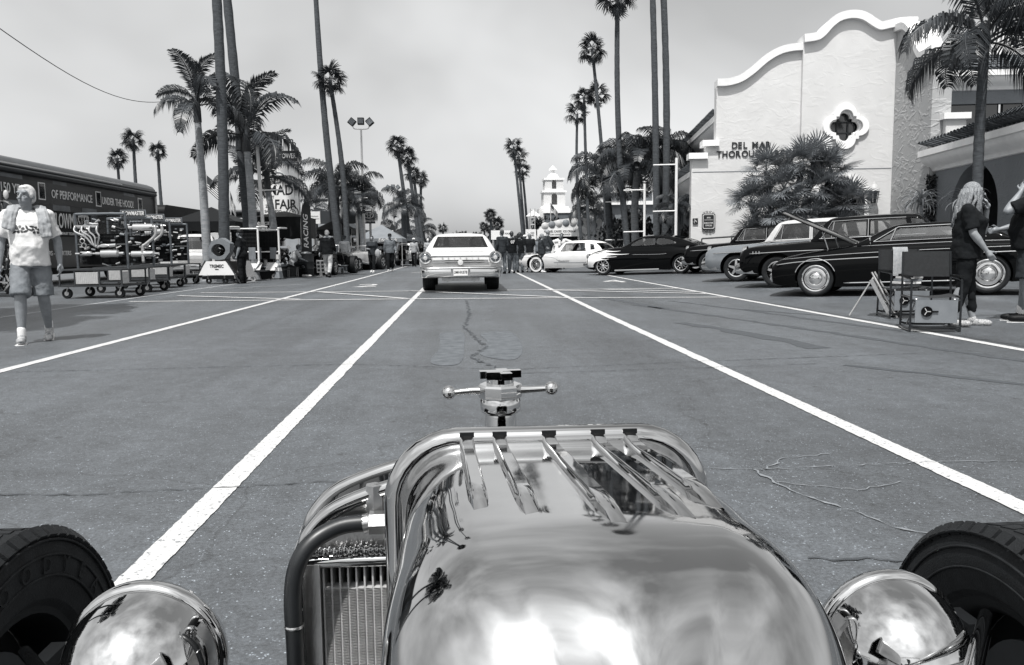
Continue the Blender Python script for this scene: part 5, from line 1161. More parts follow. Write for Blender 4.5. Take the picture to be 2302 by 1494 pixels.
ca.bumper(.85, .90, .37, .2, .4, .12, 1, 'front_bumper', .1); ca.bumper(-4.2, .9, .42, .18, .3, .08, -1, 'rear_bumper')
for y in (.68, -.68): ca.lamp(.75, y, .545, .085)
obj('grille', MB().box((.77, 0, .5), (.06, 1.0, .13)), dark, ca.t, 0)
hd = obj('raised_bonnet', MB().grid([[(-.66+1.45*f*math.cos(R(27)), y, .95+1.45*f*math.sin(R(27))+.015*(1-(y/.7)**2)+(.0 if dz else .014)-.03*(abs(y)/.7)**4) for y in np.linspace(-.7, .7, 9)] for dz in (0, 1) for f in (np.linspace(0, 1, 7) if not dz else np.linspace(1, 0, 7))], cu=True), black, ca.t, 30)
obj('bonnet_edge', MB().tube([(-.66, .71, .945), (-.66+1.45*math.cos(R(27)), .71, .945+1.45*math.sin(R(27)))], .007), blackm, hd)
for y in (.66, -.66): obj('bonnet_prop', MB().cyl((-.2, y, .86), (-.1, y, 1.2), .012), steel, hd)
ca.mirror(-.95, .83, .93)
obj('wiper', MB().bar((-.80, .2, .985), (-.95, .5, 1.08), .012), steel, ca.t); obj('arch_trim', MB().tube([(.365*1.02*math.cos(t), ca.surf(.365*1.02*math.cos(t), .33+.37*math.sin(t))+.004 if .33+.37*math.sin(t) < .78 else .93, .33+.37*math.sin(t)) for t in [R(a) for a in range(20, 161, 10)]], .008, 6), chrome, ca.b)
# ---------------------------------------------------------------- black sedan with triple vents behind it
def fifties(name, label, loc, paint_m, roof_m, zr, wheel, wag=False, hood=1.0, vents=False, glass_m=None, cat='car'):
    b = hood
    c = Car(name, label, cat, loc, AZ, [
        (-3.95, .80, .78, .7, .80, .6, .75, .36), (-3.85, .95, .92, .84, .92, .64, .85, .3), (-3.2, b+.0, .95, .88, .96, .66, .9, .26), (-2.2, b+.02, .97, .88, .97, .66, .9, .22), (-.8, b+.03, .96, .88, .97, .66, .9, .22),
        (-.2, b+.01, .93, .87, .96, .64, .9, .24), (.4, b-.02, .91, .85, .95, .62, .88, .26), (.72, b-.06, .88, .82, .93, .62, .86, .30), (.84, b-.16, .8, .76, .88, .6, .82, .34)], paint_m, PIT)
    c.body(((0, .36), (-2.92, .36)), .42)
    bb = b+.03; xr = -3.55 if wag else -3.15
    c.cab(dict(belt=bb, hx=(xr-.2, xr+.02, xr+.35, -2.0, -1.35, -1.12, -.72), hz=(bb-.01, bb+(.38 if wag else .16), zr-.03, zr, zr-.005, zr-.03, bb), wb=.80, wr=.66, rc=.09, crown=.035),
          [[(-.98, bb+.04), (-1.18, zr-.1), (-1.85, zr-.09), (-1.85, bb+.04)], [(-1.93, bb+.04), (-1.93, zr-.09), (-2.6, zr-.1), (-2.7, bb+.04)], [(-2.78, bb+.04), (-2.7, zr-.1), (-2.95, zr-.12), (-3.05, bb+.05)]],
          [(.6, zr-.09), (.70, bb+.05)], [(.58, zr-.09), (.68, bb+.06)], roof_m, glass_m)
    for y in (.78, -.78): c.wheel(0, y, .35, .22, wheel, rim=.235); c.wheel(-2.92, y, .35, .22, wheel, rim=.235)
    c.bumper(.95, .95, .45, .26, .4, .14, 1, 'front_bumper', .14); c.bumper(-4.0, .93, .47, .2, .3, .1, -1, 'rear_bumper')
    for y in (.68, -.68): c.lamp(.76, y, .84, .1)
    gr = obj('grille', MB().box((.80, 0, .66), (.05, 1.2, .22)), dark, c.t, 0)
    for k in range(5): obj('grille_bar', MB().box((.83, 0, .58+k*.04), (.02, 1.18, .014)), chrome, gr, 0)
    c.strip('chrome_strip', [(.6, b-.22), (-.6, b-.2), (-2.2, b-.22), (-3.7, b-.26)], .011)
    for e in (1, -1):
        for P in (((-.94, bb+.02), (-1.16, zr-.085), (-1.87, zr-.075), (-2.62, zr-.085)), ((-1.89, bb+.02), (-1.89, zr-.08)), ((-1.15, bb+.03), (-1.2, zr-.1)), ((-.9, bb+.015), (-3.0, bb+.015))):
            obj('window_trim', MB().tube([(x, e*(.80+(.66-.80)*(z-bb)/(zr-bb)+.006), z) for x, z in P], .009, 6), chrome, c.roof)
    if vents:
        for k in range(3): obj('fender_vent', MB().box((.52-.07*k, c.surf(.52-.07*k, .80)+.005, .80), (.022, .02, .06)), chrome, c.b, 0)
        obj('bonnet_ornament', MB().tube([(.6, .3, b+.0), (.3, .3, b+.05), (.0, .3, b+.03)], [.005, .018, .008], 8).tube([(.6, -.3, b+.0), (.3, -.3, b+.05), (.0, -.3, b+.03)], [.005, .018, .008], 8), chrome, c.b)
    c.mirror(-1.0, .84, bb)
    return c
cb = fifties('sedan', 'tall black sedan with three small fender vents, behind the car with raised bonnet', (7.6, 18.5, lot_z(7.6)), black, black, 1.5, 'spoke', vents=True)
cc_ = fifties('wagon', 'grey wagon with pale roof between two black cars', (7.8, 21.8, lot_z(7.8)), greyc, lightg, 1.53, 'spoke', True, hood=.98)
cd = fifties('sedan', 'black sedan with five-spoke wheels parked behind the grey wagon', (8.75, 27.3, lot_z(8.75)), black, black, 1.5, 'spoke', hood=1.0)
# ---------------------------------------------------------------- flamed fastback
me_ = Car('fastback_coupe', 'black chopped fastback coupe with white flames on its nose', 'car', (5.65, 30.2, 0.01), AZ, [
    (-4.05, .62, .60, .5, .58, .52, .5, .34), (-3.85, .80, .76, .7, .8, .56, .7, .26), (-3.3, .94, .88, .8, .92, .6, .82, .2), (-2.6, 1.0, .95, .84, .96, .62, .88, .16), (-1.6, 1.02, .97, .85, .96, .62, .88, .14),
    (-.8, 1.03, .96, .84, .95, .62, .88, .14), (-.2, 1.0, .92, .82, .94, .6, .87, .16), (.35, .92, .84, .76, .90, .58, .82, .2), (.62, .80, .74, .64, .82, .56, .74, .24), (.78, .64, .61, .5, .66, .5, .6, .3)], black, R(1.6))
me_.body(((0, .33), (-3.0, .34)), .37)
me_.cab(dict(belt=1.0, hx=(-3.75, -3.4, -2.9, -2.4, -1.9, -1.55, -1.4, -.78), hz=(.9, 1.06, 1.24, 1.345, 1.38, 1.37, 1.345, 1.0), wb=.80, wr=.60, rc=.12, crown=.04, round=True),
        [[(-1.08, 1.045), (-1.38, 1.26), (-1.75, 1.3), (-1.98, 1.29), (-2.0, 1.05), (-1.6, 1.035)], [(-2.12, 1.05), (-2.1, 1.28), (-2.45, 1.25), (-2.72, 1.14), (-2.76, 1.06)]],
        [(.52, 1.3), (.64, 1.05)], [(.45, 1.26), (.52, 1.12)])
for y in (.77, -.77): me_.wheel(0, y, .335, .2, 'wide', rim=.24); me_.wheel(-3.0, y, .335, .2, 'wide', rim=.24)
me_.bumper(.86, .86, .40, .14, .35, .12, 1, 'front_bumper', .1); me_.bumper(-4.1, .8, .42, .14, .35, .12, -1, 'rear_bumper', .1)
for y in (.6, -.6): me_.lamp(.68, y, .70, .08)
nose = [.74, .68, .6, .5, .42, .36]
me_.patch('flame_base', nose, lambda x: .30, lambda x: me_.row(x)[1]-.03, white, nz=8)
for z0, x1, z1, th in ((.80, -.75, .90, .05), (.70, -1.1, .78, .05), (.60, -.62, .70, .045), (.50, -.3, .62, .04), (.40, -.02, .72, .03)):
    xs = [.38+(x1-.38)*i/12 for i in range(13)]
    def mid_(x, z0=z0, z1=z1, x1=x1): f = (.38-x)/(.38-x1); return z0+(z1-z0)*f+.03*math.sin(f*5)
    def th_(x, th=th, x1=x1): f = (.38-x)/(.38-x1); return th*max(0, 1-f)**.7*(1+.5*math.sin(f*6))+.002
    me_.patch('flame', xs, lambda x: mid_(x)-th_(x), lambda x: mid_(x)+th_(x), white, nz=2)
for y in (.2, .42, .62):
    for e in (1, -1):
        A = []
        for i in range(12):
            x = .5-1.15*i/11; w = .07*max(0, 1-i/11)**.8+.002; h = me_.half(x)
            def zz(yy): return float(np.interp(yy, [p[0] for p in h[:9]], [p[1] for p in h[:9]]))
            yc = y+.04*math.sin(i*.7); A.append([(x, e*(yc-w), zz(yc-w)+.005), (x, e*(yc+w), zz(yc+w)+.005)])
        obj('flame', MB().grid(A), white, me_.b, 180, fix=False)
me_.strip('chrome_strip', [(-1.2, .72), (-2.2, .70), (-2.5, .72)], .007)
obj('exhaust_trim', MB().cyl((-.5, .88, .16), (-2.2, .88, .17), .035), chrome, me_.t)
# ---------------------------------------------------------------- white hardtop convertible
tb = Car('convertible', 'white hardtop convertible with whitewall wire wheels left of the flamed coupe', 'car', (3.6, 34.8, 0), AZ, [
    (-4.0, .7, .68, .7, .84, .55, .75, .32), (-3.8, .80, .78, .84, .93, .58, .86, .26), (-2.9, .84, .80, .86, .95, .6, .88, .22), (-1.5, .82, .78, .86, .95, .58, .88, .18), (-.5, .82, .77, .85, .95, .58, .88, .18),
    (.3, .80, .74, .84, .94, .56, .87, .2), (.75, .75, .70, .8, .92, .54, .84, .26), (.88, .66, .64, .74, .86, .5, .8, .3)], whitec, R(1.0))
tb.body(((0, .34), (-2.87, .35)), .42)
tb.cab(dict(belt=.82, hx=(-3.05, -2.85, -2.5, -2.0, -1.5, -1.3, -.85), hz=(.82, 1.05, 1.24, 1.28, 1.28, 1.25, .82), wb=.80, wr=.62, rc=.1, crown=.03), [[(-1.12, .86), (-1.33, 1.2), (-2.2, 1.2), (-2.3, .86)], [(-2.5, .9), (-2.45, 1.15), (-2.62, 1.12), (-2.7, .92)]], [(.55, 1.2), (.68, .87)], [(.56, 1.18), (.68, .9)], white, None, True, True)
for y in (.78, -.78): tb.wheel(0, y, .345, .2, 'white', rim=.21); tb.wheel(-2.87, y, .345, .2, 'white', rim=.21)
tb.bumper(.95, .93, .42, .18, .4, .12, 1, 'front_bumper'); tb.bumper(-4.05, .93, .42, .18, .3, .1, -1, 'rear_bumper')
for y in (.66, -.66): tb.lamp(.82, y, .63, .08)
tb.strip('side_crease', [(-.9, .42), (-1.6, .40), (-2.4, .40), (-3.4, .44)], .008, midg); tb.strip('door_line', [(-1.05, .78), (-1.05, .3)], .004, midg, (1,)); tb.strip('side_crease', [(.6, .64), (-.4, .66), (-.9, .6), (-1.15, .45)], .006, midg)
text('script_badge', 'Thunderbird', steel, tb.b, (-1.35, tb.surf(-1.35, .47)+.006, .47), (PI/2, 0, PI), .1, .002, shear=.4)
# ============================================================ PEOPLE
# local frame: figure faces +y, left hand on -x side; built 1.75 m tall and scaled
FOLD = bpy.data.textures.new('fold', 'CLOUDS'); FOLD.noise_scale = .11; FOLD.noise_depth = 2
def fuse(o, vox, sm_it=4, fold=0.0):
    md = o.modifiers.new('r', 'REMESH'); md.mode = 'VOXEL'; md.voxel_size = vox; md.use_smooth_shade = True
    if sm_it: m2 = o.modifiers.new('s', 'SMOOTH'); m2.factor = 0.5; m2.iterations = sm_it
    if fold: m3 = o.modifiers.new('d', 'DISPLACE'); m3.texture = FOLD; m3.strength = fold; m3.mid_level = .5; m3.texture_coords = 'LOCAL'
    PEND.append(o)
def hand(mb, w, d, e, curl=0.5, fine=True, palm_n=None):
    """hand at wrist w pointing along d; e=-1 left, 1 right"""
    w, d = Vector(w), Vector(d).normalized(); n = Vector(palm_n) if palm_n else Vector((-e, 0.1, 0)); n = (n-d*n.dot(d)).normalized(); t = d.cross(n).normalized()
    if t.y < 0 and palm_n is None: t = -t
    mb.cap(w, w+d*0.05, 0.026, 0.03); mb.sph(w+d*0.065, (0.036, 0.036, 0.036), 10, 8)
    if not fine: mb.cap(w+d*0.07, w+d*0.14+n*0.02, 0.026, 0.02); return
    for k, ln in enumerate((0.075, 0.085, 0.08, 0.062)):
        o = w+d*0.085+t*(0.03-0.02*k); a = curl
        p1 = o+(d*math.cos(a*.5)+n*math.sin(a*.5))*ln*0.5; p2 = p1+(d*math.cos(a*1.5)+n*math.sin(a*1.5))*ln*0.32; p3 = p2+(d*math.cos(a*2.4)+n*math.sin(a*2.4))*ln*0.25
        mb.cap(o, p1, 0.0105, 0.0095, 8); mb.cap(p1, p2, 0.0095, 0.0085, 8); mb.cap(p2, p3, 0.0085, 0.0075, 8)
    o = w+d*0.035+t*0.03; p1 = o+(d*0.6+t*0.6+n*0.35).normalized()*0.045; p2 = p1+(d*0.85+n*0.45).normalized()*0.035
    mb.cap(o, p1, 0.013, 0.011, 8); mb.cap(p1, p2, 0.011, 0.009, 8)
def person(label, loc, rz, H=1.75, pose=None, shirt=cloth_d, sleeve='short', legs=denim, leglen='long', shoe=blackm, hair=hair_d, hairstyle='short', skin_m=None, fat=1.0, vox=0.016, fine=False, hat=None, jacket=None, female=False, group=None, turn=0.0, tilt=0.0, belly=0.0, sock=None, bag=None, glasses=False):
    sk = skin_m or skin; k = H/1.75
    J = dict(pel=(0, 0, .95), che=(0, 0, 1.28), nec=(0, -.01, 1.46), hed=(0, .02, 1.63),
             ls=(-.185, -.01, 1.41), le=(-.235, -.03, 1.13), lw=(-.25, .05, .89), rs=(.185, -.01, 1.41), re=(.235, -.03, 1.13), rw=(.25, .05, .89),
             lh=(-.09, 0, .93), lk=(-.105, .015, .5), la=(-.11, -.02, .085), rh=(.09, 0, .93), rk=(.105, .015, .5), ra=(.11, -.02, .085), lt=0.0, rt=0.0)
    J.update(pose or {}); V = {a: (Vector(b) if isinstance(b, tuple) else b) for a, b in J.items()}
    T = thing('person', label, 'person', loc, rz, group); T.scale = (k, k, k); f = fat
    up = (V['nec']-V['pel']).normalized(); fw = Vector((0, 1, 0)); fw = (fw-up*fw.dot(up)).normalized(); rt = fw.cross(up)
    MT = Matrix((rt, fw, up)).transposed()
    b = MB()
    b.sph(V['pel'], (.155*f, .115*f, .12), 16, 10, MT); b.sph(V['pel'].lerp(V['che'], .5)+fw*belly*.5, (.14*f+belly*.4, .105*f+belly, .16), 16, 10, MT); b.sph(V['che'], (.165*f, .115*f, .17), 16, 10, MT)
    b.cap(V['ls'], V['rs'], .062, .062); b.cap(V['nec']-up*.05, V['hed']-Vector((0, 0, .05)), .058, .052)
    HM = Matrix.Rotation(turn, 3, 'Z') @ Matrix.Rotation(-tilt, 3, 'X'); h = V['hed']
    def hp_(p): return h+HM @ Vector(p)*1.08
    b.sph(hp_((0, -.012, .025)), (.075, .094, .092), 18, 14, HM); b.sph(hp_((0, .022, -.045)), (.058, .066, .072), 16, 12, HM); b.sph(hp_((0, .045, -.088)), (.036, .034, .028), 10, 8, HM)
    b.cap(hp_((0, .083, .012)), hp_((0, .103, -.026)), .010, .0145, 8); b.sph(hp_((0, .075, -.056)), (.026, .018, .010), 10, 6, HM); b.sph(hp_((0, .073, -.068)), (.022, .018, .009), 10, 6, HM)
    b.cap(hp_((-.042, .066, .036)), hp_((.042, .066, .036)), .014, .014, 8)
    for e in (-1, 1): b.sph(hp_((e*.076, -.012, -.008)), (.011, .02, .032), 8, 8, HM); b.sph(hp_((e*.04, .055, -.022)), (.02, .022, .018), 8, 6, HM)
    for s, e in (('l', -1), ('r', 1)):
        S_, E_, W_ = V[s+'s'], V[s+'e'], V[s+'w']
        b.cap(S_, E_, .05*f, .04*f); b.cap(E_, E_.lerp(W_, .35), .041*f, .041*f); b.cap(E_.lerp(W_, .3), W_, .041*f, .027)
        hand(b, W_, W_-E_, e, .45, fine, V.get(s+'palm'))
        Hh, K, An = V[s+'h'], V[s+'k'], V[s+'a']
        b.cap(Hh, K, .085*f, .056*f); b.cap(K, K.lerp(An, .3)+Vector((0, -.015, 0)), .056*f, .056*f); b.cap(K.lerp(An, .3)+Vector((0, -.015, 0)), An, .056*f, .036)
        ft = Matrix.Rotation(V[s+'t'], 3, 'X'); b.cap(An-Vector((0, .02, .03)), An+ft @ Vector((0, .13, -.045)), .036, .03)
    body = obj('body', b, sk, T, 180); fuse(body, vox*(.62 if fine else 1.0), 2 if fine else 3)
    # eyes
    for e in (-1, 1): obj('eye', MB().sph(hp_((e*.032, .077, .008)), (.013, .008, .006), 8, 6, HM), hair_d, T, 180)
    # shirt
    s = MB(); g = .014
    def ring(c, rx, ry, n=20): return [c+rt*rx*math.cos(2*PI*i/n)+fw*ry*math.sin(2*PI*i/n) for i in range(n)]
    def loft(m, rings):
        k0 = len(m.v); m.grid(rings, cv=True); n = len(rings[0]); k1 = len(m.v); m.f += [tuple(range(k0, k0+n)), tuple(range(k1-n, k1))[::-1]]
    P0, C0, N0 = V['pel'], V['che'], V['nec']; bl = fw*belly*.55
    hem = .10 if not female else .13
    loft(s, [ring(P0-up*hem, .172*f+g, .128*f+g+belly*.3), ring(P0, .168*f+g, .126*f+g+belly*.6), ring(P0.lerp(C0, .35)+bl, .160*f+g, .120*f+g+belly*.8), ring(P0.lerp(C0, .7)+bl*.7, .162*f+g, .118*f+g+belly*.5+(.02 if female else 0)), ring(C0+fw*(.03 if female else .008), .172*f+g, .122*f+g+(.03 if female else 0)), ring(C0+up*.09, .176*f+g, .112*f+g), ring(C0+up*.145, .150*f, .085), ring(N0+up*.005, .075, .068)])
    s.cap(V['ls'], V['rs'], .068, .068)
    for q in 'lr':
        S_, E_, W_ = V[q+'s'], V[q+'e'], V[q+'w']
        if sleeve == 'short': s.sph(S_, .069*f); s.tube([S_, S_.lerp(E_, .4), S_.lerp(E_, .82)], [.07*f, .068*f, .070*f], 14)
        elif sleeve == 'long': s.cap(S_, E_, .068*f, .058*f); s.tube([E_, E_.lerp(W_, .5), E_.lerp(W_, .98)], [.058*f, .052*f, .044], 14)
    so = obj('jacket' if jacket else 'shirt', s, shirt, T, 180); fuse(so, vox*.85, 3, .035)
    # trousers / shorts
    t = MB(); loft(t, [ring(P0-up*.12, .165*f, .118*f), ring(P0-up*.05, .170*f, .125*f), ring(P0+up*.07, .160*f, .120*f)])
    for q in 'lr':
        Hh, K, An = V[q+'h'], V[q+'k'], V[q+'a']
        if leglen == 'long': t.tube([Hh, Hh.lerp(K, .5), K, K.lerp(An, .5), An+(K-An).normalized()*.01], [.094*f, .085*f, .072*f, .066*f, .062], 16)
        elif leglen == 'short': t.tube([Hh, Hh.lerp(K, .35), Hh.lerp(K, .7), Hh.lerp(K, .98)], [.096*f, .095*f, .093*f, .096*f], 16)
        elif leglen == 'crop': t.tube([Hh, Hh.lerp(K, .5), K, K.lerp(An, .4), K.lerp(An, .8)], [.094*f, .083*f, .066*f, .058*f, .048], 16)
    to = obj('trousers' if leglen in ('long', 'crop') else 'shorts', t, legs, T, 180); fuse(to, vox*.85, 2, .03)
    for q in 'lr':
        An = V[q+'a']; ft = Matrix.Rotation(V[q+'t'], 3, 'X'); d = ft @ Vector((0, 1, 0)); u = ft @ Vector((0, 0, 1))
        F = Matrix((d.cross(u), d, u)).transposed(); m = MB(); c = An+d*.055-u*.045
        m.sph(c+d*.075, (.048, .085, .042), 14, 10, F); m.sph(c-d*.06+u*.012, (.042, .06, .052), 12, 10, F); m.cap(c-d*.05, c+d*.07, .045, .045); m.cap(An-u*.02, An+u*.005, .046, .044)
        sh = obj('shoe', m, shoe, T, 180); fuse(sh, .011, 1)
        so_ = MB().prism([c+F @ Vector((x*.052*(1 if y < .5 else 1.08), y*.14-.0, -.040)) for x, y in ((-.75, -.85), (.75, -.85), (1, -.3), (.85, .2), (1, .75), (.55, 1.12), (-.55, 1.12), (-1, .75), (-.85, .2), (-1, -.3))], -u*.02)
        obj('sole', so_, paper if shoe in (white, lightg, cloth_lg, paper) or sock else dark, sh, 0)
        if sock: obj('sock', MB().cap(An-u*.02, An+Vector((0, 0, .07)), .044, .044), sock, T, 180)
    if hairstyle == 'short':
        m = MB().sph(hp_((0, -.022, .035)), (.083, .098, .096), 18, 12, HM).sph(hp_((0, -.06, -.01)), (.07, .055, .07), 12, 10, HM).sph(hp_((0, .03, .088)), (.055, .045, .024), 12, 8, HM)
        for e in (-1, 1): m.sph(hp_((e*.07, .0, .012)), (.014, .03, .035), 8, 6, HM)
        fuse(obj('hair', m, hair, T, 180), .011, 2)
    elif hairstyle == 'long':
        m = MB().sph(hp_((0, -.022, .035)), (.086, .102, .10), 18, 12, HM); qq = random.Random(int(abs(loc[0]*100)))
        for i in range(46):
            a = R(qq.uniform(95, 445)) if i < 8 else R(qq.uniform(150, 390)); p = hp_((math.cos(a)*.078, math.sin(a)*.088-.02, .05)); pts = [p]
            ln = qq.uniform(.30, .46)
            for j in range(1, 6): fz = j/5; pts.append(p+Vector((math.cos(a)*.05*fz+qq.uniform(-.02, .02), (math.sin(a)*.05-.03)*fz-.02*fz+qq.uniform(-.015, .015), -ln*fz)))
            m.tube(pts, [.018, .02, .02, .018, .014, .006], 6)
        obj('hair', m, hair, T, 180)
    if hat:
        m = MB().sph(hp_((0, -.015, .055)), (.092, .105, .075), 18, 12, HM); m.add([hp_(p) for p in ((-.075, .06, .055), (.075, .06, .055), (.06, .15, .045), (0, .175, .05), (-.06, .15, .045), (-.075, .06, .062), (.075, .06, .062), (.06, .15, .052), (0, .175, .057), (-.06, .15, .052))], [(0, 1, 2, 3, 4), (9, 8, 7, 6, 5), (1, 6, 7, 2), (2, 7, 8, 3), (3, 8, 9, 4), (4, 9, 5, 0)])
        obj('cap', m, hat, T, 180)
    if glasses:
        m = MB()
        for e in (-1, 1): m.tube([hp_((e*.034+.026*math.cos(a), .096, .006+.02*math.sin(a))) for a in [i*PI/6 for i in range(12)]], .003, 5, closed=True); m.tube([hp_((e*.06, .094, .012)), hp_((e*.078, .0, .01))], .003, 5)
        m.tube([hp_((-.01, .1, .01)), hp_((.01, .1, .01))], .003, 5); obj('glasses', m, blackm, T)
    return T
WALK = dict(lk=(-.1, .16, .53), la=(-.1, .22, .10), rk=(.1, -.02, .5), ra=(.1, -.27, .15), rt=-.45, lw=(-.27, -.08, .92), rw=(.26, .22, .95), re=(.24, .0, 1.13))
WALK2 = dict(rk=(.1, .16, .53), ra=(.1, .2, .10), lk=(-.1, -.0, .5), la=(-.1, -.24, .14), lt=-.4, rw=(.26, -.06, .92), lw=(-.26, .18, .95))
# ---- hero 1: the man walking at the left
p = dict(lk=(-.10, -.0, .51), la=(-.115, -.20, .13), lt=-.35, rk=(.11, .14, .52), ra=(.12, .16, .09), le=(-.27, -.05, 1.13), lw=(-.285, .03, .88), re=(.275, -.02, 1.13), rw=(.295, .04, .88), hed=(0, .03, 1.62))
man = person('white-haired man in flowered T-shirt and shorts walking with a jacket over his shoulders', (-4.9, 9.45, 0), R(202), 1.78, p, cloth_w, 'short', khaki, 'short', mat('trainer', 0.3, 0.6, 0, 0.6, 22), hair_w, 'short', skin, 1.10, .014, True, turn=R(-30), tilt=-.05, belly=.04, sock=paper)
shirt_man = [c for c in man.children if c.name.startswith('shirt')][0]
fl = MB()
def petal(c, r, n=5, tw=.3):
    for i in range(n):
        a = 2*PI*i/n+tw; q = [(c[0]+r*.18*math.cos(a), c[1]+r*.18*math.sin(a))]
        for da, rr in ((-.5, .7), (-.3, .98), (0, 1.05), (.3, .98), (.5, .7)): q.append((c[0]+r*rr*math.cos(a+da), c[1]+r*rr*math.sin(a+da)))
        fl.grid([[(q[0][0], .35, q[0][1]), (q[1][0], .35, q[1][1]), (q[2][0], .35, q[2][1])], [(q[0][0]+.001, .35, q[0][1]), (q[3][0], .35, (q[3][1]+q[0][1])/2), (q[3][0], .35, q[3][1])], [(q[0][0], .35, q[0][1]+.001), (q[5][0], .35, q[5][1]), (q[4][0], .35, q[4][1])]])
for c, r in (((-.085, 1.245), .042), ((.065, 1.255), .044)): petal(c, r)
for cx_, cz_, a in ((-.03, 1.25, .5), (.012, 1.235, -.4), (0, 1.275, 1.2), (-.125, 1.27, 2.2), (.12, 1.225, -.6), (-.05, 1.285, .2), (.1, 1.29, .9)):
    fl.grid([[(cx_+math.cos(a)*t*.03-math.sin(a)*w, .35, cz_+math.sin(a)*t*.03+math.cos(a)*w) for w in (-.011*(1-t*t), 0, .011*(1-t*t))] for t in (-1, -.5, 0, .5, .98)])
fo = obj('flower_print', fl, ink, shirt_man, 0, fix=False); md = fo.modifiers.new('w', 'SHRINKWRAP'); md.target = shirt_man; md.wrap_method = 'PROJECT'; md.use_project_y = True; md.use_negative_direction = True; md.use_positive_direction = False; md.offset = .004; PEND.append(fo)
jk = MB()
for e in (-1, 1):
    P = [Vector(p) for p in ((e*.02, -.12, 1.47), (e*.08, -.08, 1.50), (e*.13, .0, 1.495), (e*.15, .085, 1.44), (e*.165, .13, 1.35), (e*.175, .14, 1.27), (e*.185, .14, 1.17 if e < 0 else 1.25))]; ws = (.05, .055, .06, .062, .065, .068, .06); rr = []
    for i, p_ in enumerate(P):
        d = (P[min(i+1, 6)]-P[max(i-1, 0)]).normalized(); x_ = Vector((1, 0, 0)); x_ = (x_-d*x_.dot(d)).normalized(); n_ = d.cross(x_)
        rr.append([p_+x_*ws[i]*math.cos(2*PI*j/16)+n_*.026*math.sin(2*PI*j/16)*(1+.5*math.sin(j*2.1+i)) for j in range(16)])
    k0 = len(jk.v); jk.grid(rr, cv=True); k1 = len(jk.v); jk.f += [tuple(range(k0, k0+16)), tuple(range(k1-16, k1))[::-1]]
fuse(obj('draped_jacket', jk, cloth_lg, man, 180), .009, 1, .03)
# ---- hero 2: the woman in black at the right, seen in profile facing right
p = dict(hed=(0, .05, 1.61), rs=(.18, -.01, 1.40), re=(.22, .06, 1.12), rw=(.17, .20, .92), ls=(-.18, .0, 1.4), le=(-.22, .17, 1.15), lw=(-.07, .19, 1.40), lk=(-.1, .04, .5), la=(-.1, .10, .085), rk=(.1, -.02, .5), ra=(.1, -.12, .085), lpalm=(0.2, -1, 0))
wom = person('woman with long fair hair and glasses in black clothes eating, hand at her mouth', (6.0, 9.25, lot_z(6.0)), R(-122), 1.72, p, cloth_k, 'short', cloth_k, 'crop', mat('patterned_shoe', 0.3, 0.8, 0, 0.8, 60), hair_b, 'long', skin_l, 1.14, .014, True, female=True, glasses=True, belly=.03, tilt=-.05)
# ---- hero 3: the man cut off at the right edge, arm reaching left
p = dict(ls=(-.2, .0, 1.42), le=(-.25, .27, 1.30), lw=(-.10, .14, 1.52), re=(.26, .1, 1.14), rw=(.2, .3, 1.1), lk=(-.11, .03, .5), la=(-.12, .0, .085), ra=(.12, .05, .085))
person('heavy man in dark shirt and long shorts at the right edge, arm raised', (6.9, 9.4, lot_z(6.9)), R(60), 1.80, p, cloth_k, 'short', cloth_d, 'short', blackm, hair_d, 'short', skin, 1.25, .015, True, sock=white, belly=.06)
# ---- driver of the hot rod, behind the lens
p = dict(pel=(0, 0, .55), che=(0, -.06, .88), nec=(0, -.05, 1.04), hed=(0, .0, 1.2), ls=(-.18, -.05, .99), rs=(.18, -.05, .99), le=(-.28, .12, .78), re=(.28, .12, .78), lw=(-.2, .36, .86), rw=(.2, .36, .86), lh=(-.1, .05, .52), rh=(.1, .05, .52), lk=(-.14, .45, .56), rk=(.14, .45, .56), la=(-.14, .75, .3), ra=(.14, .75, .3))
person('driver of the hot rod, seen only as a dark reflection in the polished scoop', (-.12, -.92, 0), 0, 1.75, p, cloth_k, 'long', denim, 'long', blackm, hair_d, 'short', skin, 1.1, .02, hat=blackm)
# ---- left side
person('man in beige shirt and dark cap behind the gearbox display', (-8.35, 28.6, 0), R(150), 1.78, dict(re=(.27, .12, 1.14), rw=(.2, .3, .98), lw=(-.2, .25, .98)), cloth_lg, 'short', denim, 'long', blackm, hair_d, 'short', skin, 1.2, .02, hat=blackm, belly=.05, turn=-.5)
person('man in black shirt and trousers standing in profile by the gearbox display', (-7.03, 26.1, 0), R(80), 1.72, dict(re=(.23, .0, 1.13), rw=(.2, .14, .93), hed=(0, .05, 1.61)), cloth_k, 'short', cloth_k, 'long', blackm, hair_d, 'short', skin, 1.22, .018, hat=blackm, belly=.07, tilt=-.15)
SIT = dict(pel=(0, 0, .55), che=(0, .1, .86), nec=(0, .18, 1.02), hed=(0, .27, 1.15), ls=(-.18, .16, .97), rs=(.18, .16, .97), le=(-.24, .28, .72), re=(.24, .28, .72), lw=(-.14, .48, .64), rw=(.14, .48, .64), lh=(-.1, .03, .52), rh=(.1, .03, .52), lk=(-.13, .45, .52), rk=(.13, .45, .52), la=(-.13, .42, .085), ra=(.13, .5, .085))
person('seated man in pale shirt leaning over his hands beside the traffic cone', (-6.65, 31.9, 0), R(-70), 1.75, SIT, cloth_lg, 'short', cloth_k, 'long', mat('pale_shoe', 0.45, .7), hair_d, 'short', skin, 1.1, .02)
ch = thing('camp_stool', 'low dark stool under the seated man', 'stool', (-6.65, 31.9, 0), R(-70))
obj('seat', MB().box((0, 0, .42), (.42, .4, .05)), blackm, ch, 0)
for x in (-.18, .18):
    for y in (-.17, .17): obj('leg', MB().cyl((x, y, 0), (x, y, .4), .014), steel, ch)
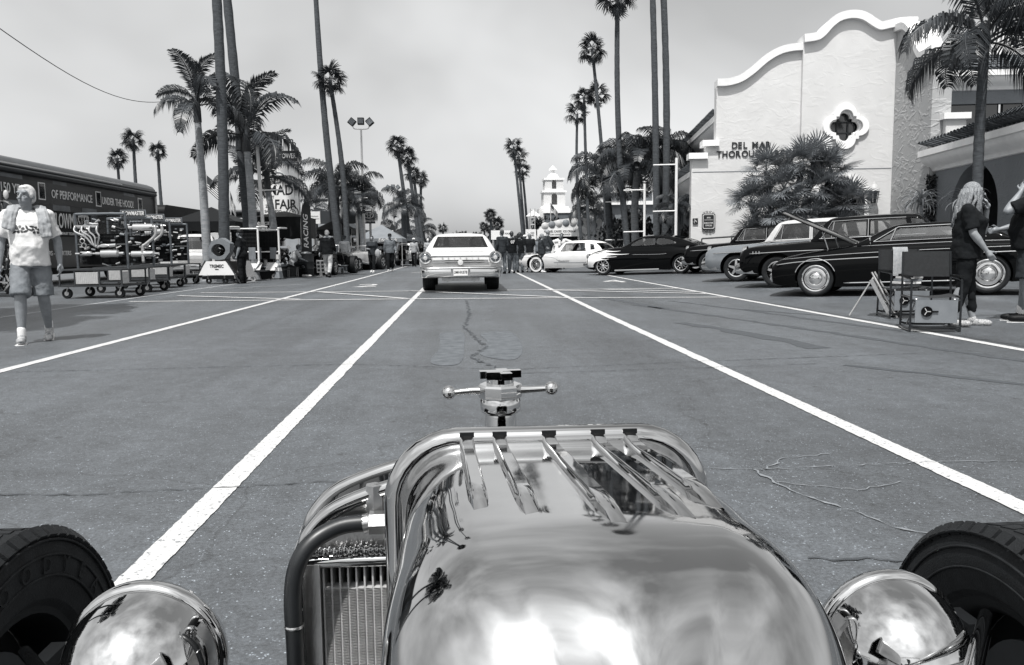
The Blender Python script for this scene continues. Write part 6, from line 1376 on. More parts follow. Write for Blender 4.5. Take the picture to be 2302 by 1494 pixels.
person('walker in dark jacket and pale jeans seen from behind', (-5.17, 31.2, 0), R(-3), 1.80, WALK, cloth_k, 'long', denim_l, 'long', blackm, hair_w, 'short', skin, 1.15, .018, jacket=True)
person('walker in grey hooded top and dark jeans carrying a white plastic bag', (-5.5, 38, 0), R(-5), 1.72, WALK2, cloth_lg, 'long', denim, 'long', blackm, hair_d, 'short', skin, 1.0, .02, hat=cloth_d, jacket=True)
bg_ = thing('plastic_bag', 'white plastic bag carried by the walker in the grey hood', 'bag', (-5.9, 37.95, .48))
m = MB().sph((0, 0, .0), (.13, .06, .2), 12, 8).tube([(-.07, 0, .15), (-.04, 0, .33), (.0, 0, .40), (.04, 0, .33), (.07, 0, .15)], .012, 6); obj('bag_body', m, paper, bg_, 180)
person('woman in dark top walking towards us with a bag on her arm', (-4.16, 37.4, 0), R(175), 1.68, dict(WALK, rw=(.12, .2, 1.12)), cloth_d, 'short', cloth_k, 'long', paper, hair_d, 'short', skin_l, 1.15, .02, female=True)
hb = thing('shoulder_bag', 'pale shoulder bag of the woman in the dark top', 'bag', (-3.9, 37.3, .72)); obj('bag_body', MB().sph((0, 0, .15), (.13, .08, .2), 12, 8), cloth_lg, hb, 180); obj('strap', MB().tube([(-.08, 0, .3), (-.12, .02, .6), (-.05, .05, .72)], .012, 6), cloth_d, hb)
person('man in open grey jacket over pale shirt walking towards us in the lane', (-3.45, 38.6, 0), R(185), 1.80, WALK2, cloth_g, 'long', cloth_k, 'long', lightg, hair_d, 'short', skin, 1.12, .02, hat=blackm, jacket=True)
person('distant walker in pale top right of the tent', (-3.0, 50, 0), R(180), 1.75, WALK, cloth_lg, 'long', cloth_k, 'long', blackm, hair_w, 'short', skin, 1.0, .026, hat=white)
person('distant man in pale shirt seen from behind near the white sedan', (-2.35, 55, 0), R(10), 1.78, WALK, cloth_lg, 'short', khaki, 'short', white, hair_w, 'short', skin, 1.15, .026)
person('distant figure in dark clothes left of the man in the pale shirt', (-2.85, 60, 0), R(170), 1.7, None, cloth_k, 'short', cloth_k, 'long', blackm, hair_d, 'short', skin, 1.0, .026)
# ---- crowd to the right of the sedan
CR = 'crowd right of the white sedan'
person('man in dark jacket nearest the sedan in the crowd', (1.62, 33, 0), R(20), 1.80, None, cloth_d, 'long', denim, 'long', blackm, hair_d, 'short', skin, 1.0, .02, group=CR)
nm = person('man in black shirt with the number 07 on his back', (2.05, 33.6, 0), R(10), 1.74, None, cloth_k, 'short', denim, 'long', blackm, hair_d, 'short', skin, 1.15, .02, group=CR)
text('shirt_number', '07', paper, nm, (0, -.175, 1.3), (PI/2, 0, 0), .17, .004, off=.004)
person('man in black T-shirt with hands on hips in the crowd', (2.45, 34.5, 0), R(-20), 1.72, dict(le=(-.38, -.05, 1.15), lw=(-.2, .02, .98)), cloth_k, 'short', denim, 'long', blackm, hair_d, 'short', skin, 1.1, .02, group=CR)
person('man in printed black T-shirt and pale shorts facing us in the crowd', (2.95, 35.5, 0), R(170), 1.72, None, cloth_k, 'short', denim_l, 'short', lightg, hair_w, 'short', skin, 1.1, .02, group=CR)
person('person in pale cap and striped top deeper in the crowd', (3.1, 40, 0), R(160), 1.7, None, cloth_lg, 'short', khaki, 'short', white, hair_d, 'short', skin, 1.0, .024, hat=white, group=CR)
person('woman in dark top and calf-length trousers facing the white convertible', (3.35, 34.0, 0), R(-75), 1.64, dict(re=(.25, .15, 1.12), rw=(.1, .28, 1.1), le=(-.25, .15, 1.12), lw=(-.1, .28, 1.1)), cloth_d, 'short', cloth_d, 'crop', white, hair_b, 'short', skin_l, 1.2, .02, female=True, group=CR)
person('big bald man in dark jacket and pale shorts facing the white convertible', (3.75, 35.6, 0), R(-75), 1.86, dict(re=(.26, .12, 1.14), rw=(.1, .24, 1.12)), cloth_d, 'long', khaki, 'short', white, hair_w, 'none', skin_l, 1.3, .02, belly=.06, jacket=True, group=CR, sock=white)
for x, y, lb, sm_ in ((1.95, 40, 'figure in dark top half hidden behind the number 07 man', cloth_d), (2.6, 42, 'grey-haired figure at the back of the crowd', cloth_g), (3.7, 44, 'figure in black at the back right of the crowd', cloth_k), (4.5, 48, 'figure in mid-grey behind the convertible nose', cloth_g)):
    person(lb, (x, y, 0), R(170), 1.72, None, sm_, 'short', denim, 'long', blackm, hair_d if sm_ is not cloth_g else hair_w, 'short', skin, 1.1, .026, group=CR)
person('man in white shirt stretching his arms behind the white convertible', (5.0, 40.5, 0), R(175), 1.78, dict(le=(-.45, .05, 1.33), lw=(-.62, .12, 1.18), re=(.45, .05, 1.33), rw=(.66, .1, 1.16)), cloth_w, 'long', denim, 'long', blackm, hair_d, 'short', skin, 1.15, .02)
person('man in white T-shirt bending beside the white convertible', (4.55, 38.5, 0), R(-60), 1.68, dict(che=(0, .08, 1.24), nec=(0, .14, 1.40), hed=(0, .22, 1.52)), cloth_w, 'short', denim, 'long', blackm, hair_d, 'short', skin, 1.1, .02)
# ============================================================ LEFT SIDE: TRAILER AND DISPLAYS
TX = -13.4
tr = thing('exhibition_trailer', 'long dark exhibition trailer lettered OVER 150 YEARS OF PERFORMANCE UNDER THE HOOD', 'trailer', (TX, 36.4, 0))
# local: x=0 side facing the road, y negative towards the viewer
LEN = 22.0
obj('wall', MB().box((-1.25, -LEN/2, 2.1), (2.5, LEN, 3.1)), mat('trailer_wrap', 0.012, 0.35, 0, 0.5, 0.8), tr, 0)
pr_ = [(-2.5, 3.65), (-2.45, 3.8), (-2.2, 3.95), (-1.25, 4.02), (-.35, 3.96), (-.1, 3.86), (-.0, 3.74), (0.02, 3.62)]
obj('roof', MB().grid([[(x, y, z) for x, z in pr_] for y in (0, -2, -8, -16, -LEN)]).poly([(x, 0, z) for x, z in pr_]), mat('trailer_roof', 0.03, 0.35, 0, 0.3, 2), tr, 30)
obj('awning_rail', MB().cyl((.07, -.1, 3.62), (.07, -LEN, 3.62), .05).cyl((.12, -.3, 3.50), (.12, -LEN, 3.50), .07), dark, tr)
obj('white_stripe', MB().box((.035, -LEN/2-1.5, 3.70), (.02, LEN-4, .045)), paper, tr, 0)
qr = random.Random(4)
for i in range(15):
    y0 = -.4-i*1.45; y1 = y0-qr.uniform(.9, 1.9); s_ = qr.uniform(-.5, .5); z0, z1 = (qr.choice(((.7, 2.7), (1.6, 3.4), (.7, 1.7))))
    v = qr.choice((.008, .05, .1, .03, .14))
    obj('graphic_panel', MB().poly([(.004+.0006*i, y0, z0), (.004+.0006*i, y0+s_, z1), (.004+.0006*i, y1+s_, z1), (.004+.0006*i, y1, z0)]), mat('wrap_%d' % int(v*1000), v, .35, 0, .45, 1.2), tr, 0)
obj('dark_band', MB().box((.012, -LEN/2, 2.95), (.01, LEN-.4, .66)), mat('wrap_band', .012, .3, 0, .3, 2), tr, 0)
def side_text(s, y0, y1, z, h, name='lettering', shear=0.0, m=None):
    """text along the trailer side from y0 (viewer end, left) to y1"""
    o = text(name, s, m or paper, tr, (.03, (y0+y1)/2-36.4, z), (PI/2, 0, PI/2), 1.0, .004, off=.012, shear=shear)
    w = max(v.co.x for v in o.data.vertices)-min(v.co.x for v in o.data.vertices); hh = max(v.co.y for v in o.data.vertices)-min(v.co.y for v in o.data.vertices)
    o.scale = ((y1-y0)/w, h/hh, 1); return o
side_text('OVER 150 YEARS', 23.35, 26.1, 2.95, .30); side_text('OF PERFORMANCE', 27.35, 30.25, 2.95, .28); side_text('UNDER THE HOOD!', 31.05, 33.9, 2.95, .28)
fp = obj('logo_panel', MB().box((.018, 28.6-36.4, 2.0), (.012, 2.9, .85)), blackm, tr, 0)
side_text('FLOWMASTER', 27.3, 29.9, 2.08, .5, shear=.1); side_text('THE EXHAUST TECHNOLOGY COMPANY', 27.5, 29.8, 1.68, .09); side_text('HEADERS - STARTERS', 26.2, 28.4, 1.02, .15)
for y in (26.75, 30.75, 34.6):
    w_ = obj('window', MB().box((.02, y-36.4, 3.0), (.03, .42, .55)), paper, tr, 0); obj('pane', MB().box((.032, y-36.4, 3.0), (.012, .34, .47)), MATS['window_pane'], w_, 0)
obj('shelf_awning', MB().box((.25, 31.6-36.4, 2.5), (.5, 1.6, .04)), lightg, tr, 0); obj('rear_post', MB().cyl((.06, -.15, .4), (.06, -.15, 3.5), .05), galv, tr)
obj('underframe', MB().box((-1.2, -LEN/2, .45), (2.0, LEN-1, .25)), blackm, tr, 0)
for y in (-3, -4.2): obj('wheel', MB().lathe(tyre_profile(.5, .28, .3), (-.25, y, .5), 'X', 30), rubber, tr, 30)
t2 = thing('small_trailer', 'shorter black trailer parked beyond the lettered trailer', 'trailer', (TX-.1, 44.5, 0))
mb = slab(rrect(6.6, 2.5, .35), [], 2.4); mb.xf(Matrix.Translation((-1.25, -3.4, 1.95)) @ Matrix(((0, 0, -1, 0), (1, 0, 0, 0), (0, 1, 0, 0), (0, 0, 0, 1)))); obj('wall', mb, blackm, t2, 30)
obj('window', MB().box((.0, -2.5, 2.4), (.05, 1.2, .5)), MATS['window_pane'], t2, 0); obj('wheel', MB().lathe(tyre_profile(.4, .25, .24), (-.2, -3.4, .4), 'X', 24), rubber, t2)
text('lettering', 'FLOWMASTER', paper, t2, (.02, -4.6, 2.2), (PI/2, 0, PI/2), .4, .004)
# ---- rims on a display tree
wr = thing('rim_display', 'tall rack of alloy rims behind the white-haired man', 'display rack', (-10.95, 20, 0))
obj('post', MB().cyl((0, 0, 0), (0, 0, 2.5), .04).box((0, 0, .03), (.9, .7, .06)), dark, wr)
obj('finial', MB().sph((.12, 0, 2.42), (.06, .05, .11)), lightg, wr)
def rim_obj(parent, x, y, z, r, k, ns):
    rm = obj('rim', MB().lathe([(r, .06), (r*1.02, .03), (r*.95, -.0), (r*.9, -.02), (r*.9, .14)], (x, y, z), 'Y', 30), polish, parent)
    for i in range(ns):
        a = 2*PI*i/ns+k; d = Vector((math.cos(a), 0, math.sin(a))); n = Vector((-math.sin(a), 0, math.cos(a))); c = Vector((x, y-.01, z))
        obj('spoke', MB().prism([c+d*r*.1-n*r*.09, c+d*r*.1+n*r*.09, c+d*r*.92+n*r*.06, c+d*r*.92-n*r*.06], (0, .03, 0)), polish, rm, 20)
    obj('hub', MB().lathe([(.001, -.03), (r*.16, -.02), (r*.18, .02)], (x, y, z), 'Y', 14), polish, rm)
for i, (x, z, ns) in enumerate(((.10, 2.03, 7), (.12, 1.45, 5), (.10, .88, 8), (.14, .32, 6), (-.5, 1.75, 6), (-.5, 1.15, 8), (-.48, .55, 5), (.62, .30, 8), (.62, .86, 6))): rim_obj(wr, x, -.15, z, .25, i*.3, ns)
# ---- display carts
def cart(label, x, y, rz, seed, sign=True, frame=None, W=1.15, D=1.2, H=1.9):
    q = random.Random(seed); t = thing('display_cart', label, 'display cart', (x, y, 0), rz, 'wheeled carts of exhaust parts'); fm = frame or dark
    for z in (.28, .64): obj('deck', MB().box((0, 0, z), (W+.3, D, .035)), fm, t, 0)
    for xx, yy in ((-W/2-.12, -D/2+.02), (W/2+.12, -D/2+.02), (-W/2-.12, D/2-.02), (W/2+.12, D/2-.02), (-.35, -D/2+.02), (.2, -D/2+.02)): obj('skirt_post', MB().box((xx, yy, .46), (.03, .03, .33)), fm, t, 0)
    pl_ = obj('tread_plate', MB().box((-.08, -D/2+.02, .46), (.5, .012, .26)), galv, t, 0)
    for i in range(12): obj('plate_rib', MB().box((-.31+i*.042, -D/2+.012, .46), (.014, .01, .24)), lightg, pl_, 0)
    obj('side_plate', MB().box((W/2+.12, -D/2+.2, .46), (.012, .3, .26)), galv, t, 0)
    obj('cross_frame', MB().tube(cr([(-W/2, 0, .64), (-W/2, 0, H-.08), (-W/2+.02, 0, H-.02), (-W/2+.08, 0, H), (W/2-.08, 0, H), (W/2-.02, 0, H-.02), (W/2, 0, H-.08), (W/2, 0, .64)], 3), .032, 10), mat('cart_tube', .12, .35, .5, .2, 8) if frame is None else frame, t)
    for z in (1.2,): obj('mid_bar', MB().cyl((-W/2, 0, z), (W/2, 0, z), .022), fm, t)
    wm = MB()
    n1, n2 = int(W/.075), int((H-.8)/.085)
    for i in range(n1+1): wm.cyl((-W/2+W*i/n1, .02, .75), (-W/2+W*i/n1, .02, H-.06), .004, n=4)
    for i in range(n2+1): wm.cyl((-W/2, .02, .75+(H-.81)*i/n2), (W/2, .02, .75+(H-.81)*i/n2), .004, n=4)
    o = obj('wire_grid', wm, blackm, t, 0, fix=False); o['kind'] = 'stuff'
    bx_ = obj('backing', MB().box((.0, .10, 1.1), (W*.9, .04, .7)), blackm, t, 0)
    for i in range(44):
        px_, pz_ = q.uniform(-W/2+.08, W/2-.08), q.uniform(.75, H-.1)
        k_ = q.random(); m_ = q.choice((chrome, alu, midg, steel, dark, lightg, blackm))
        if k_ < .5: obj('small_part', MB().box((px_, -.02, pz_), (q.uniform(.03, .12), .03, q.uniform(.02, .06))), m_, t, 0)
        else: obj('small_part', MB().cyl((px_, -.03, pz_), (px_+q.uniform(.05, .16), -.03, pz_+q.uniform(-.05, .05)), q.uniform(.015, .035)), m_, t)
    for xx in (-W/2-.02, W/2+.02):
        for yy in (-D/2+.12, D/2-.12):
            w_ = obj('caster', MB().lathe([(.05, -.035), (.10, -.032), (.115, -.02), (.115, .02), (.10, .032), (.05, .035)], (xx, yy, .115), 'Y', 20, True), rubber, t, 30)
            obj('caster_hub', MB().lathe([(.001, -.04), (.05, -.036), (.055, 0)], (xx, yy, .115), 'Y', 14), galv, w_); obj('caster_fork', MB().bar((xx+.05, yy-.045, .27), (xx, yy-.045, .11), .035, .012), galv, w_, 0)
    if sign:
        s_ = obj('header_sign', MB().box((.12, -.03, H+.12), (.66, .03, .19)), midg, t, 0); obj('sign_face', MB().box((.12, -.049, H+.12), (.62, .004, .15)), ink, s_, 0)
        text('lettering', 'FLOWMASTER', paper, s_, (.12, -.055, H+.12), (PI/2, 0, 0), .145, .002, .62, off=.002, shear=.15)
    return t
cart('display cart with bundled header pipes, nearest of the row of carts', -8.25, 19.0, R(-4), 1, False)
cart('second cart of the row with its lettered sign on top', -8.6, 21.5, R(-4), 2); cart('third cart of the row with its lettered sign on top', -9.0, 23.9, R(-4), 3); cart('last cart of the row, its lettered sign half hidden', -9.35, 26.4, R(-4), 4)
def muffler(label, p, d, ln, r, m=None):
    p = Vector(p); t = thing('muffler', label, 'muffler', p, 0, 'mufflers on display'); d = Vector(d).normalized()
    obj('can', MB().tube([d*-ln/2, d*(-ln/2+.03), d*(ln/2-.03), d*ln/2], [r*.6, r, r, r*.6], 16), m or chrome, t); obj('inlet', MB().cyl(d*-(ln/2+.1), d*-ln/2, r*.42), m or chrome, t); obj('outlet', MB().cyl(d*ln/2, d*(ln/2+.1), r*.42), m or chrome, t)
muffler('small round muffler low on the nearest cart, left of the bigger one', (-8.55, 18.88, 1.0), (1, 0, 0), .28, .06); muffler('large finned muffler low on the nearest cart', (-8.02, 18.86, 1.0), (1, 0, 0), .42, .1)
muffler('polished muffler at the top of the second cart', (-8.2, 21.35, 1.66), (1, 0, 0), .55, .1); muffler('polished muffler low on the second cart', (-8.25, 21.35, .98), (1, 0, 0), .6, .09)
muffler('slim muffler at the top of the third cart', (-8.85, 23.75, 1.6), (1, 0, .1), .5, .08)
hd_ = thing('exhaust_header', 'set of four bright header pipes hung on the nearest cart', 'exhaust header', (-8.4, 18.85, 1.4)); 
obj('flange', MB().box((-.1, .0, .22), (.52, .02, .05)), chrome, hd_, 0)
for i in range(4): obj('pipe', MB().tube(cr([(-.34+i*.16, -.02, .22), (-.33+i*.16, -.08, .1), (-.1+i*.1, -.08, -.02), (.05+i*.03, -.07, -.2-.02*i), (.25, -.06, -.24+.012*i), (.42, -.05, -.22)], 5), .024, 8), chrome, hd_, 180)
obj('collector', MB().cyl((.40, -.05, -.22), (.55, -.05, -.21), .042), chrome, hd_)
for i, (x, y, z, l_) in enumerate(((-8.85, 23.7, 1.35, 'third'), (-8.15, 21.3, 1.25, 'second'))):
    e_ = thing('exhaust_pipe', 'bent exhaust pipe hanging on the %s cart' % l_, 'exhaust pipe', (x, y, z)); obj('pipe', MB().tube(cr([(.25, 0, .45), (.25, 0, .2), (.0, 0, -.02), (-.08, 0, -.1), (-.08, 0, -.5)], 5), .038, 10), galv, e_, 180)
gk = thing('gasket_set', 'pale ring gaskets hung left on the nearest cart', 'gasket', (-8.62, 18.86, 1.35))
for i in range(4): obj('ring', MB().lathe([(.045, 0), (.06, .01), (.045, .02)], (.03*(i % 2), 0, .14-.1*i), 'Y', 14, True), paper, gk)
# ---- white-tube carts, A-board and gearbox
for i, (x, y) in enumerate(((-7.55, 28.4), (-7.25, 30.2))):
    t = thing('hand_truck_display', ('nearer' if i == 0 else 'farther')+' white tubular cart with sloping foot plates right of the man in black', 'display cart', (x, y, 0), R(-6), 'white tubular carts')
    for xx in (-.5, .5): obj('tube_frame', MB().tube(cr([(xx, -.45, .42), (xx, -.05, .62), (xx, .0, .8), (xx, .0, 1.75), (xx, .06, 1.86), (xx, .9, 1.88)], 4), .036, 10), white, t)
    for z in (1.0, 1.8): obj('cross_bar', MB().cyl((-.5, .0, z), (.5, .0, z), .025), white, t)
    wg = MB()
    for k in range(9): wg.cyl((-.45+k*.1125, .02, .7), (-.45+k*.1125, .02, 1.78), .006, n=4)
    for k in range(9): wg.cyl((-.45, .02, .72+k*.13), (.45, .02, .72+k*.13), .006, n=4)
    o = obj('wire_grid', wg, blackm, t, 0, fix=False); o['kind'] = 'stuff'
    for xx in (-.28, .28): obj('foot_plate', MB().box((xx, -.28, .46), (.36, .42, .02), mtx=Matrix.Rotation(.75, 3, 'X')), lightg, t, 0); obj('poster', MB().box((xx, -.02, .95), (.24, .01, .42)), midg, t, 0)
    obj('backing', MB().box((0, .06, 1.25), (.9, .02, 1.0)), blackm, t, 0); obj('base', MB().box((0, .35, .33), (1.05, 1.3, .04)), dark, t, 0)
    for xx in (-.4, .4): obj('caster', MB().lathe([(.05, -.03), (.1, -.03), (.1, .03), (.05, .03)], (xx, -.3, .1), 'Y', 18, True), galv, t)
ab = thing('sloping_sign_board', 'white trapezoid sign board lettered TREMEC on a low dolly', 'sign', (-7.75, 26.3, 0), R(-10))
mb = slab([(-.62, .28), (.62, .28), (.38, .62), (.30, .72), (-.32, .72), (-.40, .62)], [], .04); mb.xf(Matrix.Translation((0, -.3, 0)) @ XZ); obj('board', mb, paper, ab, 0)
text('lettering', 'TREMEC', ink, ab, (.02, -.325, .56), (PI/2, 0, 0), .14, .003, .9, off=.003); obj('rule', MB().box((.02, -.323, .46), (.12, .004, .03)), ink, ab, 0)
obj('side_board', MB().poly([(.62, -.3, .2), (.95, .5, .2), (.75, .5, .72), (.36, -.3, .72)]), alu, ab, 0)
for s in (-1, 1): obj('leg', MB().bar((s*.36, -.31, .74), (s*.78, -.31, .0), .03), dark, ab, 0)
obj('dolly', MB().box((.1, .05, .2), (1.2, .7, .1)), blackm, ab, 0)
for x in (-.3, .25, .6): obj('dolly_wheel', MB().lathe([(.04, -.03), (.09, -.03), (.09, .03), (.04, .03)], (x, -.25, .1), 'Y', 16, True), rubber, ab); obj('bracket', MB().box((x, -.29, .25), (.05, .02, .16)), lightg, ab, 0)
gb = thing('gearbox', 'cutaway gearbox bell housing standing on the lettered sign board', 'gearbox', (-7.8, 26.5, .74), R(-10))
mb = slab([(-.36, .0), (-.30, -.12), (-.05, -.2), (.2, -.16), (.38, .06), (.40, .34), (.12, .52), (-.22, .42), (-.34, .2)], [[(.24*math.cos(t), .13+.2*math.sin(t)) for t in [i*PI/10 for i in range(20)]]], .3); mb.xf(Matrix.Translation((0, 0, .2)) @ XZ); obj('housing', mb, midg, gb, 20)
obj('flywheel', MB().lathe([(.2, -.05), (.19, -.1), (.08, -.1), (.07, -.16), (.001, -.16)], (0, 0, .33), 'Y', 24), chrome, gb); obj('hub', MB().lathe([(.045, -.12), (.04, -.2), (.001, -.2)], (.06, 0, .33), 'Y', 16), blackm, gb); obj('case', MB().box((.1, .45, .3), (.35, .6, .34)), alu, gb, 20); obj('mount', MB().box((0, .1, .0), (.3, .4, .1)), dark, gb, 0)
# ---- traffic cone, barrel, planter, stools
cn = thing('traffic_cone', 'traffic cone with pale bands standing at the kerb beside the seated man', 'traffic cone', (-6.75, 29.9, 0)); obj('cone', MB().lathe([(.17, .03), (.05, .72), (.03, .75), (.0005, .75)], n=24), midg, cn); obj('base', MB().box((0, 0, .02), (.44, .44, .04)), dark, cn, 0)
for z0, z1 in ((.30, .42), (.50, .58)): obj('band', MB().lathe([(.172-.174*(z0-.03)+.004, z0), (.172-.174*(z1-.03)+.004, z1)], n=24), paper, cn)
obj('sleeve', MB().lathe([(.075, .72), (.07, .9), (.001, .9)], n=16), lightg, cn)
br = thing('oil_drum', 'dark ribbed drum right of the seated man', 'barrel', (-6.25, 32.6, 0)); obj('drum', MB().lathe([(.001, 0), (.29, 0), (.29, .28), (.305, .3), (.29, .32), (.29, .58), (.305, .6), (.29, .62), (.29, .9), (.27, .9), (.27, .88), (.001, .88)], n=28), dark, br); obj('rag', MB().sph((0, 0, .92), (.22, .18, .07)), cloth_lg, br)
dp = thing('display_stand', 'small checkered display stand right of the ribbed drum', 'display', (-5.65, 32.4, 0)); obj('panel', MB().box((0, 0, .4), (.32, .06, .5), mtx=Matrix.Rotation(.2, 3, 'X')), paper, dp, 0)
for i in range(3):
    for j in range(2): obj('picture', MB().box((-.08+j*.16, -.05+(.15*i-.15)*-.2, .25+i*.15), (.1, .01, .09)), dark, dp, 0)
obj('foot', MB().box((0, .0, .08), (.1, .1, .16)).box((0, 0, .01), (.34, .3, .02)), lightg, dp, 0)
pn = thing('planter_kerb', 'low dark planter wall under the left-hand palms', 'planter', (-7.75, 31.4, 0)); obj('wall', MB().box((0, .6, .22), (1.7, 3.6, .44)), dark, pn, 0); obj('cap', MB().box((0, .6, .46), (1.8, 3.7, .05)), midg, pn, 0)
leafmass('shrub', 'low dark shrubs in the planter under the left-hand palms', (-7.6, 31.6, .75), (.7, 1.2, .4), 500, .12, hedge, 70)
# ---- canopies and banners
def canopy(label, x0, x1, y0, y1, zt, zv, m, pk=.5, txt=None, group='show canopies'):
    t = thing('canopy', label, 'canopy', ((x0+x1)/2, (y0+y1)/2, 0), 0, group); a, b = (x1-x0)/2, (y1-y0)/2
    obj('roof', MB().add([(-a, -b, zt), (a, -b, zt), (a, b, zt), (-a, b, zt), (0, 0, zt+pk)], [(0, 1, 4), (1, 2, 4), (2, 3, 4), (3, 0, 4)]), m, t, 0)
    mb = MB()
    for p, q_ in (((-a, -b), (a, -b)), ((a, -b), (a, b)), ((a, b), (-a, b)), ((-a, b), (-a, -b))): mb.grid([[(p[0]+(q_[0]-p[0])*i/8, p[1]+(q_[1]-p[1])*i/8, zt), (p[0]+(q_[0]-p[0])*i/8, p[1]+(q_[1]-p[1])*i/8, zv+(.04 if i % 2 else 0))] for i in range(9)])
    vl = obj('valance', mb, m, t, 0, fix=False)
    for px_, py_ in ((-a, -b), (a, -b), (a, b), (-a, b)): obj('leg', MB().cyl((px_*.98, py_*.98, 0), (px_*.98, py_*.98, zt), .025), galv, t)
    for s, dx, dz, h in (txt or ()): text('lettering', s, paper, vl, (dx, -b-.02, zt-dz), (PI/2, 0, 0), h, .004, off=.004, shear=.2)
    return t
canopy('black canopy lettered American Racing in front of the clock tower banner', -8.75, -6.6, 34.2, 37.0, 2.45, 1.55, blackm, .3, (('American', -.72, .25, .26), ('Racing', -.68, .5, .26), ('WHEELS', -.65, .74, .12)))
canopy('black peaked canopy left of the pale king palm', -12.8, -9.9, 36, 39, 2.35, 1.9, blackm, .7)
canopy('black slanted canopy behind the thick dark palm trunk', -10.3, -8.2, 41, 44, 2.6, 1.9, blackm, .5)
canopy('dark canopy behind the feather banner on the left', -7.9, -5.9, 43.4, 46.4, 2.15, 1.85, blackm, .6)
canopy('pale grey peaked canopy lettered Edelbrock', -6.6, -3.7, 50, 54, 1.75, 1.5, mat('canvas_grey', .16, .8, 0, .1, 2), .9, (('Edelbrock', .55, .1, .28),))
canopy('pale flat canopy beyond the peaked grey one', -5.2, -3.2, 60, 64, 1.9, 1.65, MATS['canvas_grey'], .4)
cw = thing('clock_tower_banner', 'tall white banner headed CLOCK TOWER advertising the county fair', 'banner', (-8.2, 37.3, 0))
obj('cloth', MB().box((0, 0, 3.75), (1.62, .05, 3.55)), paper, cw, 0); hd2 = slab([(-.81, 5.05), (.81, 5.05), (.81, 5.52), (-.81, 5.52)], [], .02); hd2.add([(.28, 5.05, .01), (.62, 5.05, .01), (.45, 4.85, .01)], [(0, 1, 2)]); hd2.xf(Matrix.Translation((0, -.04, 0)) @ XZ); obj('header', hd2, dark, cw, 0)
text('lettering', 'CLOCK TOWER', paper, cw, (0, -.055, 5.28), (PI/2, 0, 0), .3, .003, .72, off=.004)
for s, x, z, h, sx in (('MAD', .02, 3.75, .62, .85), ('FAIR', .22, 3.12, .58, .85), ('ABOUT', -.5, 3.45, .17, .8), ('THE', -.5, 3.28, .17, .8), ('2016', -.5, 3.05, .2, .9), ('SAN DIEGO', -.35, 2.82, .16, .9), ('COUNTY FAIR', -.3, 2.64, .16, .9), ('Albertsons  VONS', -.2, 2.36, .12, .9)):
    text('lettering', s, ink, cw, (x, -.03, z), (PI/2, 0, 0), h, .003, sx, off=.012 if h > .3 else .003)
obj('clock_ring', MB().tube([(.52+.26*math.cos(t), -.035, 2.78+.26*math.sin(t)) for t in [i*PI/14 for i in range(28)]], .022, 6, closed=True).tube([(.52+.13*math.cos(t), -.035, 2.78+.13*math.sin(t)) for t in [i*PI/10 for i in range(20)]], .01, 6, closed=True).bar((.52, -.035, 2.78), (.62, -.035, 2.88), .02).bar((.52, -.035, 2.78), (.50, -.035, 2.95), .02), ink, cw)
obj('swirl', MB().tube([(-.1+.35*math.cos(t)*(1-t/14), -.035, 4.3+.3*math.sin(t)*(1-t/14)) for t in [i*.4 for i in range(22)]], .02, 6), midg, cw)
for x in (-.84, .84): obj('pole', MB().cyl((x, .03, 0), (x, .03, 5.65), .04), galv, cw)
bp_ = thing('banner_pole', 'white pole with small hanging banner arm right of the king palms', 'pole', (-7.45, 31.0, 0)); obj('pole', MB().cyl((0, 0, 0), (-.16, 0, 5.3), .065), white, bp_); obj('arm', MB().cyl((-.15, 0, 5.0), (.75, 0, 5.02), .025), white, bp_); obj('arm', MB().cyl((-.1, 0, 3.3), (.75, 0, 3.32), .025), white, bp_); obj('pennant', MB().box((.55, 0, 4.8), (.35, .01, .3)), lightg, bp_, 0)
bp2 = thing('banner_pole', 'slim white pole in front of the billboard', 'pole', (-5.6, 43.5, 0)); obj('pole', MB().cyl((0, 0, 0), (0, 0, 3.9), .06), white, bp2); obj('arm', MB().cyl((0, 0, 3.8), (.6, 0, 3.8), .02), white, bp2)
bb = thing('billboard', 'long dark billboard with white panel and car maker emblem behind the palms', 'billboard', (-6.9, 47, 0)); obj('panel', MB().box((0, 0, 2.92), (3.8, .12, .72)), mat('billboard_dark', .035, .4, 0, .2, 2), bb, 0); wp = obj('white_panel', MB().box((-1.55, -.07, 2.92), (.66, .03, .7)), paper, bb, 0)
text('lettering', 'Albertsons', ink, wp, (-1.55, -.09, 3.0), (PI/2, 0, 0), .1, .003); text('lettering', 'VONS PAVILIONS', ink, wp, (-1.55, -.09, 2.85), (PI/2, 0, 0), .07, .003)
em = MB()
for rx, rz_, cx_, cz_ in ((.26, .17, 1.55, 3.03), (.09, .165, 1.55, 3.03), (.17, .075, 1.55, 3.11)): em.tube([(cx_+rx*math.cos(t), -.075, cz_+rz_*math.sin(t)) for t in [i*PI/14 for i in range(28)]], .018, 6, closed=True)
obj('emblem', em, paper, bb); text('lettering', 'TOYOTA', paper, bb, (1.55, -.075, 2.7), (PI/2, 0, 0), .17, .004, off=.004)
for x in (-1.6, 0, 1.6): obj('post', MB().cyl((x, .1, 0), (x, .1, 2.6), .07), steel, bb)
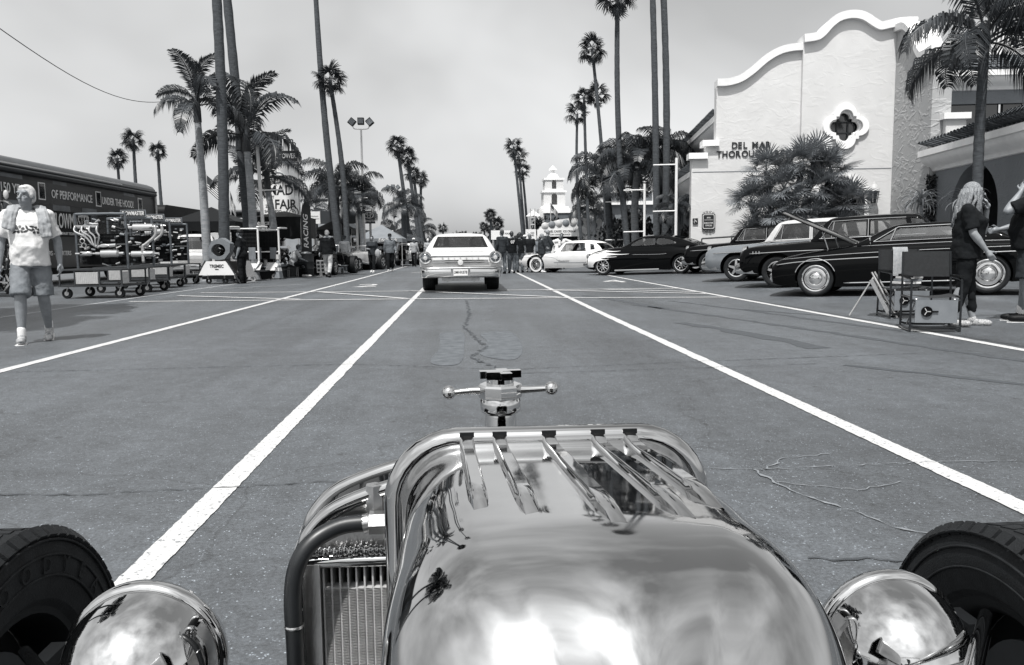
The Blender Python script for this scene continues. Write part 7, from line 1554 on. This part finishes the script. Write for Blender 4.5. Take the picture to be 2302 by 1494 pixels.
def feather(label, x, y, h, seed):
    t = thing('feather_banner', label, 'banner', (x, y, 0), 0, 'feather banners'); P = [(0, .5), (.02, h*.6), (.04, h*.85), (.12, h*.96), (.25, h), (.36, h*.95), (.42, h*.85), (.42, .6)]
    mb = slab([(p.x, p.y) for p in cr([(a, b, 0) for a, b in P], 3)], [], .012); mb.xf(XZ); c = obj('cloth', mb, ink, t, 20); obj('pole', MB().tube([(0, .02, 0), (.0, .02, h*.7), (.1, .02, h*.97), (.3, .02, h*1.0)], .014, 6), galv, t); obj('base', MB().box((0, 0, .03), (.5, .5, .05)), dark, t, 0)
    q = random.Random(seed)
    text('lettering', 'RACING', paper, c, (.21, -.012, h*.6), (PI/2, -PI/2, 0), .26, .003, 1.4, shear=.2, off=.004)
feather('black feather banner right of the American Racing canopy', -6.5, 33, 3.0, 1); feather('smaller black feather banner behind the dark-jacketed walker', -6.6, 42, 2.55, 2); feather('thin black feather banner beside the far floodlight mast', -4.95, 55, 2.8, 3)
def mast(label, x, y, h, s=1.0):
    t = thing('floodlight_mast', label, 'floodlight mast', (x, y, 0), 0, 'floodlight masts'); obj('pole', MB().tube([(0, 0, 0), (0, 0, h*.5), (0, 0, h)], [.09*s, .07*s, .05*s], 12), galv, t)
    obj('yoke', MB().tube(cr([(-.45*s, 0, h+.25), (-.4*s, 0, h+.05), (-.2*s, 0, h), (.2*s, 0, h), (.4*s, 0, h+.05), (.45*s, 0, h+.25)], 4), .025), galv, t)
    for x_, z_, r_ in ((-.48, .38, .7), (0, .42, 0), (.48, .38, -.7)):
        l_ = obj('lamp_head', MB().box((x_*s, 0, h+z_), (.34*s, .3, .36*s), mtx=Matrix.Rotation(r_, 3, 'Y')), blackm, t, 20); obj('louvre', MB().box((x_*s, -.16, h+z_), (.28*s, .02, .28*s), mtx=Matrix.Rotation(r_, 3, 'Y')), midg, l_, 0)
    obj('camera_box', MB().box((.12, 0, h*.66), (.18, .1, .1)), dark, t, 0)
mast('tall floodlight mast with three lamp heads left of the four fan palms', -5.42, 45, 7.6); mast('smaller far floodlight mast left of the white sedan', -5.2, 62, 5.4, .8)
us_flag('flag', 'striped flag flying on a pole between the two left-hand trunks', (-18.4, 60, 0), 6.6, 1.7, 1.1, .75, 2); us_flag('flag', 'second striped flag hanging limp on its pole behind the king palms', (-17.9, 64, 0), 5.7, 1.2, 1.0, 1.3, 3)
# ---- far buildings at left
ha = thing('arched_roof_hall', 'large grey hall with low curved roof far behind the flags', 'building', (-31.5, 112, 0)); obj('roof', MB().grid([[(x, y, 3.2+3.3*math.cos(x/22)) for y in (0, 20)] for x in range(-16, 17, 2)]), midg, ha, 60); obj('wall', MB().box((0, 10, 2.5), (31, 19.6, 5.0)), mat('hall_wall', .24, .8, 0, .1, 1), ha, 0); obj('roof_edge', MB().tube([(x, -.05, 3.2+3.3*math.cos(x/22)) for x in range(-16, 17, 2)], .25, 6), dark, ha)
hb_ = thing('slanted_roof_shed', 'long dark shed with sloping roof edge left of the white sedan', 'building', (-9.5, 96, 0)); obj('roof', MB().prism([(-5, 0, 3.3), (5.0, 0, 1.7), (5.0, 0, 2.3), (-5, 0, 4.0)], (0, 6, 0)), dark, hb_, 0); obj('wall', MB().box((0, 3, .9), (9.8, 5.6, 1.8)), midg, hb_, 0)
hc = thing('white_depot', 'pale low building behind the carts and king palm', 'building', (-17.0, 52, 0)); obj('wall', MB().box((0, 0, 1.3), (8, 4, 2.6)), lightg, hc, 0); obj('roof_edge', MB().box((0, 0, 2.68), (8.2, 4.2, .16)), dark, hc, 0); text('lettering', 'BAR', paper, hc, (2.6, -2.02, 2.2), (PI/2, 0, 0), .4, .004)
# ---- more vehicles at the left
sv = fifties('van', 'white sport utility car half hidden behind the carts and the pale king palm', (-10.9, 33.5, 0), whitec, whitec, 1.75, 'spoke', True, hood=1.05, cat='van'); sv.t.rotation_euler = (0, 0, R(-75))
def street_rod(label, x, y, rz, m, closed=False, s=1.0):
    c = Car('street_rod', label, 'hot rod', (x, y, 0), rz, [(-3.1, .5, .48, .4, .5, .45, .45, .35), (-3.0, .75, .72, .55, .62, .55, .5, .32), (-2.4, .95, .90, .6, .68, .62, .6, .3), (-1.4, .98, .92, .58, .66, .62, .58, .3), (-1.2, .95, .9, .45, .5, .65, .45, .35), (-.2, .9, .85, .3, .36, .65, .32, .38), (.05, .85, .82, .28, .33, .62, .3, .4)], m)
    b = c.body(((-20, 0),), .1, skirt=(-20,)); 
    if closed: c.cab(dict(belt=.95, hx=(-2.7, -2.5, -2.2, -1.8, -1.5, -1.35), hz=(.94, 1.2, 1.42, 1.45, 1.42, .95), wb=.58, wr=.5, rc=.08, crown=.03), [[(-1.55, 1.0), (-1.6, 1.3), (-2.05, 1.3), (-2.05, 1.0)]], [(.4, 1.32), (.45, 1.02)], [(.3, 1.25), (.32, 1.08)], seats=False)
    else: obj('windscreen_frame', MB().tube([(-1.3, -.5, .95), (-1.4, -.48, 1.25), (-1.4, .48, 1.25), (-1.3, .5, .95)], .018), chrome, c.t)
    for y_ in (.72, -.72): c.wheel(0, y_, .33, .18, 'spoke', rim=.2); c.wheel(-2.6, y_, .40, .32, 'spoke', rim=.22)
    en = obj('engine', MB().box((-.55, 0, .62), (.6, .5, .35)).box((-.55, 0, .85), (.45, .25, .12)), steel, c.t, 0); obj('air_scoop', MB().box((-.5, 0, 1.02), (.35, .22, .16)), chrome, en, 30)
    for e in (-1, 1): obj('header_pipe', MB().tube([(-.35, e*.26, .6), (-.5, e*.45, .5), (-1.2, e*.6, .38), (-2.0, e*.68, .36)], .04, 8), chrome, en)
    obj('radiator_shell', MB().box((.05, 0, .72), (.12, .5, .6)), chrome, c.t, 40)
    for y_ in (.38, -.38): c.lamp(.12, y_, .78, .09)
    obj('axle', MB().cyl((0, -.68, .33), (0, .68, .33), .03).cyl((-2.6, -.6, .38), (-2.6, .6, .38), .04), chrome, c.t); return c
street_rod('black open street rod with chrome engine behind the ribbed drum', -6.1, 34.2, R(-100), black); street_rod('silver street rod behind the walker in the grey hood', -5.9, 40.8, R(-110), silverc); street_rod('dark street rod coupe left of the man in the open jacket', -5.2, 46.0, R(-95), black, True); street_rod('pale street rod coupe farther along the row near the sedan', -3.9, 52.5, R(-95), whitec, True); street_rod('black street rod coupe last in the row left of the sedan', -3.5, 58, R(-95), black, True)
def engine_stand(label, x, y, rz):
    t = thing('engine_on_stand', label, 'engine', (x, y, 0), rz, 'show engines on stands'); obj('block', MB().box((0, 0, .95), (.5, .7, .4)), steel, t, 20)
    for e in (-1, 1): obj('valve_cover', MB().box((e*.26, 0, 1.18), (.16, .62, .12), mtx=Matrix.Rotation(e*.7, 3, 'Y')), chrome, t, 20)
    obj('blower', MB().box((0, 0, 1.35), (.28, .5, .22)), polish, t, 30); obj('scoop', MB().lathe([(.1, -.25), (.16, -.1), (.15, .2), (.001, .25)], (0, 0, 1.58), 'Y', 16), chrome, t)
    for e in (-1, 1): obj('stand_leg', MB().bar((e*.3, -.35, 0), (e*.22, 0, .75), .05), dark, t, 0); obj('stand_leg', MB().bar((e*.3, .35, 0), (e*.22, 0, .75), .05), dark, t, 0)
    obj('pulley', MB().lathe([(.001, -.4), (.14, -.4), (.14, -.36), (.001, -.36)], (0, 0, .95), 'Y', 18), chrome, t)
engine_stand('chromed show engine right of the first feather banner', -6.3, 36.2, .3); engine_stand('second chromed show engine under the dark canopy', -5.9, 44.4, -.3); engine_stand('show engine under the American Racing canopy', -7.7, 35.0, .2)
for i, (x, y, lb) in enumerate(((-6.9, 36.3, 'left'), (-4.9, 43.2, 'right'))):
    t = thing('sales_table', lb+' draped table of small parts among the left-hand stands', 'table', (x, y, 0), 0, 'sales tables'); obj('cloth', MB().box((0, 0, .4), (1.2, .7, .8)), blackm, t, 0)
    qq = random.Random(i)
    for k in range(7): bx = thing('parts_box', ('first', 'second', 'third', 'fourth', 'fifth', 'sixth', 'last')[k]+' box from the left on the %s draped table' % lb, 'box', (x-.5+k*.165, y+qq.uniform(-.2, .1), .8), 0, 'boxes on the sales tables'); obj('carton', MB().box((0, 0, .1), (.13, .2, .2)), qq.choice((paper, midg, lightg, dark)), bx, 0); obj('label_patch', MB().box((0, -.102, .12), (.09, .004, .07)), qq.choice((paper, dark)), bx, 0)
# ---- overhead cable
cbl = obj('overhead_cable', MB().tube([(-12.6-2.6*f, 22+24*f, 7.4+2.0*f-1.2*math.sin(PI*f)*.9) for f in [i/20 for i in range(-4, 21)]], .014, 5), blackm); tag(cbl, 'dark overhead cable sagging across the sky at upper left', 'cable')
# ============================================================ RIGHT FOREGROUND: CHAIRS AND EASEL
fabric = mat('chair_fabric', .012, .85, 0, .3, 30); chairm = mat('chair_tube', .02, .3, .3, .2, 10)
def folding_chair(label, x, y, rz, towel=False):
    t = thing('folding_chair', label, 'chair', (x, y, lot_z(x)), rz, 'folding chairs at the kerb'); r = .0125
    for e in (-1, 1):
        obj('leg', MB().tube(cr([(e*.26, -.24, .0), (e*.26, -.24, .52), (e*.26, -.20, .60), (e*.26, .16, .62)], 4), r, 8), chairm, t); obj('leg', MB().tube([(e*.27, .24, .0), (e*.265, .22, .40), (e*.26, .27, .92)], r, 8), chairm, t)
        obj('floor_bar', MB().tube([(e*.26, -.24, .03), (e*.27, .24, .03)], r, 8), chairm, t); obj('armrest', MB().box((e*.265, -.02, .635), (.05, .42, .025)), blackm, t, 20); obj('side_bar', MB().tube([(e*.262, -.24, .40), (e*.268, .23, .40)], r, 8), chairm, t)
        obj('brace', MB().tube([(e*.20, -.22, .38), (e*.20, .22, .05)], .009, 6), steel, t)
    for y_, z_ in ((-.24, .06), (.24, .06), (-.24, .36)): obj('cross_bar', MB().tube(cr([(-.26, y_, z_+.05), (-.22, y_, z_), (.22, y_, z_), (.26, y_, z_+.05)], 4), r, 8), chairm, t)
    obj('seat', MB().grid([[(x_, y_, .42-.03*(1-(x_/.25)**2)) for y_ in (-.23, 0, .23)] for x_ in (-.25, -.15, 0, .15, .25)]), fabric, t, 60); obj('backrest', MB().grid([[(x_, .235+(z_-.5)*.1, z_) for z_ in (.62, .75, .92)] for x_ in (-.26, 0, .26)]).grid([[(x_, .245+(z_-.5)*.1, z_) for z_ in (.62, .75, .92)] for x_ in (-.26, 0, .26)]), fabric, t, 60)
    tb_ = obj('side_table', MB().box((0, -.275, .24), (.44, .012, .26)), mat('side_table', .16, .5, 0, .1, 6), t, 20); obj('cup_holder', MB().lathe([(.055, -.02), (.06, -.012), (.06, .0), (.001, .0)], (-.1, -.282, .24), 'Y', 20).box((-.02, -.29, .24), (.08, .012, .018)), blackm, tb_)
    for k in range(3): a = k*2*PI/3; obj('holder_spoke', MB().bar((-.1, -.292, .24), (-.1+.045*math.cos(a), -.292, .24+.045*math.sin(a)), .008), lightg, tb_, 0)
    return t
folding_chair('black folding chair with hanging side table standing on the white line', 5.46, 9.05, R(-18)); folding_chair('second black folding chair behind the first, beside the woman', 6.02, 10.6, R(-10))
tw = obj('towel', MB().grid([[(x_, y_+.012*math.sin(x_*40), z_) for y_, z_ in ((-.05, .55), (-.04, .72), (-.03, .9), (.0, .945), (.04, .9))] for x_ in np.linspace(-.09, .1, 8)]), mat('towel_cloth', .3, .95, 0, .15, 30, .5, 120), None, 60, loc=(6.05, 10.82, .03), rot=(0, 0, R(-10))); tag(tw, 'pale towel hung over the back of a folding chair', 'towel')
bgx = thing('magazine_pile', 'pile of magazines and boxes on the second folding chair', 'magazines', (6.02, 10.55, .44), R(-10))
for k in range(5): obj('magazine', MB().box((.02*k-.03, 0, .02+.035*k), (.3-.02*k, .24, .028), .2*k), (dark, paper, midg, lightg, blackm)[k], bgx, 0)
es = thing('easel_sign', 'slim tripod easel with a board seen almost edge-on left of the chairs', 'easel', (5.82, 10.8, .012), R(54))
obj('board', MB().box((0, 0, .27), (.34, .05, .56), mtx=Matrix.Rotation(-.48, 3, 'X')), alu, es, 0)
for a, b in (((-.17, -.22, .0), (-.12, .13, .62)), ((.17, -.22, .0), (.12, .13, .62)), ((0, .42, .0), (0, .12, .55))): obj('leg', MB().cyl(a, b, .012), galv, es)
obj('ledge', MB().box((0, -.19, .05), (.36, .08, .02)), dark, es, 0)
# ============================================================ bake modifiers
dg = bpy.context.evaluated_depsgraph_get(); dg.update()
res = []
for o in PEND:
    me = bpy.data.meshes.new_from_object(o.evaluated_get(dg)); res.append((o, me))
for o, me in res:
    o.modifiers.clear(); nm = o.data.name; o.data = me; me.name = nm
    if o.get('smooth_all', 1) == 1: me.shade_smooth()
    if 'ang' in o: me.set_sharp_from_angle(angle=R(o['ang'])); del o['ang']
    if 'smooth_all' in o: del o['smooth_all']
for o in CUT: bpy.data.objects.remove(o)
